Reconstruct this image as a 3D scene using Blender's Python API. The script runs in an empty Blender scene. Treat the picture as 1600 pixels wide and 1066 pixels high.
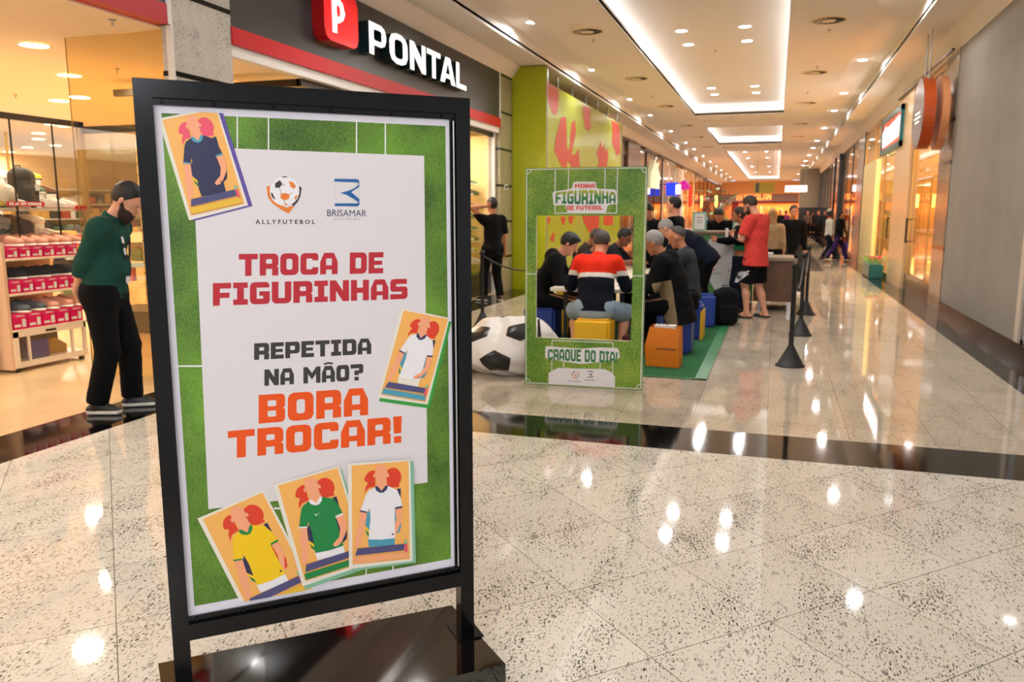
import bpy, bmesh, math, random
import numpy as np
from mathutils import Vector, Matrix, geometry
random.seed(7)
R = math.radians
SC = bpy.context.scene
COL = SC.collection
# ---------------------------------------------------------------- camera, world, exposure
CAM_YAW, CAM_PITCH, CAM_H, FPX = -18.1, 9.1, 1.55, 1250.0
cd = bpy.data.cameras.new('camera'); cam = bpy.data.objects.new('camera', cd); COL.objects.link(cam)
cam.location = (0, 0, CAM_H); cam.rotation_euler = (R(90 - CAM_PITCH), 0, R(-CAM_YAW))
cd.sensor_width = 36; cd.lens = FPX / 1600 * 36; cd.clip_start = .05; cd.clip_end = 400
cd.dof.use_dof = True; cd.dof.focus_distance = 2.6; cd.dof.aperture_fstop = 5.6
SC.camera = cam
W = bpy.data.worlds.new('world'); SC.world = W; W.use_nodes = True
W.node_tree.nodes['Background'].inputs[0].default_value = (.97, .98, 1.0, 1)
W.node_tree.nodes['Background'].inputs[1].default_value = .8
vs = SC.view_settings; vs.view_transform = 'Standard'; vs.look = 'None'; vs.exposure = 0.10; vs.gamma = 1; vs.use_curve_mapping = False
# cool fill lamp added behind the camera to brighten the poster stand
def area(name, loc, rot, size, power, col=(1, 1, 1), sy=None, spread=None):
    l = bpy.data.lights.new(name, 'AREA'); l.energy = power; l.color = col; l.size = size
    if sy: l.shape = 'RECTANGLE'; l.size_y = sy
    if spread: l.spread = R(spread)
    o = bpy.data.objects.new(name, l); COL.objects.link(o); o.location = loc; o.rotation_euler = rot
    return o
area('plaza_fill', (2.5, -5.5, 4.6), (R(62), 0, R(14)), 5, 520, (.88, .92, 1.0), 3)

# ---------------------------------------------------------------- pixel of the photo -> point on a plane of the place
_y, _p = R(CAM_YAW), R(CAM_PITCH)
_F = np.array([math.sin(_y) * math.cos(_p), math.cos(_y) * math.cos(_p), -math.sin(_p)])
_R = np.array([math.cos(_y), -math.sin(_y), 0.]); _U = np.cross(_R, _F)
_C = np.array([0, 0, CAM_H])
def ray(x, y): return _F * FPX + _R * (x - 800) + _U * (533 - y)
def pz(x, y, z=0): d = ray(x, y); return _C + d * (z - CAM_H) / d[2]
def pX(x, y, X): d = ray(x, y); return _C + d * X / d[0]
def pY(x, y, Y): d = ray(x, y); return _C + d * Y / d[1]
def pP(x, y, o, n): d = ray(x, y); return _C + d * (np.dot(np.array(o) - _C, n) / np.dot(d, n))

# ---------------------------------------------------------------- materials
def hx(h):
    h = h.lstrip('#'); c = [int(h[i:i + 2], 16) / 255 for i in (0, 2, 4)]
    return tuple(v / 12.92 if v <= .04045 else ((v + .055) / 1.055) ** 2.4 for v in c)
MATS = {}
def mat(name, col='#808080', rough=.5, metal=0., emit=0., ecol=None, spec=.5, coat=0., bump=None, noise=None, alpha=None):
    """bump=(scale, strength); noise=(scale, amount) darkens / lightens the colour in patches"""
    if name in MATS: return MATS[name]
    m = bpy.data.materials.new(name); m.use_nodes = True; nt = m.node_tree; b = nt.nodes['Principled BSDF']
    c = hx(col) if isinstance(col, str) else col
    b.inputs['Base Color'].default_value = (*c, 1); b.inputs['Roughness'].default_value = rough
    b.inputs['Metallic'].default_value = metal; b.inputs['Specular IOR Level'].default_value = spec
    b.inputs['Coat Weight'].default_value = coat; b.inputs['Coat Roughness'].default_value = .03
    if emit:
        e = ecol or col; e = hx(e) if isinstance(e, str) else e
        b.inputs['Emission Color'].default_value = (*e, 1); b.inputs['Emission Strength'].default_value = emit
    if noise or bump:
        tc = nt.nodes.new('ShaderNodeTexCoord')
    if noise:
        n = nt.nodes.new('ShaderNodeTexNoise'); n.inputs['Scale'].default_value = noise[0]; n.inputs['Detail'].default_value = 4
        nt.links.new(tc.outputs['Object'], n.inputs['Vector'])
        r = nt.nodes.new('ShaderNodeMapRange'); r.inputs[1].default_value = .3; r.inputs[2].default_value = .7
        r.inputs[3].default_value = 1 - noise[1]; r.inputs[4].default_value = 1 + noise[1]
        nt.links.new(n.outputs[0], r.inputs[0])
        x = nt.nodes.new('ShaderNodeVectorMath'); x.operation = 'SCALE'; x.inputs[0].default_value = c
        nt.links.new(r.outputs[0], x.inputs['Scale']); nt.links.new(x.outputs[0], b.inputs['Base Color'])
    if bump:
        n = nt.nodes.new('ShaderNodeTexNoise'); n.inputs['Scale'].default_value = bump[0]; n.inputs['Detail'].default_value = 5
        nt.links.new(tc.outputs['Object'], n.inputs['Vector'])
        bp = nt.nodes.new('ShaderNodeBump'); bp.inputs['Strength'].default_value = bump[1]; bp.inputs['Distance'].default_value = .01
        nt.links.new(n.outputs[0], bp.inputs['Height']); nt.links.new(bp.outputs[0], b.inputs['Normal'])
    MATS[name] = m; return m
def nd(nt, t, **kw):
    n = nt.nodes.new('ShaderNode' + t)
    for k, v in kw.items():
        if k.startswith('i_'): n.inputs[int(k[2:]) if k[2:].isdigit() else k[2:]].default_value = v
        else: setattr(n, k, v)
    return n
def glass(name, tint=(1, 1, 1), refl=.08, rough=0.0):
    if name in MATS: return MATS[name]
    m = bpy.data.materials.new(name); m.use_nodes = True; nt = m.node_tree; nt.nodes.clear()
    t = nd(nt, 'BsdfTransparent'); t.inputs[0].default_value = (*tint, 1)
    g = nd(nt, 'BsdfGlossy'); g.inputs['Roughness'].default_value = rough
    lw = nd(nt, 'LayerWeight'); lw.inputs[0].default_value = .5; f = nd(nt, 'Math', operation='POWER'); f.inputs[1].default_value = 4.; nt.links.new(lw.outputs['Facing'], f.inputs[0])
    mx = nd(nt, 'MixShader'); o = nd(nt, 'OutputMaterial')
    ad = nd(nt, 'Math', operation='ADD'); ad.inputs[1].default_value = refl
    nt.links.new(f.outputs[0], ad.inputs[0]); nt.links.new(ad.outputs[0], mx.inputs[0])
    nt.links.new(t.outputs[0], mx.inputs[1]); nt.links.new(g.outputs[0], mx.inputs[2]); nt.links.new(mx.outputs[0], o.inputs[0])
    MATS[name] = m; return m
def granite(name, base='#d8d0c0', dark='#4c4844', warm='#cdbb98', rot=0., tile=.56, off=(0, 0), rough=.09, seams=True, amount=.5, scale=1., axes='XY'):
    m = bpy.data.materials.new(name); m.use_nodes = True; nt = m.node_tree; b = nt.nodes['Principled BSDF']; L = nt.links.new
    tc = nd(nt, 'TexCoord'); mp = nd(nt, 'Mapping'); mp.inputs['Rotation'].default_value = (0, 0, rot)
    L(tc.outputs['Object'], mp.inputs[0])
    st = nd(nt, 'Mapping'); st.inputs['Scale'].default_value = (1.15, .5, 1) if axes == 'XY' else (1, 1, 1); st.inputs['Rotation'].default_value = (0, 0, .9); L(tc.outputs['Object'], st.inputs[0])
    n1 = nd(nt, 'TexNoise'); n1.inputs['Scale'].default_value = 34 * scale; n1.inputs['Detail'].default_value = 6; n1.inputs['Roughness'].default_value = .62; L(st.outputs[0], n1.inputs['Vector'])
    n2 = nd(nt, 'TexNoise'); n2.inputs['Scale'].default_value = 120 * scale; n2.inputs['Detail'].default_value = 3; n2.inputs['Roughness'].default_value = .5; n2.inputs['Distortion'].default_value = .6; L(st.outputs[0], n2.inputs['Vector'])
    n3 = nd(nt, 'TexNoise'); n3.inputs['Scale'].default_value = 5 * scale; n3.inputs['Detail'].default_value = 3; L(st.outputs[0], n3.inputs['Vector'])
    r1 = nd(nt, 'ValToRGB'); cr = r1.color_ramp
    cr.elements[0].position = .33; cr.elements[0].color = (*hx('#8f8b86'), 1); cr.elements[1].position = .60; cr.elements[1].color = (*hx(base), 1)
    e = cr.elements.new(.43); e.color = (*hx(base), 1); e = cr.elements.new(.68); e.color = (*hx(warm), 1)
    L(n1.outputs[0], r1.inputs[0])
    # dark flecks: fine noise over a threshold, denser where the coarse noise is low
    md = nd(nt, 'Math', operation='MULTIPLY_ADD'); md.inputs[1].default_value = .35; L(n3.outputs[0], md.inputs[0]); L(n2.outputs[0], md.inputs[2])
    r2 = nd(nt, 'MapRange'); r2.inputs[1].default_value = .83 - .07 * amount; r2.inputs[2].default_value = .90 - .05 * amount; L(md.outputs[0], r2.inputs[0])
    mx = nd(nt, 'MixRGB'); mx.inputs[2].default_value = (*hx(dark), 1); L(r2.outputs[0], mx.inputs[0]); L(r1.outputs[0], mx.inputs[1])
    out = mx.outputs[0]
    if seams:
        sp = nd(nt, 'SeparateXYZ'); L(mp.outputs[0], sp.inputs[0]); prev = None
        for k in (0, 1):
            a = nd(nt, 'Math', operation='ADD'); a.inputs[1].default_value = -off[k] + 100 * tile; L(sp.outputs[k], a.inputs[0])
            w = nd(nt, 'Math', operation='PINGPONG'); w.inputs[1].default_value = tile / 2; L(a.outputs[0], w.inputs[0])
            c = nd(nt, 'Math', operation='LESS_THAN'); c.inputs[1].default_value = .0017; L(w.outputs[0], c.inputs[0])
            if prev: z = nd(nt, 'Math', operation='MAXIMUM'); L(prev.outputs[0], z.inputs[0]); L(c.outputs[0], z.inputs[1]); prev = z
            else: prev = c
            # a slightly different tone for each slab
        # slab tone
        fl = nd(nt, 'VectorMath', operation='FLOOR'); sn = nd(nt, 'VectorMath', operation='MULTIPLY_ADD')
        sn.inputs[1].default_value = (1 / tile, 1 / tile, 0); sn.inputs[2].default_value = (-off[0] / tile, -off[1] / tile, 0)
        L(mp.outputs[0], sn.inputs[0]); L(sn.outputs[0], fl.inputs[0]); wn = nd(nt, 'TexWhiteNoise'); L(fl.outputs[0], wn.inputs['Vector'])
        rg = nd(nt, 'MapRange'); rg.inputs[3].default_value = .93; rg.inputs[4].default_value = 1.05; L(wn.outputs[0], rg.inputs[0])
        sc = nd(nt, 'VectorMath', operation='SCALE'); L(out, sc.inputs[0]); L(rg.outputs[0], sc.inputs['Scale'])
        ms = nd(nt, 'MixRGB'); ms.inputs[2].default_value = (*hx('#6b655a'), 1); L(prev.outputs[0], ms.inputs[0]); L(sc.outputs[0], ms.inputs[1]); out = ms.outputs[0]
    L(out, b.inputs['Base Color']); b.inputs['Roughness'].default_value = rough; b.inputs['Specular IOR Level'].default_value = .36
    MATS[name] = m; return m
def grass_mat(name, c1='#3f6d1c', c2='#86a83c', scale=240, big=7, lo=.64, hi=.96):
    if name in MATS: return MATS[name]
    m = bpy.data.materials.new(name); m.use_nodes = True; nt = m.node_tree; b = nt.nodes['Principled BSDF']; L = nt.links.new
    tc = nd(nt, 'TexCoord'); n = nd(nt, 'TexNoise'); n.inputs['Scale'].default_value = scale; n.inputs['Detail'].default_value = 3; n.inputs['Roughness'].default_value = .7
    n2 = nd(nt, 'TexNoise'); n2.inputs['Scale'].default_value = big; n2.inputs['Detail'].default_value = 2
    L(tc.outputs['Object'], n.inputs[0]); L(tc.outputs['Object'], n2.inputs[0])
    a = nd(nt, 'Math', operation='MULTIPLY_ADD'); a.inputs[1].default_value = .55; L(n2.outputs[0], a.inputs[0]); L(n.outputs[0], a.inputs[2])
    r = nd(nt, 'ValToRGB'); r.color_ramp.elements[0].position = lo; r.color_ramp.elements[0].color = (*hx(c1), 1); r.color_ramp.elements[1].position = hi; r.color_ramp.elements[1].color = (*hx(c2), 1)
    L(a.outputs[0], r.inputs[0]); L(r.outputs[0], b.inputs['Base Color']); b.inputs['Roughness'].default_value = .45
    MATS[name] = m; return m

# ---------------------------------------------------------------- mesh collecting
class MB:
    """collects shapes and links them as ONE mesh object; every shape may carry its own material"""
    def __init__(s): s.v = []; s.f = []; s.mi = []; s.mats = []; s.sm = []
    def m(s, mt):
        if mt not in s.mats: s.mats.append(mt)
        return s.mats.index(mt)
    def add(s, V, Fc, mt, smooth=False):
        o = len(s.v); s.v += [tuple(map(float, p)) for p in V]; k = s.m(mt)
        for f in Fc: s.f.append([i + o for i in f]); s.mi.append(k); s.sm.append(smooth)
        return s
    def box(s, a, b, mt, rz=0, piv=None, bev=0):
        x0, y0, z0 = [min(p, q) for p, q in zip(a, b)]; x1, y1, z1 = [max(p, q) for p, q in zip(a, b)]
        if bev:
            bm = bmesh.new(); bmesh.ops.create_cube(bm, size=1)
            for v in bm.verts: v.co = Vector((x0 + (v.co.x + .5) * (x1 - x0), y0 + (v.co.y + .5) * (y1 - y0), z0 + (v.co.z + .5) * (z1 - z0)))
            bmesh.ops.bevel(bm, geom=bm.edges[:], offset=bev, segments=3, affect='EDGES')
            V = [v.co[:] for v in bm.verts]; Fc = [[v.index for v in f.verts] for f in bm.faces]; bm.free()
        else:
            V = [(x0, y0, z0), (x1, y0, z0), (x1, y1, z0), (x0, y1, z0), (x0, y0, z1), (x1, y0, z1), (x1, y1, z1), (x0, y1, z1)]
            Fc = [(0, 3, 2, 1), (4, 5, 6, 7), (0, 1, 5, 4), (1, 2, 6, 5), (2, 3, 7, 6), (3, 0, 4, 7)]
        if rz:
            px, py = piv if piv else ((x0 + x1) / 2, (y0 + y1) / 2); c, n = math.cos(rz), math.sin(rz)
            V = [(px + (x - px) * c - (y - py) * n, py + (x - px) * n + (y - py) * c, z) for x, y, z in V]
        return s.add(V, Fc, mt, False)
    def tube(s, pts, r, mt, n=10, cap=True, smooth=True):
        pts = [Vector(p) for p in pts]; rs = r if isinstance(r, (list, tuple)) else [r] * len(pts)
        V, Fc = [], []; ref = Vector((0, 0, 1))
        prev = None
        for i, p in enumerate(pts):
            d = (pts[min(i + 1, len(pts) - 1)] - pts[max(i - 1, 0)]).normalized()
            if prev is None:
                a = d.cross(ref)
                if a.length < .05: a = d.cross(Vector((1, 0, 0)))
                a.normalize()
            else: a = (prev - d * prev.dot(d)).normalized()
            prev = a; b = d.cross(a)
            for k in range(n):
                t = 2 * math.pi * k / n; V.append(p + (a * math.cos(t) + b * math.sin(t)) * rs[i])
        for i in range(len(pts) - 1):
            for k in range(n): Fc.append((i * n + k, i * n + (k + 1) % n, (i + 1) * n + (k + 1) % n, (i + 1) * n + k))
        s.add(V, Fc, mt, smooth)
        if cap: s.add(V[:n], [tuple(range(n - 1, -1, -1))], mt); s.add(V[-n:], [tuple(range(n))], mt)
        return s
    def lathe(s, prof, mt, c=(0, 0, 0), n=24, smooth=True):
        V, Fc = [], []
        for r, z in prof:
            for k in range(n): t = 2 * math.pi * k / n; V.append((c[0] + r * math.cos(t), c[1] + r * math.sin(t), c[2] + z))
        for i in range(len(prof) - 1):
            for k in range(n): Fc.append((i * n + k, i * n + (k + 1) % n, (i + 1) * n + (k + 1) % n, (i + 1) * n + k))
        return s.add(V, Fc, mt, smooth)
    def poly(s, loops, T, mt, th=0., back=None):
        """loops: outline then holes, 2-D; T maps (u, v, w) to a point; th: thickness along w"""
        tri = geometry.tessellate_polygon([[Vector((p[0], p[1], 0)) for p in l] for l in loops]); fl = [p for l in loops for p in l]
        A = [T(p[0], p[1], th) for p in fl]; s.add(A, [t for t in tri], mt)
        if th:
            Bk = [T(p[0], p[1], 0) for p in fl]; s.add(Bk, [t[::-1] for t in tri], back or mt); o = 0
            for l in loops:
                k = len(l); V = A[o:o + k] + Bk[o:o + k]; s.add(V, [(i, (i + 1) % k, k + (i + 1) % k, k + i) for i in range(k)], back or mt); o += k
        return s
    def build(s, name, parent=None, loc=None, rz=0, normals=True):
        me = bpy.data.meshes.new(name); me.from_pydata(s.v, [], s.f)
        for mt in s.mats: me.materials.append(mt)
        me.polygons.foreach_set('material_index', s.mi); me.polygons.foreach_set('use_smooth', s.sm)
        if normals:
            bm = bmesh.new(); bm.from_mesh(me); bmesh.ops.recalc_face_normals(bm, faces=bm.faces[:]); bm.to_mesh(me); bm.free()
        me.update(); o = bpy.data.objects.new(name, me); COL.objects.link(o)
        if loc is not None: o.location = loc
        o.rotation_euler = (0, 0, rz)
        if parent is not None: o.parent = parent
        return o
def tag(o, label=None, cat=None, group=None, kind=None):
    if label: o['label'] = label
    if cat: o['category'] = cat
    if group: o['group'] = group
    if kind: o['kind'] = kind
    return o
def thing(name, label, cat, loc=(0, 0, 0), rz=0, group=None):
    o = bpy.data.objects.new(name, None); COL.objects.link(o); o.empty_display_size = .1
    o.location = loc; o.rotation_euler = (0, 0, rz); return tag(o, label, cat, group)
def copy_tree(o, parent=None):
    c = o.copy(); COL.objects.link(c); c.parent = parent
    if parent is not None: c.matrix_parent_inverse = o.matrix_parent_inverse
    for ch in list(o.children): copy_tree(ch, c)
    return c
def struct(mb, name, **k): return tag(mb.build(name, **k), kind='structure')

# ---------------------------------------------------------------- lettering
def _ch(loop, cuts):
    """cut the corners listed in cuts {index: size}"""
    out = []
    n = len(loop)
    for i, p in enumerate(loop):
        c = cuts.get(i, 0)
        if not c: out.append(p); continue
        a, b = Vector(loop[i - 1]), Vector(loop[(i + 1) % n]); q = Vector(p)
        p0 = q + (a - q).normalized() * c; p1 = q + (b - q).normalized() * c
        m_ = (p0 + p1) / 2 + (q - (p0 + p1) / 2) * .38
        out += [tuple(p0), tuple(m_), tuple(p1)]
    return out
def glyph(ch, s=.29, t=.25, c=.13, w=.86):
    """a heavy block letter, height 1: list of polygons, each a list of loops; returns (polygons, width)"""
    m = .5; k = c * .55; R4 = lambda x0, y0, x1, y1: [(x0, y0), (x1, y0), (x1, y1), (x0, y1)]
    hole = lambda x0, y0, x1, y1, kk=None: _ch(R4(x0, y0, x1, y1), {i: (kk if kk is not None else k * .6) for i in range(4)})
    lo, hi = m - t / 2, m + t / 2
    if ch == 'O': return [[_ch(R4(0, 0, w, 1), {i: c * 1.5 for i in range(4)}), hole(s, t, w - s, 1 - t, k)]], w
    if ch == 'D': return [[_ch(R4(0, 0, w, 1), {1: c * 1.5, 2: c * 1.5, 0: k * .3, 3: k * .3}), hole(s, t, w - s, 1 - t)]], w
    if ch == 'Q': return glyph('O', s, t, c, w)
    if ch == 'C': return [[_ch([(0, 0), (w, 0), (w, .34), (w - s, .34), (w - s, t), (s, t), (s, 1 - t), (w - s, 1 - t), (w - s, .66), (w, .66), (w, 1), (0, 1)], {0: c * 1.4, 1: c, 10: c, 11: c * 1.4})]], w
    if ch == 'G': return [[_ch([(0, 0), (w, 0), (w, .58), (w * .47, .58), (w * .47, .58 - t * .8), (w - s, .58 - t * .8), (w - s, t), (s, t), (s, 1 - t), (w - .02, 1 - t), (w - .02, 1), (0, 1)], {0: c * 1.4, 1: c, 10: c, 11: c * 1.4})]], w
    if ch == 'T': return [[[(w / 2 - s / 2, 0), (w / 2 + s / 2, 0), (w / 2 + s / 2, 1 - t), (w, 1 - t), (w, 1), (0, 1), (0, 1 - t), (w / 2 - s / 2, 1 - t)]]], w
    if ch == 'I': return [[[(0, 0), (.62, 0), (.62, t), (.31 + s / 2, t), (.31 + s / 2, 1 - t), (.62, 1 - t), (.62, 1), (0, 1), (0, 1 - t), (.31 - s / 2, 1 - t), (.31 - s / 2, t), (0, t)]]], .62
    if ch == 'L': return [[[(0, 0), (w * .9, 0), (w * .9, t), (s, t), (s, 1), (0, 1)]]], w * .9
    if ch == 'E': e = w * .88; return [[[(0, 0), (e, 0), (e, t), (s, t), (s, lo + .03), (e - .06, lo + .03), (e - .06, hi - .03), (s, hi - .03), (s, 1 - t), (e, 1 - t), (e, 1), (0, 1)]]], e
    if ch == 'F': e = w * .88; return [[[(0, 0), (s, 0), (s, lo - .04), (e - .06, lo - .04), (e - .06, hi - .06), (s, hi - .06), (s, 1 - t), (e, 1 - t), (e, 1), (0, 1)]]], e
    if ch == 'H': return [[[(0, 0), (s, 0), (s, lo), (w - s, lo), (w - s, 0), (w, 0), (w, 1), (w - s, 1), (w - s, hi), (s, hi), (s, 1), (0, 1)]]], w
    if ch == 'U': return [[_ch([(0, 0), (w, 0), (w, 1), (w - s, 1), (w - s, t), (s, t), (s, 1), (0, 1)], {0: c * 1.4, 1: c * 1.4})]], w
    if ch == 'P': return [[_ch([(0, 0), (s, 0), (s, lo - .1), (w, lo - .1), (w, 1), (0, 1)], {3: c * 1.3, 4: c * 1.3}), hole(s, lo - .1 + t * .85, w - s, 1 - t)]], w
    if ch == 'R': return [[_ch([(0, 0), (s, 0), (s, .3), (w - s, .3), (w - s, 0), (w, 0), (w, .36), (w - .07, .42), (w, .49), (w, 1), (0, 1)], {9: c * 1.3}), hole(s, .54, w - s, 1 - t)]], w
    if ch == 'B': return [[_ch([(0, 0), (w, 0), (w, .44), (w - .06, .5), (w, .56), (w, 1), (0, 1)], {1: c, 5: c}), hole(s, t * .85, w - s, .5 - t * .3), hole(s, .5 + t * .3, w - s, 1 - t * .85)]], w
    if ch == 'A': return [[_ch([(0, 0), (s, 0), (s, .22), (w - s, .22), (w - s, 0), (w, 0), (w, .58), (w * .78, 1), (w * .22, 1), (0, .58)], {}), hole(s, .22 + t * .8, w - s, .74, 0)]], w
    if ch == 'Λ': return [[[(0, 0), (s * 1.0, 0), (s * 1.3, .2), (w - s * 1.3, .2), (w - s, 0), (w, 0), (w * .66, 1), (w * .34, 1)], [(w * .37, .37), (w * .63, .37), (w * .5, .80)]]], w
    if ch == 'N': q = w + .04; return [[[(0, 0), (s, 0), (s, .5), (q - s, 0), (q, 0), (q, 1), (q - s, 1), (q - s, .5), (s, 1), (0, 1)]]], q
    if ch == 'M': q = w + .24; return [[[(0, 0), (s, 0), (s, .56), (q / 2, .22), (q - s, .56), (q - s, 0), (q, 0), (q, 1), (q - s * .9, 1), (q / 2, .62), (s * .9, 1), (0, 1)]]], q
    if ch == 'S': return [[_ch([(0, 0), (w, 0), (w, hi), (s, hi), (s, 1 - t), (w - .03, 1 - t), (w - .03, 1), (0, 1), (0, lo), (w - s, lo), (w - s, t), (0, t)], {1: c * 1.2, 2: c, 7: c * 1.2, 8: c})]], w
    if ch == '!': return [[[(.03, .36), (s * 1.06, .36), (s * 1.12, 1), (0, 1)]], [R4(.03, 0, s * 1.06, .25)]], s * 1.12
    if ch == '?': return [[_ch([(w * .3, .33), (w * .3 + s, .33), (w * .3 + s, .42), (w, .42), (w, 1), (0, 1), (0, 1 - t), (w - s, 1 - t), (w - s, .42 + t * .8), (w * .3, .42 + t * .8)], {3: c, 4: c})], [R4(w * .3, 0, w * .3 + s, .23)]], w
    if ch == 'Ã': g, _ = glyph('A', s, t, c, w); return g + [[[(.14, 1.08), (.3, 1.08), (.42, 1.13), (.56, 1.08), (.72, 1.08), (.72, 1.2), (.58, 1.2), (.44, 1.25), (.3, 1.2), (.14, 1.2)]]], w
    if ch == 'K': return [[[(0, 0), (s, 0), (s, .38), (w - s * 1.1, 0), (w, 0), (w, .08), (w * .55, .5), (w, .92), (w, 1), (w - s * 1.1, 1), (s, .62), (s, 1), (0, 1)]]], w
    if ch == 'J': return [[[(0, 0), (w, 0), (w, 1), (w - s, 1), (w - s, t), (0, t)]]], w
    if ch == 'V': return [[[(w * .32, 0), (w * .68, 0), (w, 1), (w - s, 1), (w / 2, .35), (s, 1), (0, 1)]]], w
    if ch == 'X': return [[[(0, 0), (s, 0), (w / 2, .35), (w - s, 0), (w, 0), (w * .66, .5), (w, 1), (w - s, 1), (w / 2, .65), (s, 1), (0, 1), (w * .34, .5)]]], w
    if ch == '+': return [[R4(0, .38, .6, .62)], [R4(.18, .2, .42, .8)]], .6
    return [], .42
def layout(text, u0, v0, width, h, gap=.09, **k):
    """polygons of a line of block letters that starts at (u0, v0), is h high and width wide"""
    gl = [glyph(c, **k) for c in text]; tot = sum(w for _, w in gl) + gap * (len(gl) - 1); sx = width / tot; x = 0; out = []
    for g, w in gl:
        for loops in g: out.append([[(u0 + (x + p[0]) * sx, v0 + p[1] * h) for p in l] for l in loops])
        x += w + gap
    return out
_TX = {}
def text_mesh(s, bold=0.):
    key = (s, bold)
    if key not in _TX:
        c = bpy.data.curves.new('lettering', 'FONT'); c.body = s; c.offset = bold; c.resolution_u = 3
        o = bpy.data.objects.new('lettering', c); COL.objects.link(o); dg = bpy.context.evaluated_depsgraph_get(); me = o.evaluated_get(dg).to_mesh()
        V = [v.co[:2] for v in me.vertices]; Fc = [tuple(p.vertices) for p in me.polygons]
        x0, x1 = min(v[0] for v in V), max(v[0] for v in V); y0, y1 = min(v[1] for v in V), max(v[1] for v in V)
        V = [((a - x0) / (x1 - x0), (b - y0) / (y1 - y0)) for a, b in V]
        bpy.data.objects.remove(o); bpy.data.curves.remove(c); _TX[key] = (V, Fc)
    return _TX[key]
def text(mb, s, T, u0, v0, w, h, w_off, mt, bold=.0, warp=None):
    V, Fc = text_mesh(s, bold)
    P = []
    for a, b in V:
        u, v = u0 + a * w, v0 + b * h
        if warp: u, v = warp(a, b)
        P.append(T(u, v, w_off))
    mb.add(P, Fc, mt)
# ================================================================ SETTING
XF, XB, XR = -5.11, -4.54, 2.10          # shop line, inner edge of the dark kerb, right kerb
XW = 2.555                               # right hand shop fronts
YB0, YB1 = 5.20, 5.78                    # dark band across the floor
YEND = 80.0
SQ = 2 ** -.5
g_plaza = granite('granite_plaza', rot=-R(45), tile=.56, off=(-.06, 1.545), rough=.045, base='#e0dbcf', warm='#d0c5a9', dark='#35322f', amount=1.22)
g_hall = granite('granite_hall', base='#c6b9a5', warm='#b8a584', tile=.55, off=(.008, .1), rough=.04, amount=1.0)
black_gr = mat('black_granite', '#0d0c0c', rough=.07, noise=(60, .5), spec=.35)
grey_gr = mat('grey_granite', '#55534f', rough=.10, noise=(40, .3))
M_ceil = mat('ceiling_paint', '#eee4da', rough=.75)
M_ceil_in = mat('tray_paint', '#e9e2da', rough=.8)
M_white = mat('white_paint', '#e9e6e0', rough=.5)
M_led = mat('led_light', '#ffffff', emit=8, ecol='#eef3ff')
M_disc = mat('lamp_disc', '#ffffff', emit=32, ecol='#fbfaff')
M_warm = mat('warm_lamp_disc', '#ffffff', emit=26, ecol='#ffdf9e')
M_alu = mat('aluminium', '#b9b9b8', rough=.3, metal=.9)
M_blk = mat('black_metal', '#16161a', rough=.22, spec=.6, coat=.4)
M_blkmatte = mat('black_matte', '#1c1b1c', rough=.55)
M_shopfloor = mat('shop_floor_vinyl', '#d9b98e', rough=.22, noise=(2.2, .08))
M_beige = mat('beige_shop_wall', '#e6c592', rough=.6)
M_cream = mat('cream_paint', '#ead7b4', rough=.55)
M_shopceil = mat('shop_ceiling_paint', '#ffe6c4', rough=.8)

struct(MB().box((XB, -8, -.1), (14, YB0, 0), g_plaza), 'floor')
struct(MB().box((XB, YB0, -.1), (14, YB1, 0), black_gr), 'trim_1')
struct(MB().box((XB, YB1, -.1), (XR, 23, 0), g_hall).box((XB, 33, -.1), (XR, YEND, 0), g_hall).box((XB, 23, -.1), (.55, 33, 0), g_hall).box((1.3, 23, -.1), (XR, 33, 0), g_hall), 'floor_hall')
struct(MB().box((.55, 23, -.1), (1.3, 33, 0), grey_gr), 'trim_2')
struct(MB().box((XF, -8, -.1), (XB, YEND, 0), black_gr), 'trim_3')
struct(MB().box((XR, YB1, -.1), (XW, YEND, 0), black_gr), 'trim_4')
struct(MB().box((-14, -8, -.1), (XF, YEND, -.001), M_shopfloor), 'floor_shop')
struct(MB().box((XW, YB1, -.1), (14, YEND, -.001), M_shopfloor), 'floor_shops_right')

# ceiling: flat field with light coves, raised downlight strips, lower soffits
TR = [(-9.0, 2.2), (6.2, 25.8), (29.5, 36.8), (41.0, 76.0)]
ZC = 4.5
cm = MB(); y0 = -8
TX0, TX1 = -2.53, .04
cm.box((-3.75, -8, ZC), (TX0, YEND, ZC + .05), M_ceil).box((TX1, -8, ZC), (1.19, YEND, ZC + .05), M_ceil)
e = [-9.2]
for a, b in TR: e += [a, b]
e.append(YEND)
SLOT = [(27.25, 27.75), (38.5, 39.1)]
for i in range(0, len(e), 2):
    a, b = e[i], e[i + 1]
    if b - a > .01:
        sl = [s_ for s_ in SLOT if a < s_[0] < b]
        if sl: cm.box((TX0, a, ZC), (TX1, sl[0][0], ZC + .05), M_ceil).box((TX0, sl[0][1], ZC), (TX1, b, ZC + .05), M_ceil)
        else: cm.box((TX0, a, ZC), (TX1, b, ZC + .05), M_ceil)
struct(cm, 'ceiling')
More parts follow.
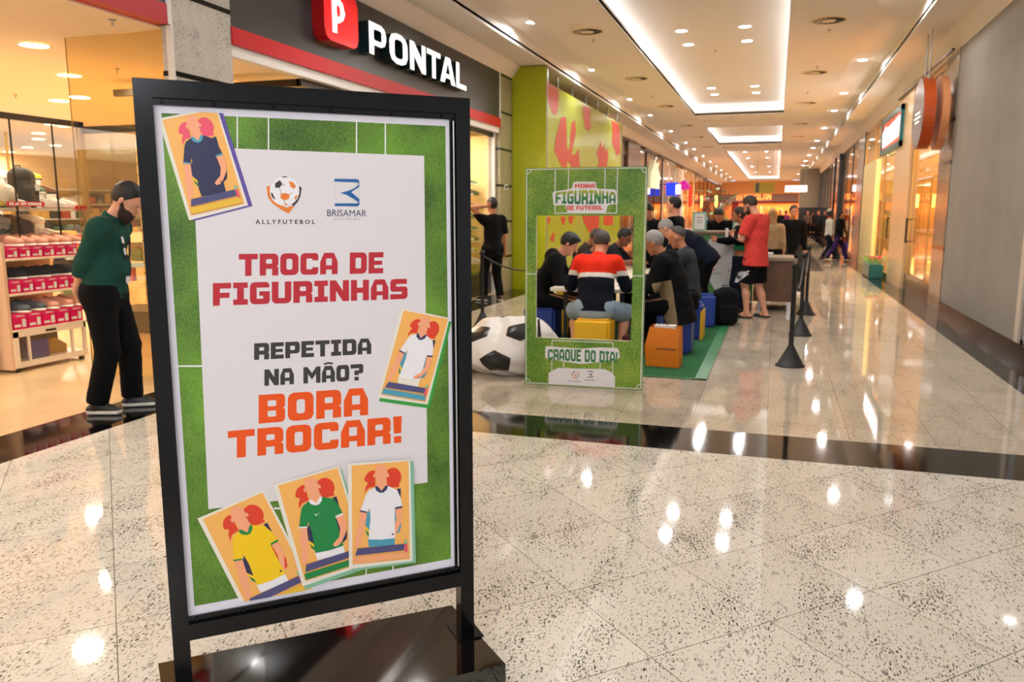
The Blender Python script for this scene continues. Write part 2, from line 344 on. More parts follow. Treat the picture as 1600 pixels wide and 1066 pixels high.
# recess of each cove
for i, (a, b) in enumerate(TR):
    q = MB(); x0, x1, a0, b0, t = TX0 - .22, TX1 + .22, a - .22, b + .22, 4.80
    q.box((x0, a0, t), (x1, b0, t + .04), M_ceil_in)
    q.box((x0 - .03, a0, ZC + .05), (x0, b0, t + .04), M_ceil_in).box((x1, a0, ZC + .05), (x1 + .03, b0, t + .04), M_ceil_in)
    q.box((x0, a0 - .03, ZC + .05), (x1, a0, t + .04), M_ceil_in).box((x0, b0, ZC + .05), (x1, b0 + .03, t + .04), M_ceil_in)
    # the small upright lip
    for bx in (((TX0 - .02, a, ZC - .012), (TX0, b, ZC + .09)), ((TX1, a, ZC - .012), (TX1 + .02, b, ZC + .09)), ((TX0 - .02, a - .02, ZC - .012), (TX1 + .02, a, ZC + .09)), ((TX0 - .02, b, ZC - .012), (TX1 + .02, b + .02, ZC + .09))): q.box(*bx, M_white)
    struct(q, 'ceiling_cove')
    l = MB(); z = ZC + .052
    for bx in (((x0 + .03, a0 + .05, z), (x0 + .07, b0 - .05, z + .03)), ((x1 - .07, a0 + .05, z), (x1 - .03, b0 - .05, z + .03)), ((x0 + .08, a0 + .03, z), (x1 - .08, a0 + .07, z + .03)), ((x0 + .08, b0 - .07, z), (x1 - .08, b0 - .03, z + .03))): l.box(*bx, M_led)
    tag(l.build('led_strip'), ['white light strip hidden in the ceiling cove above the plaza', 'white light strip glowing round the longest nearby ceiling cove', 'white light strip round the short middle ceiling cove', 'white light strip round the far ceiling cove'][i], 'light', 'cove light strips')
for i, (a, b) in enumerate(SLOT):
    q = MB(); q.box((TX0 - .3, a - .02, ZC + .05), (TX1 + .3, b + .02, ZC + .2), M_ceil_in); struct(q, 'ceiling_slot')
# raised strips and soffits on both sides
q = MB()
q.box((-4.33, -8, 4.62), (-3.75, YEND, 4.66), M_ceil).box((-3.78, -8, ZC), (-3.75, YEND, 4.62), M_ceil).box((-4.36, -8, 4.36), (-4.33, YEND, 4.62), M_white)
q.box((1.19, -8, 4.62), (1.9, YEND, 4.66), M_ceil).box((1.19, -8, ZC), (1.22, YEND, 4.62), M_ceil).box((1.9, -8, 4.36), (1.93, YEND, 4.62), M_white)
q.box((-4.93, -8, 4.4), (-4.33, YEND, 4.44), M_ceil).box((1.9, -8, 4.4), (2.47, YEND, 4.44), M_ceil)
# sloping lower edges that run down to the shop signs
for x0_, x1_, z1 in ((-4.93, -5.11, 4.16), (2.47, 2.56, 4.05)):
    q.add([(x0_, -8, 4.4), (x0_, YEND, 4.4), (x1_, YEND, z1), (x1_, -8, z1)], [(0, 1, 2, 3)], M_ceil)
    q.add([(x0_, -8, 4.44), (x0_, YEND, 4.44), (x1_ * 1.02, YEND, z1), (x1_ * 1.02, -8, z1)], [(0, 1, 2, 3)], M_ceil)
q.box((-14, -8, 4.86), (14, YEND, 4.9), M_ceil)
q.box((2.47, -8, 4.05), (14, 5, 4.4), M_ceil)
struct(q, 'ceiling_soffit')

def spot(name, parent, power, col=(1, 1, 1), size=.1, spread=172):
    l = bpy.data.lights.new(name, 'AREA'); l.shape = 'DISK'; l.size = size; l.energy = power; l.color = col; l.spread = R(spread)
    o = bpy.data.objects.new(name, l); COL.objects.link(o); o.parent = parent; o.location = (0, 0, -.012); return o
def downlight(x, y, z, label, group, warm=False, r=.095, power=14, first={}):
    key = (warm, r)
    t = thing('downlight', label, 'ceiling light', (x, y, z), 0, group)
    if key not in first:
        a = MB().lathe([(r + .022, 0), (r + .02, -.008), (r, -.008), (r, 0)], M_white).build('trim_ring', t)
        b = MB().lathe([(r, -.004), (0.001, -.006)], M_warm if warm else M_disc, n=20).build('lamp_disc', t); first[key] = (a, b)
    else:
        for s_ in first[key]: c = s_.copy(); COL.objects.link(c); c.parent = t
    if power: spot('lamp', t, power, (1, .90, .72) if warm else (1, .985, .96), r * 2)
    return t
LD = [3.4, 8.3, 13.1, 17.7, 22.5, 26.3, 31.6, 36.9, 40.7, 45.8, 50.8, 56, 61, 67, 73]
ORD = ['first', 'second', 'third', 'fourth', 'fifth', 'sixth', 'seventh', 'eighth', 'ninth', 'tenth', 'eleventh', 'twelfth', 'thirteenth', 'fourteenth', 'fifteenth', 'sixteenth', 'seventeenth']
vis = 0
for i, y in enumerate(LD):
    k = i - 2
    lab = ('round white downlight, %s visible from the camera in the strip along the left shops' % ORD[k]) if k >= 0 else 'round white downlight in the left strip above the plaza, %s the kerb' % ['well before', 'nearer'][i]
    downlight(-3.94, y, 4.617, lab, 'downlights along the left strip', power=20 if y < 30 else 28)
LR = [3.6, 8.6, 13.2, 18.3, 23.1, 26.9, 32.2, 37.7, 41.7, 46.8, 52, 57, 63, 69]
for i, y in enumerate(LR):
    k = i - 2
    lab = ('round white downlight, %s visible from the camera in the strip along the right shops' % ORD[k]) if k >= 0 else 'round white downlight in the right strip above the plaza, %s the kerb' % ['well before', 'nearer'][i]
    downlight(1.50, y, 4.617, lab, 'downlights along the right strip', power=20 if y < 30 else 28)
pairs = [(-3.5, 0), (.2, 0), (8.5, 1), (9.7, 1), (15.35, 1), (16.6, 1), (22.4, 1), (23.6, 1), (31.0, 2), (32.2, 2), (46, 3), (51, 3), (60.3, 3), (69, 3)]
for i, (y, tr) in enumerate(pairs):
    for x, sd in ((-1.80, 'left'), (-.70, 'right')):
        lab = 'round downlight in the %s ceiling cove, %s row, %s from the plaza' % (['plaza', 'large', 'short', 'far'][tr], sd, ORD[[p for p in pairs if p[1] == tr].index((y, tr))])
        downlight(x, y, 4.798, lab, 'downlights inside the ceiling coves', power=24, r=.10)
# swirl vents
vr = MB().lathe([(.30, 0), (.29, -.008), (.245, -.012), (.24, -.002)], M_cream, n=32)
vd = MB().lathe([(.242, -.004), (.001, -.008)], mat('vent_dark', '#2b2622', rough=.8), n=32)
vc = MB().lathe([(.11, -.012), (.10, -.018), (.001, -.018)], M_cream, n=32)
vb = MB()
for k in range(20):
    t = 2 * math.pi * k / 20; c, s_ = math.cos(t), math.sin(t)
    vb.add([(.12 * c - .004 * s_, .12 * s_ + .004 * c, -.006), (.235 * c - .006 * s_, .235 * s_ + .006 * c, -.006), (.235 * c + .002 * s_, .235 * s_ - .002 * c, -.012), (.12 * c + .001 * s_, .12 * s_ - .001 * c, -.012)], [(0, 1, 2, 3)], M_cream)
proto = None
VL = [8.9, 13.5, 18.4, 23.3, 28.6, 33, 38]; VR = [9.1, 13.9, 18.8, 23.85, 29.2, 34]
for side, xs, ys in (('left', -3.11, VL), ('right', .62, VR)):
    for i, y in enumerate(ys):
        if proto is None:
            proto = t = thing('ceiling_vent', '', 'vent')
            vr.build('rim', t); vd.build('backing', t); vc.build('cone', t); vb.build('blades', t)
        else: t = copy_tree(proto)
        t.location = (xs, y, ZC - .001)
        tag(t, ('round swirl air vent in the ceiling %s of the cove, %s one in view' % (side, ORD[i - 1])) if i else 'round swirl air vent above the plaza, %s of the cove' % side, 'vent', 'swirl vents in the ceiling')
q = pz(899, 40, ZC)
tag(MB().lathe([(.10, 0), (.10, -.03), (.07, -.05), (.001, -.05)], M_cream).build('smoke_detector', loc=(q[0], q[1], ZC)), 'cream round smoke detector on the ceiling beside a swirl vent', 'smoke detector')
spr = None
for i, (px_, py_, z) in enumerate([(927, 62, ZC), (1296, 46, ZC), (1277, 104, ZC), (1262, 144, ZC), (1118, 78, 4.8), (1019, 150, ZC), (175, 30, 3.15), (183, 107, 3.15), (24, 147, 3.15)]):
    q = pz(px_, py_, z)
    if spr is None: spr = o = MB().tube([(0, 0, 0), (0, 0, -.05)], .009, M_alu).lathe([(.03, 0), (.03, -.006)], M_alu).lathe([(.018, -.05), (.001, -.05)], M_alu).build('sprinkler')
    else: o = spr.copy(); COL.objects.link(o)
    o.location = q
    tag(o, ['sprinkler head beside the nearest left swirl vent', 'sprinkler head behind the nearest right swirl vent', 'sprinkler head before the second right swirl vent', 'sprinkler head before the third right swirl vent', 'sprinkler head between the lamps of the large cove', 'sprinkler head beyond the second left swirl vent', 'sprinkler head under the shop ceiling by the red stripe', 'sprinkler head behind the glass pane of the shop', 'sprinkler head in the shop ceiling at the photo edge'][i], 'sprinkler', 'sprinkler heads')

# ---------------------------------------------------------------- left facade of the shoe shop
M_fas = mat('grey_fascia', '#2e2f31', rough=.3, noise=(3, .06))
M_red = mat('red_stripe', '#c4101e', rough=.35, spec=.3)
M_pil = granite('granite_pilaster', base='#cdc8be', warm='#b5ac9c', dark='#3a3733', rot=0, seams=False, rough=.2, amount=.9, scale=1.3, axes='N')
fa = MB(); fa.box((-5.20, 6.86, 3.33), (-5.10, 14.85, 4.17), M_fas); fa.box((-5.22, 6.86, 3.165), (-5.085, 14.87, 3.33), M_red)
fa.box((-5.1, 14.83, 3.33), (-5.085, 14.87, 4.17), M_white)
fascia = tag(fa.build('wall_fascia'), kind='structure')
fb = MB(); fb.box((-5.20, -8, 3.33), (-5.10, 5.98, 4.17), M_fas); fb.box((-5.22, -8, 3.165), (-5.085, 6.02, 3.33), M_red); fb.box((-5.2, 5.98, 3.165), (-5.08, 6.03, 4.17), M_white)
tag(fb.build('wall_fascia_near'), kind='structure')
pl = MB(); pl.box((-5.2, 6.03, 0), (-5.10, 6.86, 4.3), M_pil); pl.box((-5.5, 14.87, 0), (-5.10, 15.6, 4.3), granite('granite_far_pilaster', base='#a39a78', warm='#948660', dark='#3c3a30', seams=False, rough=.2, amount=.7, scale=1.3, axes='N'))
for k in range(1, 7):
    z = .69 * k + .005
    for a, b in ((6.028, 6.862), (14.868, 15.602)): pl.box((-5.21 if a < 10 else -5.51, a, z - .022), (-5.096, b, z + .022), black_gr)
pl.box((-5.14, 6.012, 0), (-5.08, 6.034, 3.165), M_white)
struct(pl, 'wall_pilasters')

# big letters and the square logo
M_letter = mat('sign_face', '#ffffff', emit=.75, ecol='#f4f8fa', rough=.4)
M_ledge = mat('sign_letter_side', '#0d2224', rough=.3)
M_logored = mat('logo_red', '#e8101c', rough=.25, emit=.35)
M_logoside = mat('logo_red_side', '#b20d17', rough=.3)
TL = lambda u, v, w: (-5.10 + w, u, v)
ps = thing('shop_sign', 'illuminated white raised letters PONTAL on the grey shop fascia', 'sign', (0, 0, 0))
def on_wall(letter, y0, y1, z0, z1):
    mb = MB(); g, w = glyph(letter, s=.235, t=.19, c=.20, w=.86)
    for loops in g:
        mb.poly([[(y0 + p[0] / w * (y1 - y0), z0 + p[1] * (z1 - z0)) for p in l] for l in loops], TL, M_letter, .15, M_ledge)
    o = mb.build('letter', ps); o['label'] = 'white letter %s with dark sides' % letter.replace('Λ', 'A')
# letter edges measured along the fascia
for ch, a, b in zip('PONTΛL', (577.5, 609, 640.5, 667, 687.5, 712.5), (604.5, 637.5, 665.5, 688.5, 711.5, 728.5)):
    ya, yb = pX(a, 90, -4.95)[1], pX(b, 110, -4.95)[1]
    on_wall(ch, ya, yb, 3.53, 3.92)
lg = thing('logo_sign', 'red rounded square sign with a white letter P, left of the shop name', 'sign')
mb = MB(); ya, yb = pX(506, 40, -4.95)[1], pX(559, 60, -4.95)[1]; za, zb = 3.50, 4.10
sqr = _ch([(ya, za), (yb, za), (yb, zb), (ya, zb)], {0: .12, 1: .12, 2: .12, 3: .12})
mb.poly([sqr], TL, M_logored, .16, M_logoside); mb.build('plate', lg)
mb = MB(); g, w = glyph('P', s=.25, t=.2, c=.3, w=.8)
for loops in g: mb.poly([[(ya + .17 + p[0] * .34, za + .1 + p[1] * .40) for p in l] for l in loops], lambda u, v, w_: (-4.939 + w_, u, v), M_letter, .012)
o = mb.build('letter', lg); o['label'] = 'white letter P'

# lime green hoarding
M_lime = mat('lime_board', '#b0b606', rough=.35, noise=(1.5, .05))
M_lime2 = mat('lime_board_side', '#9fae2a', rough=.22, coat=.2, noise=(.8, .05))
M_hand = mat('hoarding_red_print', '#bb3a2c', rough=.3)
hb = MB(); hb.box((-5.10, 15.62, 0), (-4.40, 15.70, 4.385), M_lime).box((-4.45, 15.70, 0), (-4.40, 23.75, 4.08), M_lime2).box((-5.1, 23.7, 0), (-4.40, 23.8, 4.08), M_lime).box((-5.1, 15.7, 0), (-5.05, 23.7, 4.0), M_lime)
hb.box((-4.41, 15.66, 0), (-4.385, 15.70, 4.385), M_alu)
hoard = thing('hoarding', 'lime green hoarding with red hand prints beside the far stone pilaster', 'hoarding'); hb.build('boards', hoard)
TH = lambda u, v, w: (-4.398 + w, u, v)
hp = MB()
def leaf(u0, v0, u1, v1, wd, k=.55):
    d = Vector((u1 - u0, v1 - v0)); n = Vector((-d.y, d.x)).normalized() * wd; a = Vector((u0, v0))
    pts = [a, a + d * k * .5 + n * .7, a + d * k + n, a + d * .85 + n * .62, a + d, a + d * .8 - n * .5, a + d * k - n * .9, a + d * k * .4 - n * .6]
    hp.poly([[tuple(p) for p in pts]], TH, M_hand, .001)
def hand_print(u, v, s_):
    leaf(u - .25 * s_, v, u - 1.0 * s_, v + 1.1 * s_, .20 * s_); leaf(u - .15 * s_, v + .2 * s_, u - .45 * s_, v + 2.0 * s_, .22 * s_)
    leaf(u + .2 * s_, v + .2 * s_, u + .3 * s_, v + 2.0 * s_, .22 * s_); leaf(u + .4 * s_, v + .1 * s_, u + 1.0 * s_, v + 1.3 * s_, .20 * s_)
    hp.poly([[(u - .45 * s_, v - .9 * s_), (u + .4 * s_, v - .9 * s_), (u + .55 * s_, v), (u + .35 * s_, v + .5 * s_), (u - .35 * s_, v + .5 * s_), (u - .55 * s_, v)]], TH, M_hand, .001)
def hp_px(pts): hp.poly([[tuple(pX(x, y, -4.4)[1:]) for x, y in pts]], TH, M_hand, .001)
hp_px([(854, 128), (873, 140), (872, 165), (869, 180), (864, 178), (858, 165), (853, 148)])
hp_px([(869, 212), (876, 184), (884, 182), (886, 232), (889, 236), (893, 192), (898, 188), (900, 206), (895, 230), (893, 243), (899, 241), (904, 232), (906, 262), (907, 285), (895, 285), (893, 262), (887, 250), (885, 262), (878, 262), (872, 248), (866, 236), (868, 215)])
hp_px([(911, 165), (923, 170), (922, 195), (924, 200), (918, 205), (914, 199), (911, 180)])
hp_px([(939, 220), (941, 234), (944, 222), (945, 236), (949, 232), (950, 246), (948, 258), (952, 265), (950, 272), (930, 272), (933, 262), (936, 252), (932, 240), (935, 232)])
hp_px([(955, 187), (966, 193), (969, 205), (969, 240), (963, 244), (960, 232), (956, 225), (957, 205)])
hp_px([(924, 335), (936, 337), (936, 350), (932, 375), (926, 372), (920, 362), (911, 345), (910, 337)]); hp_px([(943, 337), (958, 337), (957, 352), (943, 352)])
hp_px([(855, 340), (860, 340), (858, 352), (856, 348)]); hp_px([(876, 337), (884, 340), (881, 352), (878, 350)]); hp_px([(888, 338), (897, 338), (893, 350), (889, 347)])
hp_px([(862, 366), (866, 362), (866, 378), (859, 376)])
o = hp.build('hand_prints', hoard); o['label'] = 'red hand and leaf print'
for y in (16.6, 17.9, 19.2, 20.5, 21.8, 23.1): MB().box((-4.46, y, 4.0), (-4.43, y + .04, 4.36), M_alu).build('post', hoard)
struct(MB().box((-6.4, 15.9, 4.42), (-4.95, 28.5, 4.45), mat('dark_void', '#3a322c', rough=.9)), 'ceiling_void')
struct(MB().box((-6.4, 15.75, 0), (-6.35, 23.6, 4.36), mat('dark_wall', '#57483c', rough=.8)), 'wall_behind_hoarding')

# ---------------------------------------------------------------- right hand wall and shop fronts
M_grey = mat('grey_plaster', '#96928a', rough=.7, noise=(1.6, .07), bump=(9, .1))
w = MB(); w.box((XW, 10.02, .155), (XW + .2, 14.25, 4.05), M_grey); struct(w, 'wall_right')
struct(MB().box((XW - .012, 5.6, 0), (XW + .2, 14.27, .155), black_gr), 'baseboard_right')
struct(MB().box((XW - .005, 9.86, .155), (XW + .2, 10.02, 4.05), mat('jamb_cream', '#cfc4b6', rough=.4)), 'trim_5')
struct(MB().box((XW, 5.7, 3.6), (XW + .2, 9.86, 4.05), M_grey).box((XW, 5.6, 0), (XW + .3, 5.75, 4.05), M_grey), 'wall_right_near')
wn = MB().box((XW + .02, 5.76, .16), (XW + .07, 9.85, .2), M_alu).box((XW + .02, 9.76, .16), (XW + .07, 9.85, 3.6), M_alu).box((XW + .03, 7.8, .16), (XW + .06, 7.85, 3.6), M_blk)
window = struct(wn, 'window_1'); MB().box((XW + .04, 5.76, .2), (XW + .05, 9.76, 3.6), glass('shop_glass')).build('window_glass', window)
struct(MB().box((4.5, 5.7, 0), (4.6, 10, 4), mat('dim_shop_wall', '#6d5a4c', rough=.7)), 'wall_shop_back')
# ================================================================ poster stand in the foreground
SA = np.array([-1.62, 1.757, 0.]); SB = np.array([-.919, 2.393, 0.])
sd_ = (SB - SA) / np.linalg.norm(SB - SA); sn_ = np.array([sd_[1], -sd_[0], 0.]); SWD = float(np.linalg.norm(SB - SA))
TS = lambda u, v, w: SA + sd_ * u + sn_ * w + np.array([0, 0, v])       # w towards the viewer
def sp(x, y, off=-.02):
    P = pP(x, y, SA + sn_ * off, sn_) - SA; return (float(P @ sd_), float(P[2]))
def sbox(mb, u0, u1, v0, v1, w0, w1, m):
    V = [TS(u, v, w) for w in (w0, w1) for v in (v0, v1) for u in (u0, u1)]
    mb.add(V, [(0, 1, 3, 2), (4, 6, 7, 5), (0, 4, 5, 1), (2, 3, 7, 6), (0, 2, 6, 4), (1, 5, 7, 3)], m)
M_frame = mat('stand_black_gloss', '#050508', rough=.16, spec=.3, bump=(420, .012))
M_base = mat('stand_base_gloss', '#0d0b0b', rough=.05, spec=.7, coat=.6)
stand = thing('poster_stand', 'tall black metal poster stand with sticker-swap poster in the foreground', 'sign stand')
mb = MB(); FD = -.05
sbox(mb, 0, .047, .12, 1.90, FD, 0, M_frame); sbox(mb, SWD - .047, SWD, .12, 1.90, FD, 0, M_frame)
sbox(mb, .047, SWD - .047, 1.853, 1.90, FD, 0, M_frame); sbox(mb, .047, SWD - .047, .302, .352, FD, 0, M_frame)
# inner rebate that holds the poster
sbox(mb, .047, SWD - .047, 1.835, 1.853, FD, -.012, M_frame); sbox(mb, .047, SWD - .047, .352, .370, FD, -.012, M_frame); sbox(mb, SWD - .062, SWD - .047, .352, 1.853, FD, -.014, M_frame)
mb.build('frame', stand)
mb = MB()
for u in (.07, .20, .36, .52, .70, .86):
    for v in (1.844, .361):
        c = TS(u, v, -.012); e = TS(u, v, -.006); mb.tube([c, e], [.006, .004], M_frame, n=8)
mb.build('screws', stand)
mb = MB(); mb.tube([TS(SWD - .053, .375, -.006), TS(SWD - .053, 1.83, -.006)], .0035, M_alu, n=6); o = mb.build('edge_strip', stand)
# base: a low glossy box
mb = MB(); bc = (SA + SB) / 2
V = []
a0 = np.array([-1.069, 2.555, 0]); a1 = np.array([-.756, 2.247, 0]); lv = (np.array([-1.819, 1.904, 0]) - a0)
nrm = (a1 - a0); cr_ = [a0, a1, a1 + lv, a0 + lv]
V = [c for c in cr_] + [c + np.array([0, 0, .12]) for c in cr_]
mb.add(V, [(0, 1, 2, 3), (4, 5, 6, 7), (0, 1, 5, 4), (1, 2, 6, 5), (2, 3, 7, 6), (3, 0, 4, 7)], M_base)
mb.build('base', stand)
for u in (.0235, SWD - .0235):
    mb = MB(); sbox(mb, u - .045, u + .045, .12, .126, -.085, .035, M_frame); mb.build('foot_plate', stand)

# ---- the poster: one printed sheet
M_pap = mat('poster_white', '#dedbe8', rough=.28, coat=.15)
M_card = mat('poster_card', '#d5d1d6', rough=.35)
# fine halftone dots in the card
nt = M_card.node_tree; tc = nd(nt, 'TexCoord'); mp_ = nd(nt, 'Mapping'); mp_.inputs['Rotation'].default_value = (0, 0, -R(42)); mp_.inputs['Scale'].default_value = (150, 150, 150)
vo = nd(nt, 'TexVoronoi'); vo.inputs['Randomness'].default_value = 0; vo.inputs['Scale'].default_value = 1
nt.links.new(tc.outputs['Object'], mp_.inputs[0]); nt.links.new(mp_.outputs[0], vo.inputs['Vector'])
mr = nd(nt, 'MapRange'); mr.inputs[1].default_value = .2; mr.inputs[2].default_value = .3; mr.inputs[3].default_value = .955; mr.inputs[4].default_value = 1.0; nt.links.new(vo.outputs['Distance'], mr.inputs[0])
vm = nd(nt, 'VectorMath', operation='SCALE'); vm.inputs[0].default_value = hx('#dbd6da'); nt.links.new(mr.outputs[0], vm.inputs['Scale']); nt.links.new(vm.outputs[0], nt.nodes['Principled BSDF'].inputs['Base Color'])
M_grass = grass_mat('poster_grass', '#143707', '#7aac34', 400, 5, .58, .98)
ink = lambda n, c: mat('ink_' + n, c, rough=.34)
I = {k: ink(k, v) for k, v in dict(crimson='#b8202f', orange='#e85000', dark='#33312f', cardwhite='#e6dfd2', bgorange='#f2b25c', skin='#f3a57c', red='#dc3c20', navy='#27284d', yellow='#f3c70b', green='#0b8240', white='#e8e6ea', blue='#28365f', teal='#4a9ab3', purple='#5b4a9c', leaf='#2f9a3c', mint='#7fb89a', peach='#f2a673', gold='#e6b935', violet='#4c4a78', logoblue='#1b5e9e', logoorange='#e37d2c', lgrey='#c9c9cb', mid='#8d8f93', pink='#e8506a').items()}
class Art:
    def __init__(s, f, T): s.f, s.T, s.mb, s.z = f, T, MB(), 0; s.clip = None
    def P(s, pts): return [s.f(*p) for p in pts]
    def poly(s, pts, m, z=None, mapped=False, holes=()):
        q = pts if mapped else s.P(pts)
        if s.clip:
            q = clip_poly(q, s.clip)
            if len(q) < 3: return
        s.mb.poly([q] + [h if mapped else s.P(h) for h in holes], s.T, m); w = s.z if z is None else z
        n = sum(map(len, [q] + list(holes)))
        for i in range(len(s.mb.v) - n, len(s.mb.v)): s.mb.v[i] = tuple(np.array(s.mb.v[i]) + s.off(w))
    def off(s, w): return s.nrm * w
def clip_poly(q, C):
    def ins(p, a, b): return (b[0] - a[0]) * (p[1] - a[1]) - (b[1] - a[1]) * (p[0] - a[0]) >= 0
    A = sum(C[i - 1][0] * C[i][1] - C[i][0] * C[i - 1][1] for i in range(len(C)))
    if A < 0: C = C[::-1]
    for i in range(len(C)):
        a, b = C[i - 1], C[i]; out = []
        for j in range(len(q)):
            p, r = q[j - 1], q[j]; ip, ir = ins(p, a, b), ins(r, a, b)
            if ip != ir:
                d1 = (b[0] - a[0]) * (p[1] - a[1]) - (b[1] - a[1]) * (p[0] - a[0]); d2 = (b[0] - a[0]) * (r[1] - a[1]) - (b[1] - a[1]) * (r[0] - a[0])
                t = d1 / (d1 - d2); out.append((p[0] + (r[0] - p[0]) * t, p[1] + (r[1] - p[1]) * t))
            if ir: out.append(r)
        q = out
        if len(q) < 3: return q
    return q
def circ(cx, cy, rx, ry=None, n=24, a0=0, a1=360):
    ry = ry or rx; return [(cx + rx * math.cos(R(a0 + (a1 - a0) * k / n)), cy + ry * math.sin(R(a0 + (a1 - a0) * k / n))) for k in range(n if a1 - a0 == 360 else n + 1)]
def bil(c):
    """unit square -> quad given as bottom-left, bottom-right, top-left, top-right"""
    (ax, ay), (bx, by), (cx, cy), (dx, dy) = c
    return lambda u, v: ((1 - u) * (1 - v) * ax + u * (1 - v) * bx + (1 - u) * v * cx + u * v * dx, (1 - u) * (1 - v) * ay + u * (1 - v) * by + (1 - u) * v * cy + u * v * dy)
def blocktext(art, s, corners, m, z, **k):
    B = bil([art.f(*p) for p in corners])
    for loops in layout(s, 0, 0, 1, 1, **k): art.poly([B(*p) for p in loops[0]], m, z, True, [[B(*p) for p in h] for h in loops[1:]])
def plaintext(art, s, corners, m, z, bold=0.):
    B = bil([art.f(*p) for p in corners]); V, Fc = text_mesh(s, bold)
    art.mb.add([art.T(*B(a, b), 0) + art.nrm * z for a, b in V], Fc, m)
A = Art(sp, lambda u, v, w: TS(u, v, -.02)); A.nrm = sn_
E1 = .00035
U0, U1, V0, V1 = .047, SWD - .058, .370, 1.835
mb = A.mb
# paper sheet with thickness
V = [TS(u, v, w) for w in (-.022, -.0202) for v in (V0, V1) for u in (U0, U1)]
mb.add(V, [(0, 1, 3, 2), (4, 6, 7, 5), (0, 4, 5, 1), (2, 3, 7, 6), (0, 2, 6, 4), (1, 5, 7, 3)], M_pap)
G = [(.066, .398), (.872, .398), (.872, 1.815), (.066, 1.815)]
A.poly(G, M_grass, E1, True)
# pitch lines
for x, ya, yb in ((370.7, 177, 233), (419.5, 180, 235), (557, 187, 240), (602, 189, 242), (572, 886, 901), (613.8, 880, 894)):
    A.poly([(x - 1, ya), (x + 1, ya), (x + 1, yb), (x - 1, yb)], I['white'], 2 * E1)
A.poly([(266, 571), (316, 571), (316, 573.5), (266, 573.5)], I['white'], 2 * E1); A.poly([(428, 793), (440, 793), (440, 796), (428, 796)], I['white'], 2 * E1)
A.poly([(300, 229.5), (662.6, 243.5), (667.8, 754), (325.6, 795.7)], M_card, 3 * E1)
# words
blocktext(A, 'TROCA DE', [(373, 431.5), (598.5, 427), (373, 397), (599, 394)], I['crimson'], 4 * E1)
blocktext(A, 'FIGURINHAS', [(332.6, 478), (636.6, 467), (332.6, 442.5), (636.6, 435.7)], I['crimson'], 4 * E1)
blocktext(A, 'REPETIDA', [(397, 562.6), (580, 553), (397, 536.6), (580, 528.6)], I['dark'], 4 * E1)
blocktext(A, 'NA MÃO?', [(413, 603), (567.5, 594), (413, 577.5), (567.5, 568.6)], I['dark'], 4 * E1)
blocktext(A, 'BORA', [(404, 662), (575, 648.5), (404, 617.4), (575, 605.6)], I['orange'], 4 * E1)
blocktext(A, 'TROCAR!', [(356, 716.7), (627.5, 691.4), (356, 673.8), (627.5, 650)], I['orange'], 4 * E1)
# ball logo: crop of the photo 200..480 x 110..360 at 4.264 px per px
def ball_logo(art, f, z, name=True, s=1.):
    q = lambda pts: [f(*p) for p in pts]
    P_ = lambda pts, m, zz: art.poly(q(pts), m, zz, True)
    P_([(922, 775), (945, 768), (944, 800), (958, 845), (985, 880), (1035, 905), (1055, 915), (1085, 905), (1108, 905), (1070, 955), (1015, 925), (960, 885), (930, 840)], I['logoorange'], z)
    P_([(1140, 770), (1157, 782), (1148, 840), (1128, 880), (1100, 908), (1090, 890), (1120, 860), (1136, 820)], I['dark'], z)
    P_(circ(1043, 805, 98, 98, 32), I['white'], z + E1); 
    P_([(1012, 732), (1028, 758), (1008, 783), (978, 782), (980, 752)], I['dark'], z + 2 * E1)
    P_([(1070, 740), (1100, 745), (1118, 775), (1105, 790), (1082, 775)], I['logoorange'], z + 2 * E1)
    P_([(1018, 822), (1050, 817), (1076, 828), (1072, 855), (1040, 868), (1015, 850)], I['logoorange'], z + 2 * E1)
    P_([(950, 815), (962, 818), (980, 855), (978, 862), (958, 842)], I['dark'], z + 2 * E1)
    P_([(1108, 845), (1125, 828), (1130, 840), (1112, 865)], I['logoorange'], z + 2 * E1)
    P_([(1025, 707), (1050, 706), (1066, 712), (1030, 714)], I['dark'], z + 2 * E1)
    P_([(1036, 890), (1052, 886), (1066, 892), (1050, 900)], I['logoorange'], z + 2 * E1)
    for a, b in (((1028, 758), (1048, 772)), ((1008, 783), (1020, 822)), ((1076, 828), (1095, 812)), ((1040, 868), (1040, 886))):
        dx, dy = b[0] - a[0], b[1] - a[1]; l = math.hypot(dx, dy); nx, ny = -dy / l * 2, dx / l * 2
        P_([(a[0] + nx, a[1] + ny), (b[0] + nx, b[1] + ny), (b[0] - nx, b[1] - ny), (a[0] - nx, a[1] - ny)], I['mid'], z + 2 * E1)
def mall_logo(art, f, z):
    """crop 460..750 x 130..400 at 3.948"""
    P_ = lambda pts, m, zz, holes=(): art.poly([f(*p) for p in pts], m, zz, True, [[f(*p) for p in h] for h in holes])
    P_(circ(325, 676, 77, 77, 36), I['lgrey'], z, [circ(325, 676, 74, 74, 36)])
    P_([(246, 590), (385, 592), (398, 600), (399, 625), (385, 612), (246, 607)], I['logoblue'], z + E1)
    P_([(248, 742), (385, 742), (399, 732), (400, 752), (388, 760), (248, 758)], I['logoblue'], z + E1)
    P_([(399, 622), (399, 640), (350, 672), (400, 715), (400, 738), (365, 715), (320, 688), (282, 677), (330, 665), (370, 648)], I['logoblue'], z + E1)
px1 = lambda x, y: sp(200 + x / 4.264, 110 + y / 4.264)
px2 = lambda x, y: sp(460 + x / 3.948, 130 + y / 3.948)
ball_logo(A, px1, 4 * E1)
plaintext(A, 'A L L Y F U T E B O L', [(399, 350.5), (492, 350), (399, 343), (492, 343.5)], I['dark'], 4 * E1, .025)
mall_logo(A, px2, 4 * E1)
plaintext(A, 'BRISAMAR', [(511, 338), (572.5, 338.4), (511, 327.5), (572.5, 328.5)], I['blue'], 4 * E1, 0)
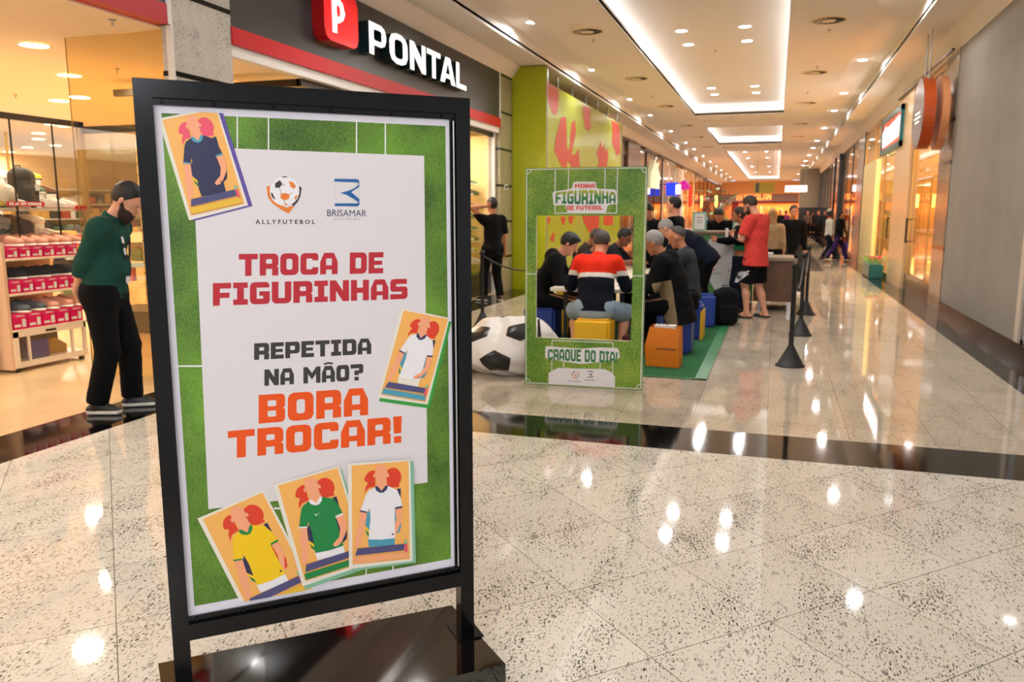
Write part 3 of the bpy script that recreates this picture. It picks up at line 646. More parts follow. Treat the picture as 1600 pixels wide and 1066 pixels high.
plaintext(A, 'S H O P P I N G', [(522, 344), (562, 344), (522, 340.5), (562, 340.5)], I['mid'], 4 * E1)
# the drawn stickers; template in the pixels of a crop of the lower right card, corners below
TPL = [(487, 95), (866, 66), (490, 740)]
def affine(src, dst):
    M = np.array([[x, y, 1] for x, y in src]); D = np.array(dst); K = np.linalg.solve(M, D); return lambda x, y: tuple(np.array([x, y, 1]) @ K)
def sticker(c, shirt, trim, shorts, strip, shadow, shoff, red='red', navy='navy', z0=5, armin=False, swoosh=False, bg='bgorange'):
    """c: top-left, top-right, bottom-left of the card in photo pixels"""
    f = affine(TPL, c); z = z0 * E1
    g = lambda pts: [f(*p) for p in pts]
    card = [(487, 95), (866, 66), (881, 690), (491, 740)]
    if shadow: A.poly([(x + shoff[0], y + shoff[1]) for x, y in g(card)], I[shadow], z)
    A.poly(g([(x - 3, y - 3) if i < 1 else (x, y) for i, (x, y) in enumerate(card)]), I['cardwhite'], z + E1)
    q = lambda pts, m, k: A.poly(g(pts), I[m], z + k * E1)
    q([(508, 104), (856, 76), (862, 678), (512, 712)], bg, 2)
    q([(585, 198), (590, 172), (606, 148), (632, 134), (652, 134), (652, 232), (610, 242), (588, 272), (592, 240), (608, 208)], red, 3)
    q(circ(762, 175, 50, 58, 24), red, 3); q([(722, 130), (770, 118), (800, 235), (728, 240)], red, 3.4)
    q([(785, 245), (808, 245), (808, 300), (795, 300)], navy, 3)
    q([(618, 375), (600, 400), (590, 460), (596, 520), (614, 540), (625, 460)], 'teal' if navy == 'blue' or shirt == 'white' else 'navy', 3)
    q([(590, 470), (618, 505), (616, 525), (592, 492)], 'yellow', 4); q([(592, 492), (614, 522), (612, 545), (600, 525)], 'green', 4)
    q([(770, 372), (808, 420), (812, 470), (800, 512), (772, 530)], 'teal' if shirt == 'white' else ('red' if shirt == 'yellow' else 'navy'), 3)
    # arms
    q([(560, 385), (602, 388), (590, 470), (556, 605), (522, 610), (536, 520)], 'skin', 4)
    if armin: q([(774, 370), (814, 362), (822, 410), (806, 470), (768, 522), (744, 540), (722, 542), (716, 528), (738, 508), (762, 490), (780, 440)], 'skin', 8)
    else: q([(774, 370), (812, 362), (814, 440), (790, 500), (772, 545), (768, 490), (780, 430)], 'skin', 5)
    # shorts, shirt, collar, sleeves' trim
    q([(607, 548), (771, 548), (770, 594), (611, 602)], shorts, 5)
    q([(655, 234), (612, 256), (596, 280), (578, 330), (558, 384), (602, 390), (618, 360), (622, 430), (609, 556), (690, 558), (772, 548), (770, 366), (816, 354), (806, 300), (786, 254), (730, 228), (690, 262)], shirt, 6)
    q([(557, 376), (604, 386), (602, 394), (557, 386)], trim, 7); q([(772, 360), (816, 350), (817, 362), (773, 371)], trim, 7)
    q([(650, 232), (664, 228), (690, 258), (716, 224), (729, 226), (722, 250), (696, 272), (690, 266), (684, 272), (656, 256)], trim, 8)
    # neck and head
    q([(660, 180), (722, 180), (720, 238), (691, 258), (663, 240)], 'skin', 7); q(circ(688, 146, 39, 50, 24), 'skin', 8)
    q(circ(646, 165, 8, 13, 10), 'skin', 8); q(circ(729, 163, 8, 13, 10), 'skin', 8)
    if swoosh: q([(662, 318), (668, 334), (694, 318), (674, 326)], 'white', 8)
    else: q(circ(757, 524, 6, 6, 10), 'dark', 8)
    # name strips
    q([(542, 612), (828, 583), (828, 622), (527, 656)], 'violet', 9); q([(519, 665), (846, 634), (850, 668), (517, 704)], strip, 9)
    q([(828, 585), (846, 580), (848, 632), (832, 636)], 'pink', 10); q([(828, 560), (842, 556), (846, 580), (830, 586)], 'mint', 10)
A.clip = [(.062, .390), (.888, .390), (.888, 1.822), (.060, 1.822)]
sticker([(248, 186), (339, 168), (295, 344.5)], 'navy', 'teal', 'navy', 'gold', 'purple', (7, 1), 'pink', 'navy', 5, True)
A.clip = None
sticker([(627, 482), (702.3, 497), (588.8, 621)], 'white', 'blue', 'cardwhite', 'teal', 'leaf', (3, 6), z0=5, armin=True)
A.clip = [(.060, .384), (.888, .384), (.888, 1.822), (.060, 1.822)]
sticker([(309.6, 810.6), (411.6, 766), (391, 972)], 'yellow', 'green', 'white', 'gold', None, (0, 0), z0=5)
sticker([(427.6, 757), (529, 727.4), (472, 915.4)], 'green', 'white', 'white', 'green', 'mint', (4, 5), z0=16, armin=True, swoosh=True)
A.clip = None
sticker([(542.9, 724), (639.4, 716.7), (544, 887.5)], 'white', 'blue', 'teal', 'peach', 'mint', (5, 3), z0=28)
po = A.mb.build('poster', stand, normals=False); po['label'] = 'printed poster TROCA DE FIGURINHAS with green turf border'
# ================================================================ implicit surfaces -> meshes (bodies, clothes, shoes, bags)
NP = np.array
def nrmz(v): v = NP(v, float); l = np.linalg.norm(v); return v / l if l > 1e-9 else v
class SDF:
    def __init__(s, k=.02): s.pr = []; s.k = k; s.post = []
    def cone(s, a, b, ra, rb, k=None, flat=None, side=None, depth=1., sub=False):
        """round cone a->b; flat='b' cuts it square at b ('ab' both); side+depth: section squeezed by depth across `side`"""
        s.pr.append(('cone', NP(a, float), NP(b, float), ra, rb, s.k if k is None else k, flat, None if side is None else nrmz(side), depth, sub)); return s
    def ell(s, c, r, M=None, k=None, sub=False):
        s.pr.append(('ell', NP(c, float), NP(r, float), np.eye(3) if M is None else M, None, s.k if k is None else k, None, None, 1, sub)); return s
    def rbox(s, c, r, rad, M=None, k=None, sub=False):
        s.pr.append(('box', NP(c, float), NP(r, float), np.eye(3) if M is None else M, rad, s.k if k is None else k, None, None, 1, sub)); return s
    def cut(s, p, n): s.post.append((NP(p, float), nrmz(n))); return s
    def bounds(s):
        lo, hi = NP([9e9] * 3), NP([-9e9] * 3)
        for p in s.pr:
            if p[-1]: continue
            if p[0] == 'cone': r = max(p[3], p[4]); lo = np.minimum(lo, np.minimum(p[1], p[2]) - r); hi = np.maximum(hi, np.maximum(p[1], p[2]) + r)
            else:
                r = p[2].max() + (p[4] or 0) if p[0] == 'ell' else np.linalg.norm(p[2]); lo = np.minimum(lo, p[1] - r); hi = np.maximum(hi, p[1] + r)
        return lo, hi
    def mesh(s, h, wrinkle=0., wf=60.):
        lo, hi = s.bounds(); lo = lo - 3 * h; hi = hi + 3 * h
        n = np.ceil((hi - lo) / h).astype(int) + 1
        X = [lo[i] + h * np.arange(n[i]) for i in range(3)]
        BIG = .15; D = np.full(n, BIG, np.float32)
        for p in s.pr:
            k = p[5]; mg = k + 2 * h + .03
            if p[0] == 'cone': r = max(p[3], p[4]); l, u = np.minimum(p[1], p[2]) - r - mg, np.maximum(p[1], p[2]) + r + mg
            else: r = (p[2].max() if p[0] == 'ell' else np.linalg.norm(p[2])) + mg; l, u = p[1] - r, p[1] + r
            i0 = np.clip(np.floor((l - lo) / h).astype(int), 0, n - 1); i1 = np.clip(np.ceil((u - lo) / h).astype(int) + 1, 1, n)
            if (i1 <= i0).any(): continue
            sl = tuple(slice(a, b) for a, b in zip(i0, i1))
            x = X[0][sl[0]][:, None, None].astype(np.float32); y = X[1][sl[1]][None, :, None].astype(np.float32); z = X[2][sl[2]][None, None, :].astype(np.float32)
            if p[0] == 'cone':
                a, b = p[1], p[2]; ab = b - a; L2 = max(ab @ ab, 1e-9); px, py, pz_ = x - a[0], y - a[1], z - a[2]
                tr = (px * ab[0] + py * ab[1] + pz_ * ab[2]) / L2; t = np.clip(tr, 0, 1)
                qx, qy, qz = px - t * ab[0], py - t * ab[1], pz_ - t * ab[2]
                if p[7] is not None and p[8] != 1:
                    sd = p[7]; pr_ = qx * sd[0] + qy * sd[1] + qz * sd[2]; d2 = qx * qx + qy * qy + qz * qz; d = np.sqrt(np.maximum(pr_ ** 2 + (d2 - pr_ ** 2) / p[8] ** 2, 1e-12))
                    r_ = p[3] + (p[4] - p[3]) * t; v = (d - r_) * (p[8] * .5 + .5)
                else: v = np.sqrt(qx * qx + qy * qy + qz * qz) - (p[3] + (p[4] - p[3]) * t)
                if p[6]:
                    L = math.sqrt(L2)
                    if 'b' in p[6]: v = np.maximum(v, (tr - 1) * L)
                    if 'a' in p[6]: v = np.maximum(v, -tr * L)
            else:
                c, M = p[1], p[3]; px, py, pz_ = x - c[0], y - c[1], z - c[2]
                q = [px * M[i][0] + py * M[i][1] + pz_ * M[i][2] for i in range(3)]
                if p[0] == 'ell':
                    r = p[2]; k0 = np.sqrt(sum((q[i] / r[i]) ** 2 for i in range(3))); k1 = np.sqrt(sum((q[i] / r[i] ** 2) ** 2 for i in range(3))); v = k0 * (k0 - 1) / np.maximum(k1, 1e-6)
                else:
                    r, rad = p[2], p[4]; w = [np.abs(q[i]) - r[i] + rad for i in range(3)]
                    v = np.sqrt(sum(np.maximum(i, 0) ** 2 for i in w)) + np.minimum(np.maximum(np.maximum(w[0], w[1]), w[2]), 0) - rad
            A_ = D[sl]
            if p[-1]: hh = np.maximum(k - np.abs(A_ + v), 0) / max(k, 1e-6); D[sl] = np.maximum(A_, -v) + hh * hh * k * .25
            else: hh = np.maximum(k - np.abs(A_ - v), 0) / max(k, 1e-6); D[sl] = np.minimum(A_, v) - hh * hh * k * .25
        if wrinkle:
            x = X[0][:, None, None]; y = X[1][None, :, None]; z = X[2][None, None, :]
            D = D + (wrinkle * (np.sin(x * wf * .7 + 3 * np.sin(z * wf * .23)) * np.sin(z * wf + 2.2 * np.sin(y * wf * .4) + x * wf * .5) * .7 + .4 * np.sin(y * wf * .9 + z * wf * .5))).astype(np.float32)
        for c, nn in s.post:
            pl_ = ((X[0] - c[0]) * nn[0])[:, None, None] + ((X[1] - c[1]) * nn[1])[None, :, None] + ((X[2] - c[2]) * nn[2])[None, None, :]
            D = np.maximum(D, pl_.astype(np.float32))
        return surfnet(D, lo, h)
def surfnet(D, lo, h):
    S = D < 0; n = D.shape
    c = lambda A_, i, j, k: A_[i:n[0] - 1 + i, j:n[1] - 1 + j, k:n[2] - 1 + k]
    cnt = sum(c(S, i, j, k).astype(np.int8) for i in (0, 1) for j in (0, 1) for k in (0, 1)); act = (cnt > 0) & (cnt < 8)
    ids = np.full(act.shape, -1, np.int64); I_ = np.argwhere(act); ids[act] = np.arange(len(I_))
    if not len(I_): return np.zeros((0, 3)), np.zeros((0, 4), int)
    i, j, k = I_.T; P = np.zeros((len(I_), 3)); N = np.zeros(len(I_))
    for ax in range(3):
        o1, o2 = [(1, 2), (0, 2), (0, 1)][ax]
        for a in (0, 1):
            for b in (0, 1):
                q = [i.copy(), j.copy(), k.copy()]; q[o1] = q[o1] + a; q[o2] = q[o2] + b
                r = [t.copy() for t in q]; r[ax] = r[ax] + 1
                d0, d1 = D[q[0], q[1], q[2]], D[r[0], r[1], r[2]]; m = (d0 < 0) != (d1 < 0)
                t = np.where(m, d0 / np.where(m, d0 - d1, 1), 0)
                p = np.stack(q, 1).astype(float); p[:, ax] += t
                P[m] += p[m]; N[m] += 1
    V = lo + (P / N[:, None]) * h; F_ = []
    for ax in range(3):
        o1, o2 = [(1, 2), (2, 0), (0, 1)][ax]
        sl = [slice(1, n[0] - 1), slice(1, n[1] - 1), slice(1, n[2] - 1)]; sl[ax] = slice(0, n[ax] - 1)
        s2 = list(sl); s2[ax] = slice(1, n[ax]); A0, A1 = S[tuple(sl)], S[tuple(s2)]
        for sg, m in ((0, A0 & ~A1), (1, ~A0 & A1)):
            q = np.argwhere(m)
            if not len(q): continue
            q = q + NP([s_.start for s_ in sl])
            def cell(d1, d2):
                r = q.copy(); r[:, o1] -= d1; r[:, o2] -= d2; return ids[r[:, 0], r[:, 1], r[:, 2]]
            f = np.stack([cell(1, 1), cell(0, 1), cell(0, 0), cell(1, 0)], 1)
            F_.append(f if sg == 0 else f[:, ::-1])
    F_ = np.concatenate(F_); F_ = F_[(F_ >= 0).all(1)]
    # light smoothing
    return V, F_
def relax(V, F_, it=1, f=.4):
    for _ in range(it):
        s_ = np.zeros_like(V); n = np.zeros(len(V))
        for a, b in ((0, 1), (1, 2), (2, 3), (3, 0)):
            np.add.at(s_, F_[:, a], V[F_[:, b]]); np.add.at(n, F_[:, a], 1); np.add.at(s_, F_[:, b], V[F_[:, a]]); np.add.at(n, F_[:, b], 1)
        V = V + f * (s_ / np.maximum(n, 1)[:, None] - V)
    return V
def put(name, parts, mats, parent=None, paint=None, rel=1):
    """parts: list of (V, F); mats: a material or a list; paint(face centres) -> material index"""
    Vs, Fs, o = [], [], 0
    for V, F_ in parts:
        if not len(V): continue
        if rel: V = relax(V, F_, rel)
        Vs.append(V); Fs.append(F_ + o); o += len(V)
    V = np.concatenate(Vs); F_ = np.concatenate(Fs); me = bpy.data.meshes.new(name)
    me.vertices.add(len(V)); me.vertices.foreach_set('co', V.astype(np.float32).ravel()); me.loops.add(F_.size); me.loops.foreach_set('vertex_index', F_.ravel().astype(np.int32))
    me.polygons.add(len(F_)); me.polygons.foreach_set('loop_start', np.arange(0, F_.size, 4, dtype=np.int32)); me.polygons.foreach_set('use_smooth', np.ones(len(F_), bool))
    for m in (mats if isinstance(mats, (list, tuple)) else [mats]): me.materials.append(m)
    if paint is not None:
        C_ = V[F_].mean(1); me.polygons.foreach_set('material_index', np.asarray(paint(C_)).astype(np.int32))
    me.update(calc_edges=True); me.validate(); o_ = bpy.data.objects.new(name, me); COL.objects.link(o_)
    if parent is not None: o_.parent = parent
    return o_

# ---------------------------------------------------------------- people
def rotX(a): c, s_ = math.cos(a), math.sin(a); return NP([[1, 0, 0], [0, c, -s_], [0, s_, c]])
def rotY(a): c, s_ = math.cos(a), math.sin(a); return NP([[c, 0, s_], [0, 1, 0], [-s_, 0, c]])
def rotZ(a): c, s_ = math.cos(a), math.sin(a); return NP([[c, -s_, 0], [s_, c, 0], [0, 0, 1]])
def ik(a, t, l1, l2, pole):
    a, t = NP(a, float), NP(t, float); d = t - a; L = np.linalg.norm(d); L = min(L, (l1 + l2) * .995); d = nrmz(d); t = a + d * L
    x = (l1 * l1 - l2 * l2 + L * L) / (2 * L); hgt = math.sqrt(max(l1 * l1 - x * x, 0)); p = NP(pole, float); p = nrmz(p - d * (p @ d)); return a + d * x + p * hgt, t
def hand_prims(S, w, d, nrm, thumb, curl=.5, sc=1.):
    """w wrist, d direction of the fingers, nrm out of the back of the hand, thumb: direction on the thumb side"""
    d = nrmz(d); t = nrmz(NP(thumb, float) - d * (NP(thumb, float) @ d)); b = nrmz(np.cross(d, t))
    if b @ NP(nrm, float) < 0: b = -b
    r = .0085 * sc
    S.cone(w - d * .02, w + d * .02, .023 * sc, .024 * sc, .012, side=t, depth=.75)
    for i, (x, ln) in enumerate(((.028, .072), (.010, .080), (-.009, .074), (-.027, .058))):
        k0 = w + d * (.088 - .004 * abs(i - 1)) * sc + t * x * sc; S.cone(w + d * .012 + t * x * .6, k0, .015 * sc, .0115 * sc, .011)
        p = k0; ang = 0
        for j, f in enumerate((.46, .31, .23)):
            ang += curl * (.75, .9, .6)[j] * (1 + .12 * i); dd = d * math.cos(ang) - b * math.sin(ang) + t * x * 1.2; q = p + nrmz(dd) * ln * f * sc
            S.cone(p, q, r * (1 - .08 * j), r * (1 - .08 * (j + 1)), .003); p = q
    p = w + d * .022 * sc + t * .020 * sc; q = p + nrmz(d * .75 + t * .7 - b * .25) * .040 * sc; S.cone(p, q, .0145 * sc, .0115 * sc, .008)
    q2 = q + nrmz(d * .9 + t * .25 - b * (.2 + .4 * curl)) * .030 * sc; S.cone(q, q2, .0105 * sc, .0095 * sc, .004); q3 = q2 + nrmz(d - b * (.3 + .5 * curl)) * .023 * sc; S.cone(q2, q3, .0095 * sc, .008 * sc, .003)
SKIN = dict(light=mat('skin_light', '#d99b7c', rough=.5), tan=mat('skin_tan', '#b87754', rough=.5), brown=mat('skin_brown', '#8a5136', rough=.5))
for m in SKIN.values(): m.node_tree.nodes['Principled BSDF'].inputs['Subsurface Weight'].default_value = .08
M_hairblk = mat('hair_black', '#14100e', rough=.55, bump=(160, .2)); M_hairbrn = mat('hair_brown', '#3b2a20', rough=.6, bump=(160, .2)); M_hairgry = mat('hair_grey', '#8f8b88', rough=.7, bump=(160, .25), noise=(60, .3)); M_hairdk = mat('hair_dark_grey', '#413a37', rough=.65, bump=(160, .25), noise=(50, .3)); M_blond = mat('hair_blond', '#9a7040', rough=.6, bump=(200, .5))
M_eye = mat('eye_white', '#b8aa9c', rough=.3); M_lip = mat('lip', '#9c5142', rough=.5); M_brow = M_hairblk
def cloth(n, c, **k): return mat('cloth_' + n, c, rough=k.pop('rough', .9), spec=.18, noise=(14, .08), bump=(38, .35), **k)
def person(label, loc, face, H=1.74, cell=.009, pelvis=None, lean=0., lean2=None, side=0., headp=0., heady=0., headr=0., arms=None, legs=None, build=1., belly=0., skin='light',
           hair=None, top=None, bottom=None, shoes=None, cat='person', group=None, face_detail=True, female=False, hands=True, extra=None, name='person', sleeves=(1., 1.), collar=True, twist=0., curl=(.5, .5)):
    """local frame: x right, y forward, z up; face: heading in degrees (0 looks along +Y of the place, positive turns left).
    arms: (left, right) each (wrist target, elbow pole, finger dir, back-of-hand, thumb dir) or None for hanging"""
    s = H / 1.75; sk = SKIN[skin]; root = thing(name, label, cat, loc, R(face), group)
    P = NP(pelvis if pelvis is not None else (0, 0, .93 * s), float); l1, l2 = .43 * s, .41 * s
    lean2 = lean if lean2 is None else lean2
    up1 = NP([math.sin(R(side)), math.sin(R(lean)), math.cos(R(lean))]); up1 = nrmz(up1); up2 = nrmz(NP([math.sin(R(side)), math.sin(R(lean2)), math.cos(R(lean2))]))
    mid = P + up1 * .24 * s; chest = mid + up2 * .14 * s; nb = mid + up2 * .29 * s
    rt = rotZ(R(twist)) @ NP([1., 0, 0]); fw = nrmz(np.cross(up2, rt)); sw = (.165 if female else .185) * s * (1 + .12 * (build - 1))
    sh = [nb - up2 * .055 * s + rt * q * sw for q in (-1, 1)]
    hM = rotZ(R(heady)) @ rotX(-R(headp)) @ rotY(R(headr)); hup = hM @ NP([0, 0, 1.]); hfw = hM @ NP([0, 1., 0]); hrt = hM @ NP([1., 0, 0])
    neckd = nrmz(up2 * .55 + hup * .45 + fw * .10); hc = nb + neckd * .085 * s + hup * .110 * s + hfw * .018
    arms = arms or (None, None); A_ = []
    for i, q in ((0, -1), (1, 1)):
        a = arms[i] or ((q * (sw + .07 * s), .02, P[2] - .10 * s), (q * .25, -1, 0), (0, .12, -1), (q, 0, 0), (-q * .2, 1, 0))
        el, wr = ik(sh[i], a[0], .285 * s, .25 * s, a[1]); A_.append((el, wr, a))
    legs = legs or (None, None); hp = [P + NP([q * .092 * s, 0, -.02]) for q in (-1, 1)]; Lg = []
    for i, q in ((0, -1), (1, 1)):
        a = legs[i] or ((q * .11 * s, -.02, .085 * s), (q * .05, 1, 0), (q * .25, 1, 0)); kn, an = ik(hp[i], a[0], l1, l2, a[1]); Lg.append((kn, an, nrmz(a[2])))
    b = build
    # --- skin: one continuous body
    B = SDF(.028)
    def torso(S, o=0., k=.05):
        S.cone(P, mid, (.148 if female else .142) * s * b + o, .125 * s * b + o, k, side=rt, depth=.72).cone(mid, chest + up2 * .02, .125 * s * b + o, .142 * s * b + o, k, side=rt, depth=.70)
        S.cone(sh[0] + rt * .04 * s, sh[1] - rt * .04 * s, .068 * s + o, .068 * s + o, k).cone(sh[0] + rt * .01, A_[0][0] * .15 + sh[0] * .85, .052 * s + o, .048 * s + o, .03).cone(sh[1] - rt * .01, A_[1][0] * .15 + sh[1] * .85, .052 * s + o, .048 * s + o, .03)
        S.cone(nb - up2 * .02, nb + up2 * .02 * s, .07 * s + o * .5, .05 * s + o * .5, .04)
        if belly: S.ell(mid - up1 * .06 + fw * .045 * s, (.12 * s * b + o, .10 * s * belly + o, .13 * s + o), k=.06)
        if female:
            for q in (-1, 1): S.ell(chest + up2 * -.03 + rt * q * .07 * s + fw * .075 * s, (.06 + o, .055 + o, .06 + o), k=.03)
    torso(B)
    B.cone(nb, hc - hup * .06 * s - hfw * .015, .054 * s, .052 * s, .02)
    hs = s * (1.10 if not female else 1.05)
    HM = NP([hrt, hfw, hup])
    B.ell(hc + hup * .02 * hs - hfw * .008, (.075 * hs, .094 * hs, .098 * hs), HM, .02).ell(hc - hup * .052 * hs + hfw * .03 * hs, (.052 * hs, .060 * hs, .062 * hs), HM, .03)
    if face_detail:
        B.cone(hc + hfw * .086 * hs + hup * .010 * hs, hc + hfw * .110 * hs - hup * .028 * hs, .009, .014, .010)   # nose
        for q in (-1, 1):
            B.ell(hc + hrt * q * .078 * hs - hup * .008 - hfw * .008, (.010, .018, .031), HM, .006)                # ear
            B.ell(hc + hfw * .085 * hs + hup * .008 * hs + hrt * q * .031 * hs, (.016, .012, .012), HM, .012, sub=True)  # eye socket
            B.cone(hc + hfw * .088 * hs + hup * .026 * hs + hrt * q * .015, hc + hfw * .076 * hs + hup * .024 * hs + hrt * q * .048, .006, .005, .01)
        B.cone(hc + hfw * .088 * hs - hup * .058 * hs - hrt * .018, hc + hfw * .088 * hs - hup * .058 * hs + hrt * .018, .008, .008, .006)  # mouth
        B.ell(hc + hfw * .078 * hs - hup * .092 * hs, (.02, .016, .016), HM, .02)                                  # chin
    for i in (0, 1):
        el, wr, a = A_[i]; B.cone(sh[i], el, .050 * s * b ** .5, .040 * s, .02).cone(el, el * .6 + wr * .4, .040 * s, .038 * s, .02).cone(el * .6 + wr * .4, wr, .037 * s, .025 * s, .02)
        kn, an, ft = Lg[i]; B.cone(hp[i], kn, .082 * s * b ** .5, .054 * s, .03).cone(kn, kn * .62 + an * .38 - NP([0, .01, 0]), .052 * s, .054 * s, .03).cone(kn * .62 + an * .38 - NP([0, .01, 0]), an, .053 * s, .036 * s, .03)
        heel = an * NP([1, 1, 0]) - ft * .045 + NP([0, 0, an[2] * .38]); toe = an * NP([1, 1, 0]) + ft * .15 + NP([0, 0, an[2] * .24]); B.cone(an, heel, .034 * s, .030, .02).cone(heel, toe, .030, .028, .02, side=np.cross(ft, [0, 0, 1]), depth=.75).cone(an, an * NP([1, 1, 0]) + ft * .08 + NP([0, 0, an[2] * .5]), .032, .028, .02)
        if not hands: B.cone(wr, wr + nrmz(a[2]) * .08, .030, .026, .015, side=nrmz(a[4]), depth=.5)
    parts = [B.mesh(cell)]
    if hands:
        for i in (0, 1):
            Hn = SDF(.01); el, wr, a = A_[i]; Hn.cone(wr - nrmz(wr - el) * .05, wr, .030 * s, .026 * s, .01, flat='a'); hand_prims(Hn, wr, a[2], a[3], a[4], curl[i], s); parts.append(Hn.mesh(min(cell * .6, .0055)))
    put('body', parts, sk, root)
    if face_detail:
        for q in (-1, 1):
            c = hc + hfw * .0795 * hs + hup * .006 * hs + hrt * q * .031 * hs
            mb = MB(); V = []
            for a1 in range(0, 7):
                for a2 in range(10): t, u = math.pi * a1 / 6, 2 * math.pi * a2 / 10; V.append(c + .0100 * (hrt * math.sin(t) * math.cos(u) + hup * math.sin(t) * math.sin(u) * .62 + hfw * math.cos(t)))
            Fq = [(r_ * 10 + i, r_ * 10 + (i + 1) % 10, (r_ + 1) * 10 + (i + 1) % 10, (r_ + 1) * 10 + i) for r_ in range(6) for i in range(10)]
            mb.add(V, Fq[:20], M_hairblk, True); mb.add(V, Fq[20:], M_eye, True); mb.build('eye', root)
    ctx = dict(P=P, mid=mid, chest=chest, nb=nb, sh=sh, A=A_, L=Lg, hp=hp, hc=hc, hM=HM, hup=hup, hfw=hfw, hrt=hrt, rt=rt, fw=fw, up1=up1, up2=up2, s=s, hs=hs, root=root, cell=cell, torso=torso, b=b)
    # --- hair: (material, style)
    if hair:
        hm, st = hair; Hh = SDF(.012); o = .010
        Hh.ell(hc + hup * .028 * hs - hfw * .017, (.079 * hs + o * .4, .095 * hs + o * .7, .096 * hs + o * .8), HM)
        if st in ('short', 'fringe', 'receding', 'cap'):
            fr = {'short': .034, 'fringe': .055, 'receding': -.045, 'cap': .042}[st]
            # cut away the face: a slanted plane from the forehead down behind the ears
            Hh.cut(hc + hfw * fr + hup * .035, hfw * .80 - hup * .60)
            Hh.cut(hc - hup * (.022 if st != 'cap' else .05), -hup * .9 + hfw * .42)
            if st == 'fringe': Hh.ell(hc + hfw * .030 * hs + hup * .088 * hs, (.072, .066, .034), HM, .02)
        elif st == 'long':
            Hh.cut(hc + hfw * .052 + hup * .045, hfw * .93 - hup * .35)
            Hh.cone(hc - hfw * .05 + hup * .02, nb - fw * .075 - up2 * .08, .078, .05, .04, side=rt, depth=.5)
        elif st == 'bun': Hh.cut(hc + hfw * .05 + hup * .045, hfw * .85 - hup * .5).cut(hc - hup * .06, -hup); Hh.ell(hc - hfw * .10 + hup * .07, (.04, .04, .04))
        put('hair', [Hh.mesh(max(cell * .8, .005), .0016, 110)], hm, root)
        if st == 'receding': pass
    # --- upper garment
    if top:
        T = SDF(.03); th = top.get('th', .016); torso(T, th, .05)
        hem = top.get('hem', -.10); T.cone(P + up1 * (hem - .03) * s, P, (.150 + top.get('flare', 0)) * s * b + th, .146 * s * b + th, .04, side=rt, depth=.74)
        for i in (0, 1):
            el, wr, a = A_[i]; q = top.get('sleeve', 1.)
            if q <= .5: e2 = sh[i] + (el - sh[i]) * (q * 2); T.cone(sh[i], e2, .056 * s * b ** .5 + th, .050 * s + th + .006, .03, flat='b')
            else:
                w2 = el + (wr - el) * ((q - .5) * 2); T.cone(sh[i], el, .054 * s * b ** .5 + th, .043 * s + th, .03).cone(el, w2, .043 * s + th, (.030 if q > .9 else .038) * s + th * .9, .03, flat='b')
        # hollow neck opening, then hem
        ck = top.get('collar', .03)
        if ck: T.cone(nb - up2 * .01 + fw * .0, nb + nrmz(up2 * .9 + neckd * .6) * (ck + .02), .070 * s + th * .4, .060 * s + th * .3, .015, flat='b')
        T.cut(nb + up2 * (.018 + ck), nrmz(up2 + fw * top.get('necktilt', .25)))
        T.cut(P + up1 * hem * s, -up1)
        if top.get('open'): pass
        if top.get('hood'): T.cone(nb - fw * .075 - rt * .07, nb - fw * .075 + rt * .07, .045, .045, .03).ell(nb - fw * .10 - up2 * .03, (.10, .055, .075), NP([rt, fw, up2]), .03)
        o_ = put(top.get('name', 'shirt'), [T.mesh(cell, top.get('wr', .0022), 42)], top['mats'], root, paint=(lambda C_, f=top.get('paint'): f(C_, ctx)) if top.get('paint') else None)
        if top.get('label'): o_['label'] = top['label']
    # --- lower garment
    if bottom:
        T = SDF(.03); th = bottom.get('th', .014); q = bottom.get('len', .99); ease = bottom.get('ease', 0)
        T.cone(P - up1 * .03, P + up1 * bottom.get('waist', .06), .146 * s * b + th, .138 * s * b + th, .04, side=rt, depth=.74)
        for i in (0, 1):
            kn, an, ft = Lg[i]; T.cone(P + (hp[i] - P) * .9, hp[i], .09 * s + th, .09 * s * b ** .5 + th, .04)
            if q <= .5: k2 = hp[i] + (kn - hp[i]) * (q * 2); T.cone(hp[i], k2, .086 * s * b ** .5 + th, .066 * s + th + ease, .035, flat='b')
            else: a2 = kn + (an - kn) * ((q - .5) * 2); T.cone(hp[i], kn, .086 * s * b ** .5 + th, .058 * s + th + ease * .5, .035).cone(kn, a2, .056 * s + th + ease * .6, bottom.get('cuff', .046) * s + th + ease, .02, flat='b')
        T.cut(P + up1 * bottom.get('waist', .06), up1)
        o_ = put(bottom.get('name', 'trousers'), [T.mesh(cell, bottom.get('wr', .002), 48)], bottom['mats'], root, paint=(lambda C_, f=bottom.get('paint'): f(C_, ctx)) if bottom.get('paint') else None)
        if bottom.get('label'): o_['label'] = bottom['label']
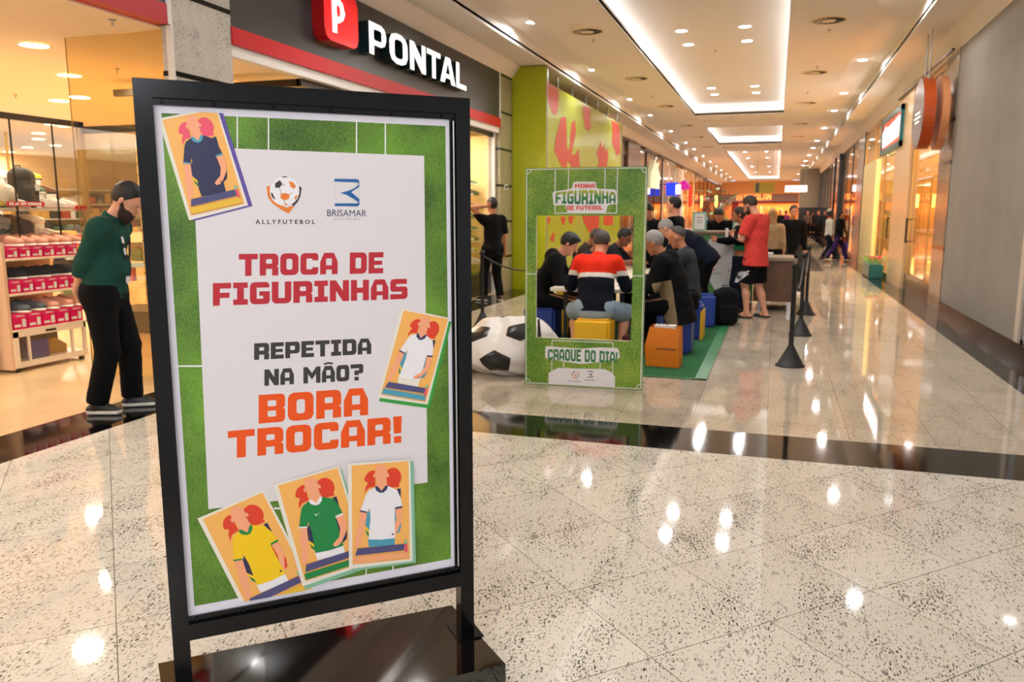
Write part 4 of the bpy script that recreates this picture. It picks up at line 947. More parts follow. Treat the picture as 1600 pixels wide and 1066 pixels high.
    if shoes:
        for i in (0, 1):
            kn, an, ft = Lg[i]; g = an * NP([1, 1, 0]); z0 = an[2] - .085 * s; sd = np.cross(ft, [0, 0, 1]); c0 = max(min(cell, .008), .005)
            S = SDF(.02); u = NP([0, 0, z0])
            if shoes[1] == 'sandal':
                S.rbox(g + ft * .055 + u + NP([0, 0, .012]), (.050, .140, .012), .010, NP([sd, ft, [0, 0, 1]])); S.cone(g + ft * .10 + sd * .055 + u + NP([0, 0, .02]), g + ft * .10 - sd * .055 + u + NP([0, 0, .02]), .035, .035, side=ft, depth=.9); S.cut(g + u, (0, 0, -1))
            else:
                S.cone(g - ft * .055 + u + NP([0, 0, .035]), g + ft * .155 + u + NP([0, 0, .028]), .040, .042, side=sd, depth=.8).cone(g - ft * .03 + u + NP([0, 0, .04]), an * NP([1, 1, 0]) + u + NP([0, 0, .085]), .040, .040, .03).cone(g + ft * .02 + u + NP([0, 0, .07]), g + ft * .10 + u + NP([0, 0, .045]), .036, .034, .03)
                S.cone(g - ft * .06 + u + NP([0, 0, .015]), g + ft * .16 + u + NP([0, 0, .015]), .046, .048, .006, side=sd, depth=.35); S.cut(g + u + NP([0, 0, .001]), (0, 0, -1))
            so = shoes[2] if len(shoes) > 2 else shoes[0]
            put('sandal' if shoes[1] == 'sandal' else 'shoe', [S.mesh(c0)], [shoes[0], so], root, paint=lambda C_, zz=z0: (C_[:, 2] < zz + .034).astype(int))
    if extra: extra(ctx)
    return root
# ================================================================ PEOPLE
M_shoeblk = mat('shoe_black', '#1b1a1a', rough=.45); M_sole = mat('shoe_sole_white', '#e6e0d6', rough=.5)
c_green = cloth('dark_green', '#1e453c'); c_blk = cloth('black', '#0a0a0c'); c_blkp = cloth('black_trousers', '#09090b'); c_navy = cloth('navy', '#0e1322')
def beard(c, m, size=1.):
    B = SDF(.015); hc, f, u, r_, hs = c['hc'], c['hfw'], c['hup'], c['hrt'], c['hs']
    B.ell(hc - u * .070 * hs + f * .040 * hs, (.058 * hs, .062 * hs, .050 * hs * size), c['hM']).ell(hc - u * (.10 + .03 * (size - 1)) * hs + f * .068 * hs, (.034, .032, .035 * size), c['hM'], .02)
    for q in (-1, 1): B.cone(hc + r_ * q * .066 * hs - f * .004 - u * .005, hc + r_ * q * .052 * hs + f * .03 - u * .07, .014, .02)
    B.ell(hc + f * .098 * hs - u * .060 * hs, (.026, .016, .010), c['hM'], .004, sub=True)
    B.cut(hc - u * .046 * hs + f * .09, nrmz(u * 1.0 + f * .55))
    put('beard', [B.mesh(max(c['cell'] * .7, .005), .002, 220)], m, c['root'])
def man_green(c):
    beard(c, mat('beard_brown', '#2c1a12', rough=.7, bump=(260, .6)), 1.35)
    nb, fw, rt, up = c['nb'], c['fw'], c['rt'], c['up2']
    m = mat('lanyard', '#1b1d22', rough=.5); w_ = mat('lanyard_white', '#e8e4e4', rough=.5)
    mb = MB()
    pts = [nb + rt * .07 + up * .03, nb + rt * .085 + fw * .06 - up * .0, nb + rt * .07 + fw * .13 - up * .10, nb + rt * .04 + fw * .165 - up * .22, nb + rt * .01 + fw * .185 - up * .33]
    mb.tube(pts, .008, m, 6); pts2 = [p - 2 * rt * (p - nb).dot(rt) for p in pts]; mb.tube(pts2, .008, m, 6)
    for a, b in ((0.9, 1.25), (1.9, 2.3), (2.6, 3.0)):
        f = lambda t: pts[int(t)] + (pts[min(int(t) + 1, 4)] - pts[int(t)]) * (t - int(t)) + rt * .003 + fw * .002
        mb.tube([f(a), f((a + b) / 2), f(b)], .0088, w_, 6)
    lan = mb.build('lanyard', c['root']); e = pts[-1]
    mb = MB(); mb.box(e + NP([-.028, -.002, -.11]), e + NP([.028, .006, -.005]), w_); mb.build('badge', lan)
# bearded man in the green shirt, walking past the shop: hands behind his back
arm = lambda q: ((q * .05, -.20, .90), (q * 1., -.55, -.1), (-q * .75, -.05, -.7), (0, -1, 0), (0, 0, 1))
person('bearded man in dark green shirt standing by the shoe shop, hands behind his back', (-4.93, 4.90, 0), -68, H=1.80, cell=.008, lean=4, lean2=15, headp=38, build=1.24, belly=1.25,
       arms=(arm(-1), ((.07, -.22, .86), (1, -.5, -.1), (-.6, .05, -.8), (0, -1, 0), (0, 0, 1))),
       legs=(((-.13, .10, .088), (0, 1, 0), (-.15, 1, 0)), ((.12, -.07, .088), (0, 1, 0), (.05, 1, 0))), skin='light', hair=(M_hairblk, 'short'),
       top=dict(mats=[c_green], th=.020, hem=-.05, sleeve=.72, collar=.035, wr=.003), bottom=dict(mats=[c_blkp], th=.026, len=1.0, ease=.008), shoes=(M_shoeblk, 'shoe', M_sole), extra=man_green, curl=(.6, .6))
for c_ in ('#c97f3a', '#e8c9a0', '#8c3b24', '#3c3430', '#f1e3cc', '#5d6b45', '#b8452c', '#d7a24a'): mat('goods_' + c_[1:], c_, rough=.7)
# ================================================================ inside the shoe shop on the left
GL = glass('shop_glass'); GLT = glass('tinted_pane', (.93, .86, .66), .10)
M_hdr = mat('dark_header', '#2b241c', rough=.3, metal=.3); M_gold = mat('gold_post', '#b99a62', rough=.3, metal=.5)
M_shelf = mat('shelf_laminate', '#f0dcc0', rough=.35); M_peach = mat('peach_panel', '#e9c2a0', rough=.45)
r = MB(); r.box((-20.0, -4, 3.15), (-5.22, 15.6, 3.22), M_shopceil).box((-20.0, 15.6, 3.15), (-6.5, 24, 3.22), M_shopceil); struct(r, 'ceiling_shop')
struct(MB().box((-20.1, -4, 0), (-20, 24, 3.15), M_beige).box((-6.5, 15.6, 0), (-6.45, 24, 3.15), M_beige).box((-6.5, 15.5, 0), (-5.5, 15.6, 3.15), M_beige).box((-20, 24, 0), (-6.5, 24.1, 3.15), M_beige).box((-20, -4.1, 0), (-5.2, -4, 3.15), M_beige), 'wall_shop')
SL = [(-6.88, 6.23), (-7.97, 7.67), (-9.9, 9.3), (-12.2, 11.3), (-6.9, 3.6), (-9.0, 6.0), (-9.3, 3.0), (-11.5, 5.5), (-11.6, 8.6), (-8.4, 12.0), (-7.2, 9.9), (-6.3, 1.2), (-10.4, 13.0), (-6.4, 13.4)] + [tuple(float(v) for v in pz(*a, 3.15)[:2]) for a in ((81, 194), (60, 208), (60, 217), (87, 227), (43, 230), (14, 237))]
SLL = ['over the shoe shelves', 'behind the glass pane', 'third back in the shop', 'deep in the shop', 'above the shop entrance', 'left of the shoe shelves', 'left of the entrance', 'far left of the shop', 'over the far left stock', 'behind the display windows', 'behind the stone pilaster', 'by the near corner of the shop', 'at the back wall of the shop', 'over the far display window', 'seen through the display glass, top right', 'seen through the display glass, upper of the left pair', 'seen through the display glass, lower of the left pair', 'seen through the display glass, right of the backpack top', 'seen through the display glass, above the small backpack', 'seen through the display glass, at its left end']
for (x, y), l in zip(SL, SLL): downlight(x, y, 3.147, 'warm round downlight ' + l, 'warm downlights in the shoe shop', True, .13, 46)
# glass pane beside the pilaster and the two inner display windows
gp = thing('glass_pane', 'full height yellowish glass pane beside the stone pilaster', 'glass pane'); MB().box((-6.30, 6.04, 0), (-5.14, 6.05, 3.14), GLT).build('pane', gp); MB().box((-6.302, 6.04, 0), (-6.298, 6.05, 3.14), M_gold).build('edge', gp)
XD = -7.05
dw = thing('display_window', 'glazed inner display window above the pink shoe boxes', 'display window')
MB().box((XD - .04, -1, 2.44), (XD + .01, 6.9, 2.50), M_hdr).build('header', dw); MB().box((XD - .005, 2.0, 1.16), (XD + .003, 6.84, 2.44), GL).build('pane', dw)
MB().box((XD - .04, 6.84, 0), (XD + .01, 6.90, 2.5), M_gold).build('post', dw)
for y in (6.02, 6.5): MB().box((XD, y - .006, 1.16), (XD + .012, y + .006, 2.44), M_hdr).build('mullion', dw)
dw2 = thing('display_window', 'glazed display window behind the bearded man, running up to the pilaster', 'display window')
MB().box((XD, 6.86, 2.38), (-5.26, 6.92, 2.45), M_hdr).build('header', dw2); MB().box((XD + .02, 6.885, .5), (-5.5, 6.895, 2.38), GL).build('pane', dw2)
MB().box((-6.0, 6.87, .5), (-5.97, 6.9, 2.38), M_gold).build('mullion', dw2)
MB().box((XD + .02, 6.87, .27), (-5.5, 7.5, .5), M_hdr).build('dark_band', dw2); MB().box((XD + .02, 6.9, 0), (-5.5, 7.5, .27), M_peach).build('plinth', dw2)
# the display shelves behind the glass
def rack(label, x0, x1, y0, y1, zs, backm, name='display_shelf'):
    t = thing(name, label, 'shelf'); MB().box((x0 - .02, y0, 0), (x0, y1, min(zs)), backm).build('back_panel', t)
    for yy in (y0 + .02, (y0 + y1) / 2, y1 - .04): MB().box((x0, yy, min(zs)), (x0 + .02, yy + .02, 2.42), M_gold).build('upright', t)
    for z in zs: MB().box((x0, y0, z - .03), (x1, y1, z), M_shelf).build('shelf_board', t)
    return t
rack_ = rack('cream display shelf with backpacks and shoes behind the glass', -8.0, -7.12, 4.9, 6.8, (1.14, 1.60), M_cream)
struct(MB().box((-7.0, 7.6, 0), (-5.5, 7.66, 2.38), M_cream), 'wall_display_back')
for z in (.75, 1.0, 1.25, 1.5, 1.75, 2.0, 2.2): pass
sl = MB(); sl.box((-7.0, 7.57, .5), (-5.5, 7.6, 2.38), mat('slat_wall', '#d9bd8a', rough=.5))
for k in range(14): sl.box((-7.0, 7.565, .6 + k * .125), (-5.5, 7.572, .61 + k * .125), M_hdr)
tag(sl.build('slat_wall_panel'), 'cream grooved display panel behind the bearded man', 'panel')

# a shoe, built once per colour
def shoe_mesh(name, up, so, style='slip'):
    S = SDF(.02); S.cone((0, -.085, .045), (0, .10, .03), .033, .036, side=(1, 0, 0), depth=.95).cone((0, -.085, .05), (0, -.075, .085), .032, .030, .02).cone((0, -.02, .075), (0, .05, .05), .030, .030, .03).cone((0, -.095, .012), (0, .12, .010), .037, .042, .006, side=(1, 0, 0), depth=.3)
    S.ell((0, -.055, .115), (.020, .045, .035), k=.01, sub=True); S.cut((0, 0, 0), (0, 0, -1)); S.pr = [tuple((v * 1.18 if (i in (1, 2, 3, 4) and v is not None and not (p[0] == 'ell' and i in (3, 4))) else v) for i, v in enumerate(p)) for p in S.pr]
    return put(name, [S.mesh(.007)], [up, so], paint=lambda C_: (C_[:, 2] < .024).astype(int))
M_shp = mat('shoe_pink', '#c98a72', rough=.7); M_shw = mat('shoe_white', '#efe6da', rough=.5); M_shb = mat('shoe_black_knit', '#20242a', rough=.8); M_shn = mat('shoe_slate', '#4a5058', rough=.8); M_shbr = mat('shoe_brown', '#6d4527', rough=.5); M_shgr = mat('shoe_green', '#4b6b50', rough=.6); M_shye = mat('shoe_yellow', '#e2c619', rough=.5); M_shro = mat('shoe_rose_white', '#e6c8ba', rough=.6)
PROTO = {}
def shoe(kind, loc, rz, label, group, tilt=0):
    km = dict(pink=(M_shp, M_shw), black=(M_shb, M_shw), slate=(M_shn, M_shw), white=(M_shw, M_shro), brown=(M_shbr, M_shoeblk), green=(M_shgr, M_shw), yellow=(M_shye, M_shoeblk), dark=(M_shoeblk, M_shoeblk))[kind]
    if kind not in PROTO: o = PROTO[kind] = shoe_mesh('shoe', *km)
    else: o = PROTO[kind].copy(); COL.objects.link(o)
    o.location = loc; o.rotation_euler = (R(tilt), 0, R(rz)); return tag(o, label, 'shoe', group)
# white shelf unit with three rows of pink boxes and a glazed case at the bottom
UX0, UX1, UY0, UY1 = -7.42, -7.0, 5.80, 6.66
un = thing('shoe_shelf_unit', 'cream shelf unit with three rows of pink boxes and a glazed case below', 'shelf unit')
u = MB(); u.box((UX0, UY0 - .03, .03), (UX0 + .02, UY1, 1.2), M_peach).box((UX0, UY0 - .035, .03), (UX1, UY0, 1.27), M_peach); u.build('carcass', un)
for z, y1 in ((1.115, 6.66), (.775, 6.66), (.42, 6.70)): MB().box((UX0, UY0, z - .025), (UX1 + .012, y1, z), M_shelf, bev=.004).build('shelf_board', un)
u = MB(); u.box((UX0, UY0, .04), (UX1, UY1, .10), M_shelf).box((UX1 - .02, UY0, .05), (UX1 + .012, UY0 + .05, .40), M_shelf).box((UX1 - .02, UY1 - .03, .05), (UX1 + .012, UY1, .40), M_shelf).box((UX1 - .02, UY0, .345), (UX1 + .012, UY1, .40), M_shelf).box((UX1 - .02, UY0 + .16, .09), (UX1 + .006, UY0 + .18, .35), M_shelf).box((UX1 - .02, UY1 - .18, .09), (UX1 + .006, UY1 - .16, .35), M_shelf); u.build('case_frame', un)
MB().box((UX0 + .02, UY0 + .02, .10), (UX0 + .03, UY1, .38), M_blkmatte).build('case_back', un)
MB().box((UX1 - .008, UY0 + .03, .09), (UX1 - .004, UY1 - .03, .35), GL).build('case_glass', un)
MB().box((UX1 + .006, 6.16, .365), (UX1 + .02, 6.28, .385), M_blk).build('lock', un)
for y in (UY0 + .05, UY1 - .05): MB().box((UX1 - .05, y - .02, 0), (UX1 - .01, y + .02, .04), M_blk).build('foot', un)
tag(MB().box((UX1 - .16, 5.99, .10), (UX1 - .03, 6.22, .285), mat('blue_box', '#27347c', rough=.5)).build('blue_box'), 'dark blue box inside the glazed case', 'box')
yb_ = MB(); yb_.poly([[(6.25, .10), (6.50, .10), (6.50, .18), (6.36, .27), (6.25, .25)]], lambda a, b, w: (UX1 - .2 + w, a, b), mat('ochre_bag', '#a87a1e', rough=.5), .1)
tag(yb_.build('ochre_box'), 'ochre box with a slanted top beside the blue box in the case', 'box')
M_pink = mat('pink_box', '#e0115f', rough=.4); M_pinkl = mat('pink_box_lid', '#ea2f74', rough=.4)
pb = None
RW = ['top', 'middle', 'lower']
for ri, (z, n, h, kinds) in enumerate(((1.115, 6, .115, ['pink'] * 6), (.775, 6, .135, ['black', 'black', 'black', 'black', 'black', 'slate']), (.42, 5, .165, ['slate', 'slate', 'pink', 'pink', 'pink']))):
    wy = (UY1 - UY0 - .02) / n
    for i in range(n):
        y = UY0 + .012 + wy * i
        if pb is None:
            pb = b = thing('shoe_box', '', 'shoe box'); q = MB().box((-.29, .004, 0), (0, wy - .004, .9), M_pink); bd_ = q.build('box_body', b)
            MB().box((-.292, .002, .7), (.003, wy - .002, .97), M_pinkl).build('lid', b)
            MB().box((.001, wy * .62, .12), (.003, wy * .86, .60), M_white).box((.001, wy * .12, .15), (.003, wy * .52, .30), M_white).box((.0032, wy * .25, .76), (.0042, wy * .8, .84), M_shro).build('printed_label', bd_)
        else: b = copy_tree(pb)
        b.location = (UX1 - .004, y, z); b.scale = (1, wy / ((UY1 - UY0 - .02) / 6), h); n_ = ORD[i]
        tag(b, 'pink shoe box, %s from the left in the %s row of the unit' % (n_, RW[ri]), 'shoe box', 'pink shoe boxes in the cream unit')
        shoe(kinds[i], (UX1 - .075, y + wy * .5, z + h * .972), {0: -35, 1: -25, 2: -60}[ri] + (i % 2) * 18, '%s slip-on shoe on the %s pink box from the left, %s row' % ({'pink': 'pink', 'black': 'black', 'slate': 'slate grey'}[kinds[i]], n_, RW[ri]), 'slip-on shoes on the pink boxes')
# neighbouring unit at the photo edge
un2 = thing('shoe_shelf_unit', 'cream shelf unit cut by the photo edge, left of the pink boxes', 'shelf unit')
MB().box((-7.6, 5.0, .03), (-7.58, 5.74, 1.9), M_peach).build('back_panel', un2)
for z in (.2, .5, .8, 1.1): MB().box((-7.58, 5.0, z - .03), (-7.12, 5.74, z), M_shelf).build('shelf_board', un2)
for i, z in enumerate((.2, .5, .8, 1.1)): shoe(['white', 'dark', 'brown', 'pink'][i], (-7.25, 5.45, z), -70, '%s shoe on the %s board of the cut off shelf unit' % (['white', 'black', 'brown', 'pink'][i], ['lowest', 'second', 'third', 'top'][i]), 'shoes at the photo edge')
# backpacks, ball, shoes in the window
def backpack(label, loc, rz, m, s=1., tagm=None):
    t = thing('backpack', label, 'backpack', loc, R(rz)); S = SDF(.03); S.rbox((0, 0, .21 * s), (.15 * s, .09 * s, .21 * s), .07 * s).rbox((0, .085 * s, .13 * s), (.115 * s, .045 * s, .11 * s), .035 * s).ell((0, 0, .36 * s), (.13 * s, .08 * s, .09 * s)); bb_ = put('bag_body', [S.mesh(.012, .002, 60)], m, t)
    MB().tube([(-.04 * s, -.02, .42 * s), (-.03 * s, -.03, .465 * s), (.03 * s, -.03, .465 * s), (.04 * s, -.02, .42 * s)], .008, m, 8).build('handle', bb_)
    MB().tube([(-.10 * s, .075 * s, .24 * s), (-.10 * s, .06 * s, .34 * s), (0, .05 * s, .39 * s), (.10 * s, .06 * s, .34 * s), (.10 * s, .075 * s, .24 * s)], .004, M_alu, 6).build('zip', bb_)
    if tagm: MB().box((-.09 * s, .135 * s, .19 * s), (-.03 * s, .14 * s, .26 * s), tagm).build('price_tag', bb_)
    return t
M_bag = mat('backpack_black', '#2a2620', rough=.7, bump=(90, .3)); M_bagg = mat('backpack_grey', '#4d4440', rough=.7, bump=(90, .3))
backpack('black backpack standing upright on the display shelf behind the glass', (-7.35, 6.36, 1.60), -80, M_bag, .92, M_white)
backpack('small black backpack left of the tall backpack in the window', (-7.5, 6.02, 1.62), -80, M_bag, .8, M_white)
backpack('dark grey rounded backpack on the lower display shelf', (-7.35, 6.32, 1.14), -80, M_bagg, .78, M_shye)
backpack('dark brown bag hanging on the grooved panel', (-6.6, 7.42, 1.55), 180, M_bagg, .5)
backpack('yellow bag on the grooved panel behind the man', (-6.15, 7.42, 1.72), 180, mat('bag_yellow', '#e0a012', rough=.6), .5)
q = MB(); q.lathe([(.115 * math.sin(math.pi * k / 12) + 1e-4, -.115 * math.cos(math.pi * k / 12)) for k in range(13)], mat('ball_white_print', '#e9e0c8', rough=.4), n=20)
q.add([(.1165 * math.cos(a) * math.cos(e_), .1165 * math.sin(a) * math.cos(e_), .1165 * math.sin(e_)) for a, e_ in ((0, .2), (.5, .5), (.2, .9), (-.5, .7), (-.6, .2))], [(0, 1, 2, 3, 4)], M_shgr)
tag(q.build('football', loc=(-7.2, 6.02, 1.72)), 'white and green football at the front of the display shelf', 'ball')
SHN = {'dark': 'black'}
rng = random.Random(21)
for s_, z, hgt in (('middle', 1.60, 0), ('lower', 1.14, 0)):
    for row, x in (('front', -7.20), ('back', -7.46), ('raised', -7.66)):
        n_ = 0
        for q in range(12):
            y = 5.15 + q * .142
            if (row == 'front' and s_ == 'middle' and (5.95 < y < 6.1 or 6.25 < y < 6.5)) or (row == 'back' and 5.85 < y < 6.1): continue
            k = ['white', 'white', 'brown', 'white', 'dark', 'green', 'white', 'pink', 'yellow'][rng.randrange(9)]; n_ += 1
            zz = z + {'front': 0, 'back': .15, 'raised': .30}[row]
            if zz > z: MB().box((x - .10, y - .06, z + .002), (x + .10, y + .06, zz), M_white).build('riser', rack_).location = (0, 0, 0)
            shoe(k, (x, y, zz), -60 + rng.randrange(50), '%s trainer, %s from the left, %s row of the %s display shelf' % (SHN.get(k, k), ORD[n_ - 1], row, s_), 'trainers on the display shelves').scale = (.82, .82, .82)
for i, (x, z, k) in enumerate(((-6.45, 1.30, 'white'), (-6.2, 1.32, 'dark'), (-6.35, 1.60, 'white'), (-6.02, 1.75, 'dark'), (-6.3, .52, 'green'), (-6.1, .52, 'white'), (-5.9, .52, 'brown'))):
    shoe(k, (x, 7.3, z), 80, '%s trainer in the window behind the man, %s' % ({'dark': 'black'}.get(k, k), ['lowest of the left ones', 'beside the lowest white one', 'in mid air on a bracket', 'topmost by the mullion', 'on the ledge, green one', 'on the ledge, middle one', 'on the ledge, nearest the pilaster'][i]), 'trainers behind the bearded man')
mm = MB(); mm.box((-7.02, 6.6, 1.30), (-5.6, 7.55, 1.33), GL) if False else None
br = MB()
for i, (x, z) in enumerate(((-6.45, 1.30), (-6.2, 1.32), (-6.35, 1.60), (-6.02, 1.75))): br.box((x - .12, 7.2, z - .012), (x + .12, 7.57, z - .002), M_cream)
tag(br.build('shelf_brackets'), 'short cream shelf brackets on the grooved panel', 'shelf')
# red promotional strip VEJA UM CRAQUE
st = thing('shelf_banner', 'red strip reading SEJA UM CRAQUE on the display shelf edge', 'banner'); TXs = lambda u, v, w: (XD + .012 + w, u, v)
ya, yb = pX(10, 318, XD)[1], pX(68, 318, XD)[1]
MB().box((XD + .006, ya, 1.615), (XD + .012, yb, 1.66), M_red).build('strip', st); q = MB()
for loops in layout('SEJA UM CRAQUE', ya + .02, 1.625, yb - ya - .05, .026): q.poly(loops, TXs, M_white, .001)
q.build('lettering', st)
tag(MB().box((XD + .006, pX(116, 318, XD)[1], 1.585), (XD + .012, pX(134, 318, XD)[1], 1.625), M_red).build('shelf_banner'), 'short blank red strip at the right end of the shelf edge', 'banner')

# stock inside the shop, seen through the glass
for nm, X0, Y0, X1, Y1, lab in (('stock_shelves', -19.9, 6, -19.4, 23, 'long stocked shelves on the back wall of the shoe shop'), ('stock_shelves', -18, 23.4, -7, 23.9, 'long stocked shelves on the side wall of the shoe shop'), ('stock_shelves', -11.6, 9.2, -9.4, 9.7, 'low double shelf with boxes in mid shop'), ('stock_shelves', -13.5, 13.5, -10.0, 14.0, 'second low shelf with boxes farther back in the shop')):
    t = thing(nm, lab, 'shelf'); hz = 2.2 if 'long' in lab else 1.35; f = MB().box((X0, Y0, 0), (X1, Y1, .1), M_shelf); rng = random.Random(int(-X0 * 7)); z = .1
    while z < hz:
        f.box((X0, Y0, z), (X1, Y1, z + .03), M_shelf); z += .42
    f.build('boards', t); f = MB(); z = .13; lx = X1 - X0 > Y1 - Y0
    while z < hz:
        p = (X0 if lx else Y0) + .05
        while p < (X1 if lx else Y1) - .4:
            w_ = rng.uniform(.15, .34); h_ = rng.uniform(.12, .32); m = mat('goods_' + rng.choice(['f1e3cc', '3c3430', 'b8452c', 'd7a24a', 'e8c9a0', '5d6b45']), '#c97f3a')
            if lx: f.box((p, Y0 + .05, z), (p + w_, Y1 - .05, z + h_), m)
            else: f.box((X0 + .05, p, z), (X1 - .05, p + w_, z + h_), m)
            p += w_ + rng.uniform(.02, .1)
        z += .42
    o = f.build('stocked_goods', t)
# display window of the shoe shop along the corridor
XP = -5.26
pw = thing('display_window', 'corner display window of the shoe shop with trainers, left of the far pilaster', 'display window')
MB().box((-7.9, 8.24, 2.98), (XP + .02, 8.31, 3.06), M_hdr).box((XP - .02, 8.24, 2.98), (XP + .05, 14.86, 3.06), M_hdr).build('header', pw)
MB().box((-6.5, 8.27, .42), (XP, 8.28, 2.98), GL).build('side_pane', pw); MB().box((XP, 8.28, .42), (XP + .01, 14.79, 2.98), GL).build('front_pane', pw)
MB().box((-5.3, 14.79, .0), (XP + .07, 14.86, 3.1), M_white).build('end_post', pw); MB().box((-6.36, 14.72, .42), (-5.29, 14.77, 3.0), mat('window_end_panel', '#ffd9a0', rough=.6)).build('end_panel', pw); MB().box((-6.3, 8.3, 0), (XP, 14.79, .42), M_hdr).build('plinth', pw)
for y in (10.0, 11.9, 13.62): MB().box((XP - .004, y - .006, .42), (XP + .014, y + .006, 2.98), M_hdr).build('joint', pw)
struct(MB().box((-6.42, 8.4, .42), (-6.36, 14.6, 3.1), mat('warm_backlit_panel', '#f6d58c', emit=.5, ecol='#ffc765')), 'wall_display_right')
struct(MB().box((-5.22, 6.86, 3.06), (-5.12, 14.86, 3.17), M_white), 'trim_6')
for y in (12.6, 13.9): downlight(-5.8, y, 3.13, 'warm downlight in the corridor display window, %s' % ('nearer' if y < 13 else 'by the far pilaster'), 'warm lamps of the corridor window', True, .06, 34)
rk = thing('display_shelf', 'glass shelves with rows of trainers in the corridor window', 'shelf')
k_ = 0
for z in (.60, .82, 1.02, 1.22, 1.44, 1.66, 1.88, 2.08):
    MB().box((-5.95, 12.9, z - .012), (-5.42, 14.7, z - .002), GL if z > 1.1 else M_shelf).build('shelf_board', rk)
    n_ = 0
    for y in (13.35, 13.65, 13.95, 14.25, 14.55):
        k_ += 1; n_ += 1
        if z > 1.8 and y < 14.1: continue
        kd = ['white', 'green', 'white', 'brown', 'dark', 'yellow', 'pink', 'white', 'slate'][(k_ * 5) % 9] if z < 2.0 else 'green'
        shoe(kd, (-5.58, y, z), -80 + (k_ * 29) % 40, '%s trainer, %s from the left on the %s shelf of the corridor window' % ({'dark': 'black', 'slate': 'grey'}.get(kd, kd), ORD[n_ - 1], {.60: 'lowest', .82: 'second', 1.02: 'third', 1.22: 'fourth', 1.44: 'fifth', 1.66: 'sixth', 1.88: 'seventh', 2.08: 'topmost'}[z]), 'trainers in the corridor window')
tag(MB().box((-5.1, 15.1, 2.0), (-5.085, 15.3, 2.1), M_white).box((-5.085, 15.13, 2.02), (-5.08, 15.27, 2.08), mat('sign_dark_green', '#1d3d2a')).build('wall_plate'), 'small white wall plate with a dark pictogram on the far pilaster', 'sign')
tag(MB().box((-5.6, 15.3, 2.1), (-5.5, 15.4, 2.2), M_blk).build('wall_box'), 'small box on the wall beside the far pilaster', 'box') if False else None

# ================================================================ shops further down the corridor
def front(side, y0, y1, label, frame=M_hdr, back='#e8b878', glow=2.5, n=2, z1=4.05, sign=None, zt=3.2, dens=5):
    """one glazed shop front with a lit room behind; side -1 left, 1 right"""
    X = -5.12 if side < 0 else XW; d = -1 if side < 0 else 1
    t = thing('glazed_shop', label, 'shop front'); f = MB()
    f.box((X, y0, 0), (X + d * .08, y0 + .08, z1), frame).box((X, y1 - .08, 0), (X + d * .08, y1, z1), frame).box((X, y0, z1 - .08), (X + d * .08, y1, z1), frame).box((X, y0, 0), (X + d * .08, y1, .12), frame)
    for k in range(1, n): y = y0 + (y1 - y0) * k / n; f.box((X + d * .01, y - .025, 0), (X + d * .06, y + .025, z1), frame)
    f.build('frame', t); MB().box((X + d * .03, y0, .12), (X + d * .04, y1, z1 - .08), GL).build('glazing', t)
    bm_ = mat('shop_back_' + back[1:], back, rough=.7)
    w = MB().box((X + d * 3.2, y0, 0), (X + d * 3.3, y1, 4.2), bm_).box((X + d * .08, y0 - .01, 0), (X + d * 3.2, y0 + .04, 4.2), bm_).box((X + d * .08, y1 - .04, 0), (X + d * 3.2, y1 + .01, 4.2), bm_).box((X + d * .08, y0, 3.9), (X + d * 3.2, y1, 4.0), M_shopceil)
    tag(w.build('wall_of_shop'), kind='structure')
    l = MB(); L_ = y1 - y0; m = max(2, int(L_ / 2.2))
    for i in range(m):
        for j in (.8, 2.0):
            y = y0 + L_ * (i + .5) / m; l.lathe([(.11, 0), (.001, -.002)], M_warm, c=(X + d * j, y, 3.895), n=12)
    l.build('ceiling_lamps', t)
    li = area('shop_lamp', (X + d * 1.6, (y0 + y1) / 2, 3.85), (0, 0, 0), 1.2, glow * L_ * 20, (1, .74, .42), L_ * .8); li.parent = t
    rng = random.Random(int(y0 * 10) + side)
    g = MB(); cols = [mat('goods_' + c[1:], c, rough=.7) for c in ('#c97f3a', '#e8c9a0', '#8c3b24', '#3c3430', '#f1e3cc', '#5d6b45', '#b8452c', '#d7a24a')]
    for s_ in range(3):
        z = .4 + s_ * .75; g.box((X + d * 2.6, y0 + .2, z - .03), (X + d * 3.15, y1 - .2, z), M_shelf)
        y = y0 + .25
        while y < y1 - .5:
            w_ = rng.uniform(.12, .4); g.box((X + d * 2.65, y, z), (X + d * 3.1, y + w_, z + rng.uniform(.2, .6)), rng.choice(cols)); y += w_ + rng.uniform(.03, .15)
    g.build('stocked_shelves', t)
    return t
# right side
rp = MB(); rp.box((XW - .01, 14.27, 0), (XW + .22, 15.28, 4.05), granite('granite_right', base='#8d8271', warm='#7d6848', dark='#2a2622', rot=0, seams=False, rough=.12, amount=.6, scale=.8, axes='N'))
for z in (1.0, 2.35, 3.0): rp.box((XW - .014, 14.26, z - .04), (XW + .2, 15.29, z + .02), black_gr)
struct(rp, 'wall_pilaster_right')
struct(MB().box((XW - .005, 15.28, 0), (XW + .2, 18.2, .33), black_gr), 'trim_7')
front(1, 15.28, 18.22, 'golden shop window beside the grey wall with a figure inside', M_gold, '#e8bd6a', 4.5, 1)
front(1, 20.4, 27.8, 'glazed shop with a cream door under the teal framed sign', M_gold, '#e8cc84', 4.0, 3)
front(1, 30.0, 37.5, 'shop window with mannequins beyond the cream door', M_hdr, '#e0a45a', 3.0, 3)
front(1, 42.0, 56, 'dark framed shop front beyond the black pillars', M_blk, '#c87a4a', 1.6, 5)
front(1, 60, 79, 'farthest shop front on the right', M_hdr, '#b86a44', 1.6, 5)
struct(MB().box((XW - .06, 18.22, 0), (XW + .2, 20.4, 4.05), mat('cream_pilaster', '#e8c89c', rough=.25)), 'wall_pilaster_cream')
struct(MB().box((XW - .03, 24.3, 0), (XW + .02, 27.7, 3.0), mat('cream_door_panel', '#f6e6a4', rough=.4)), 'door_1')
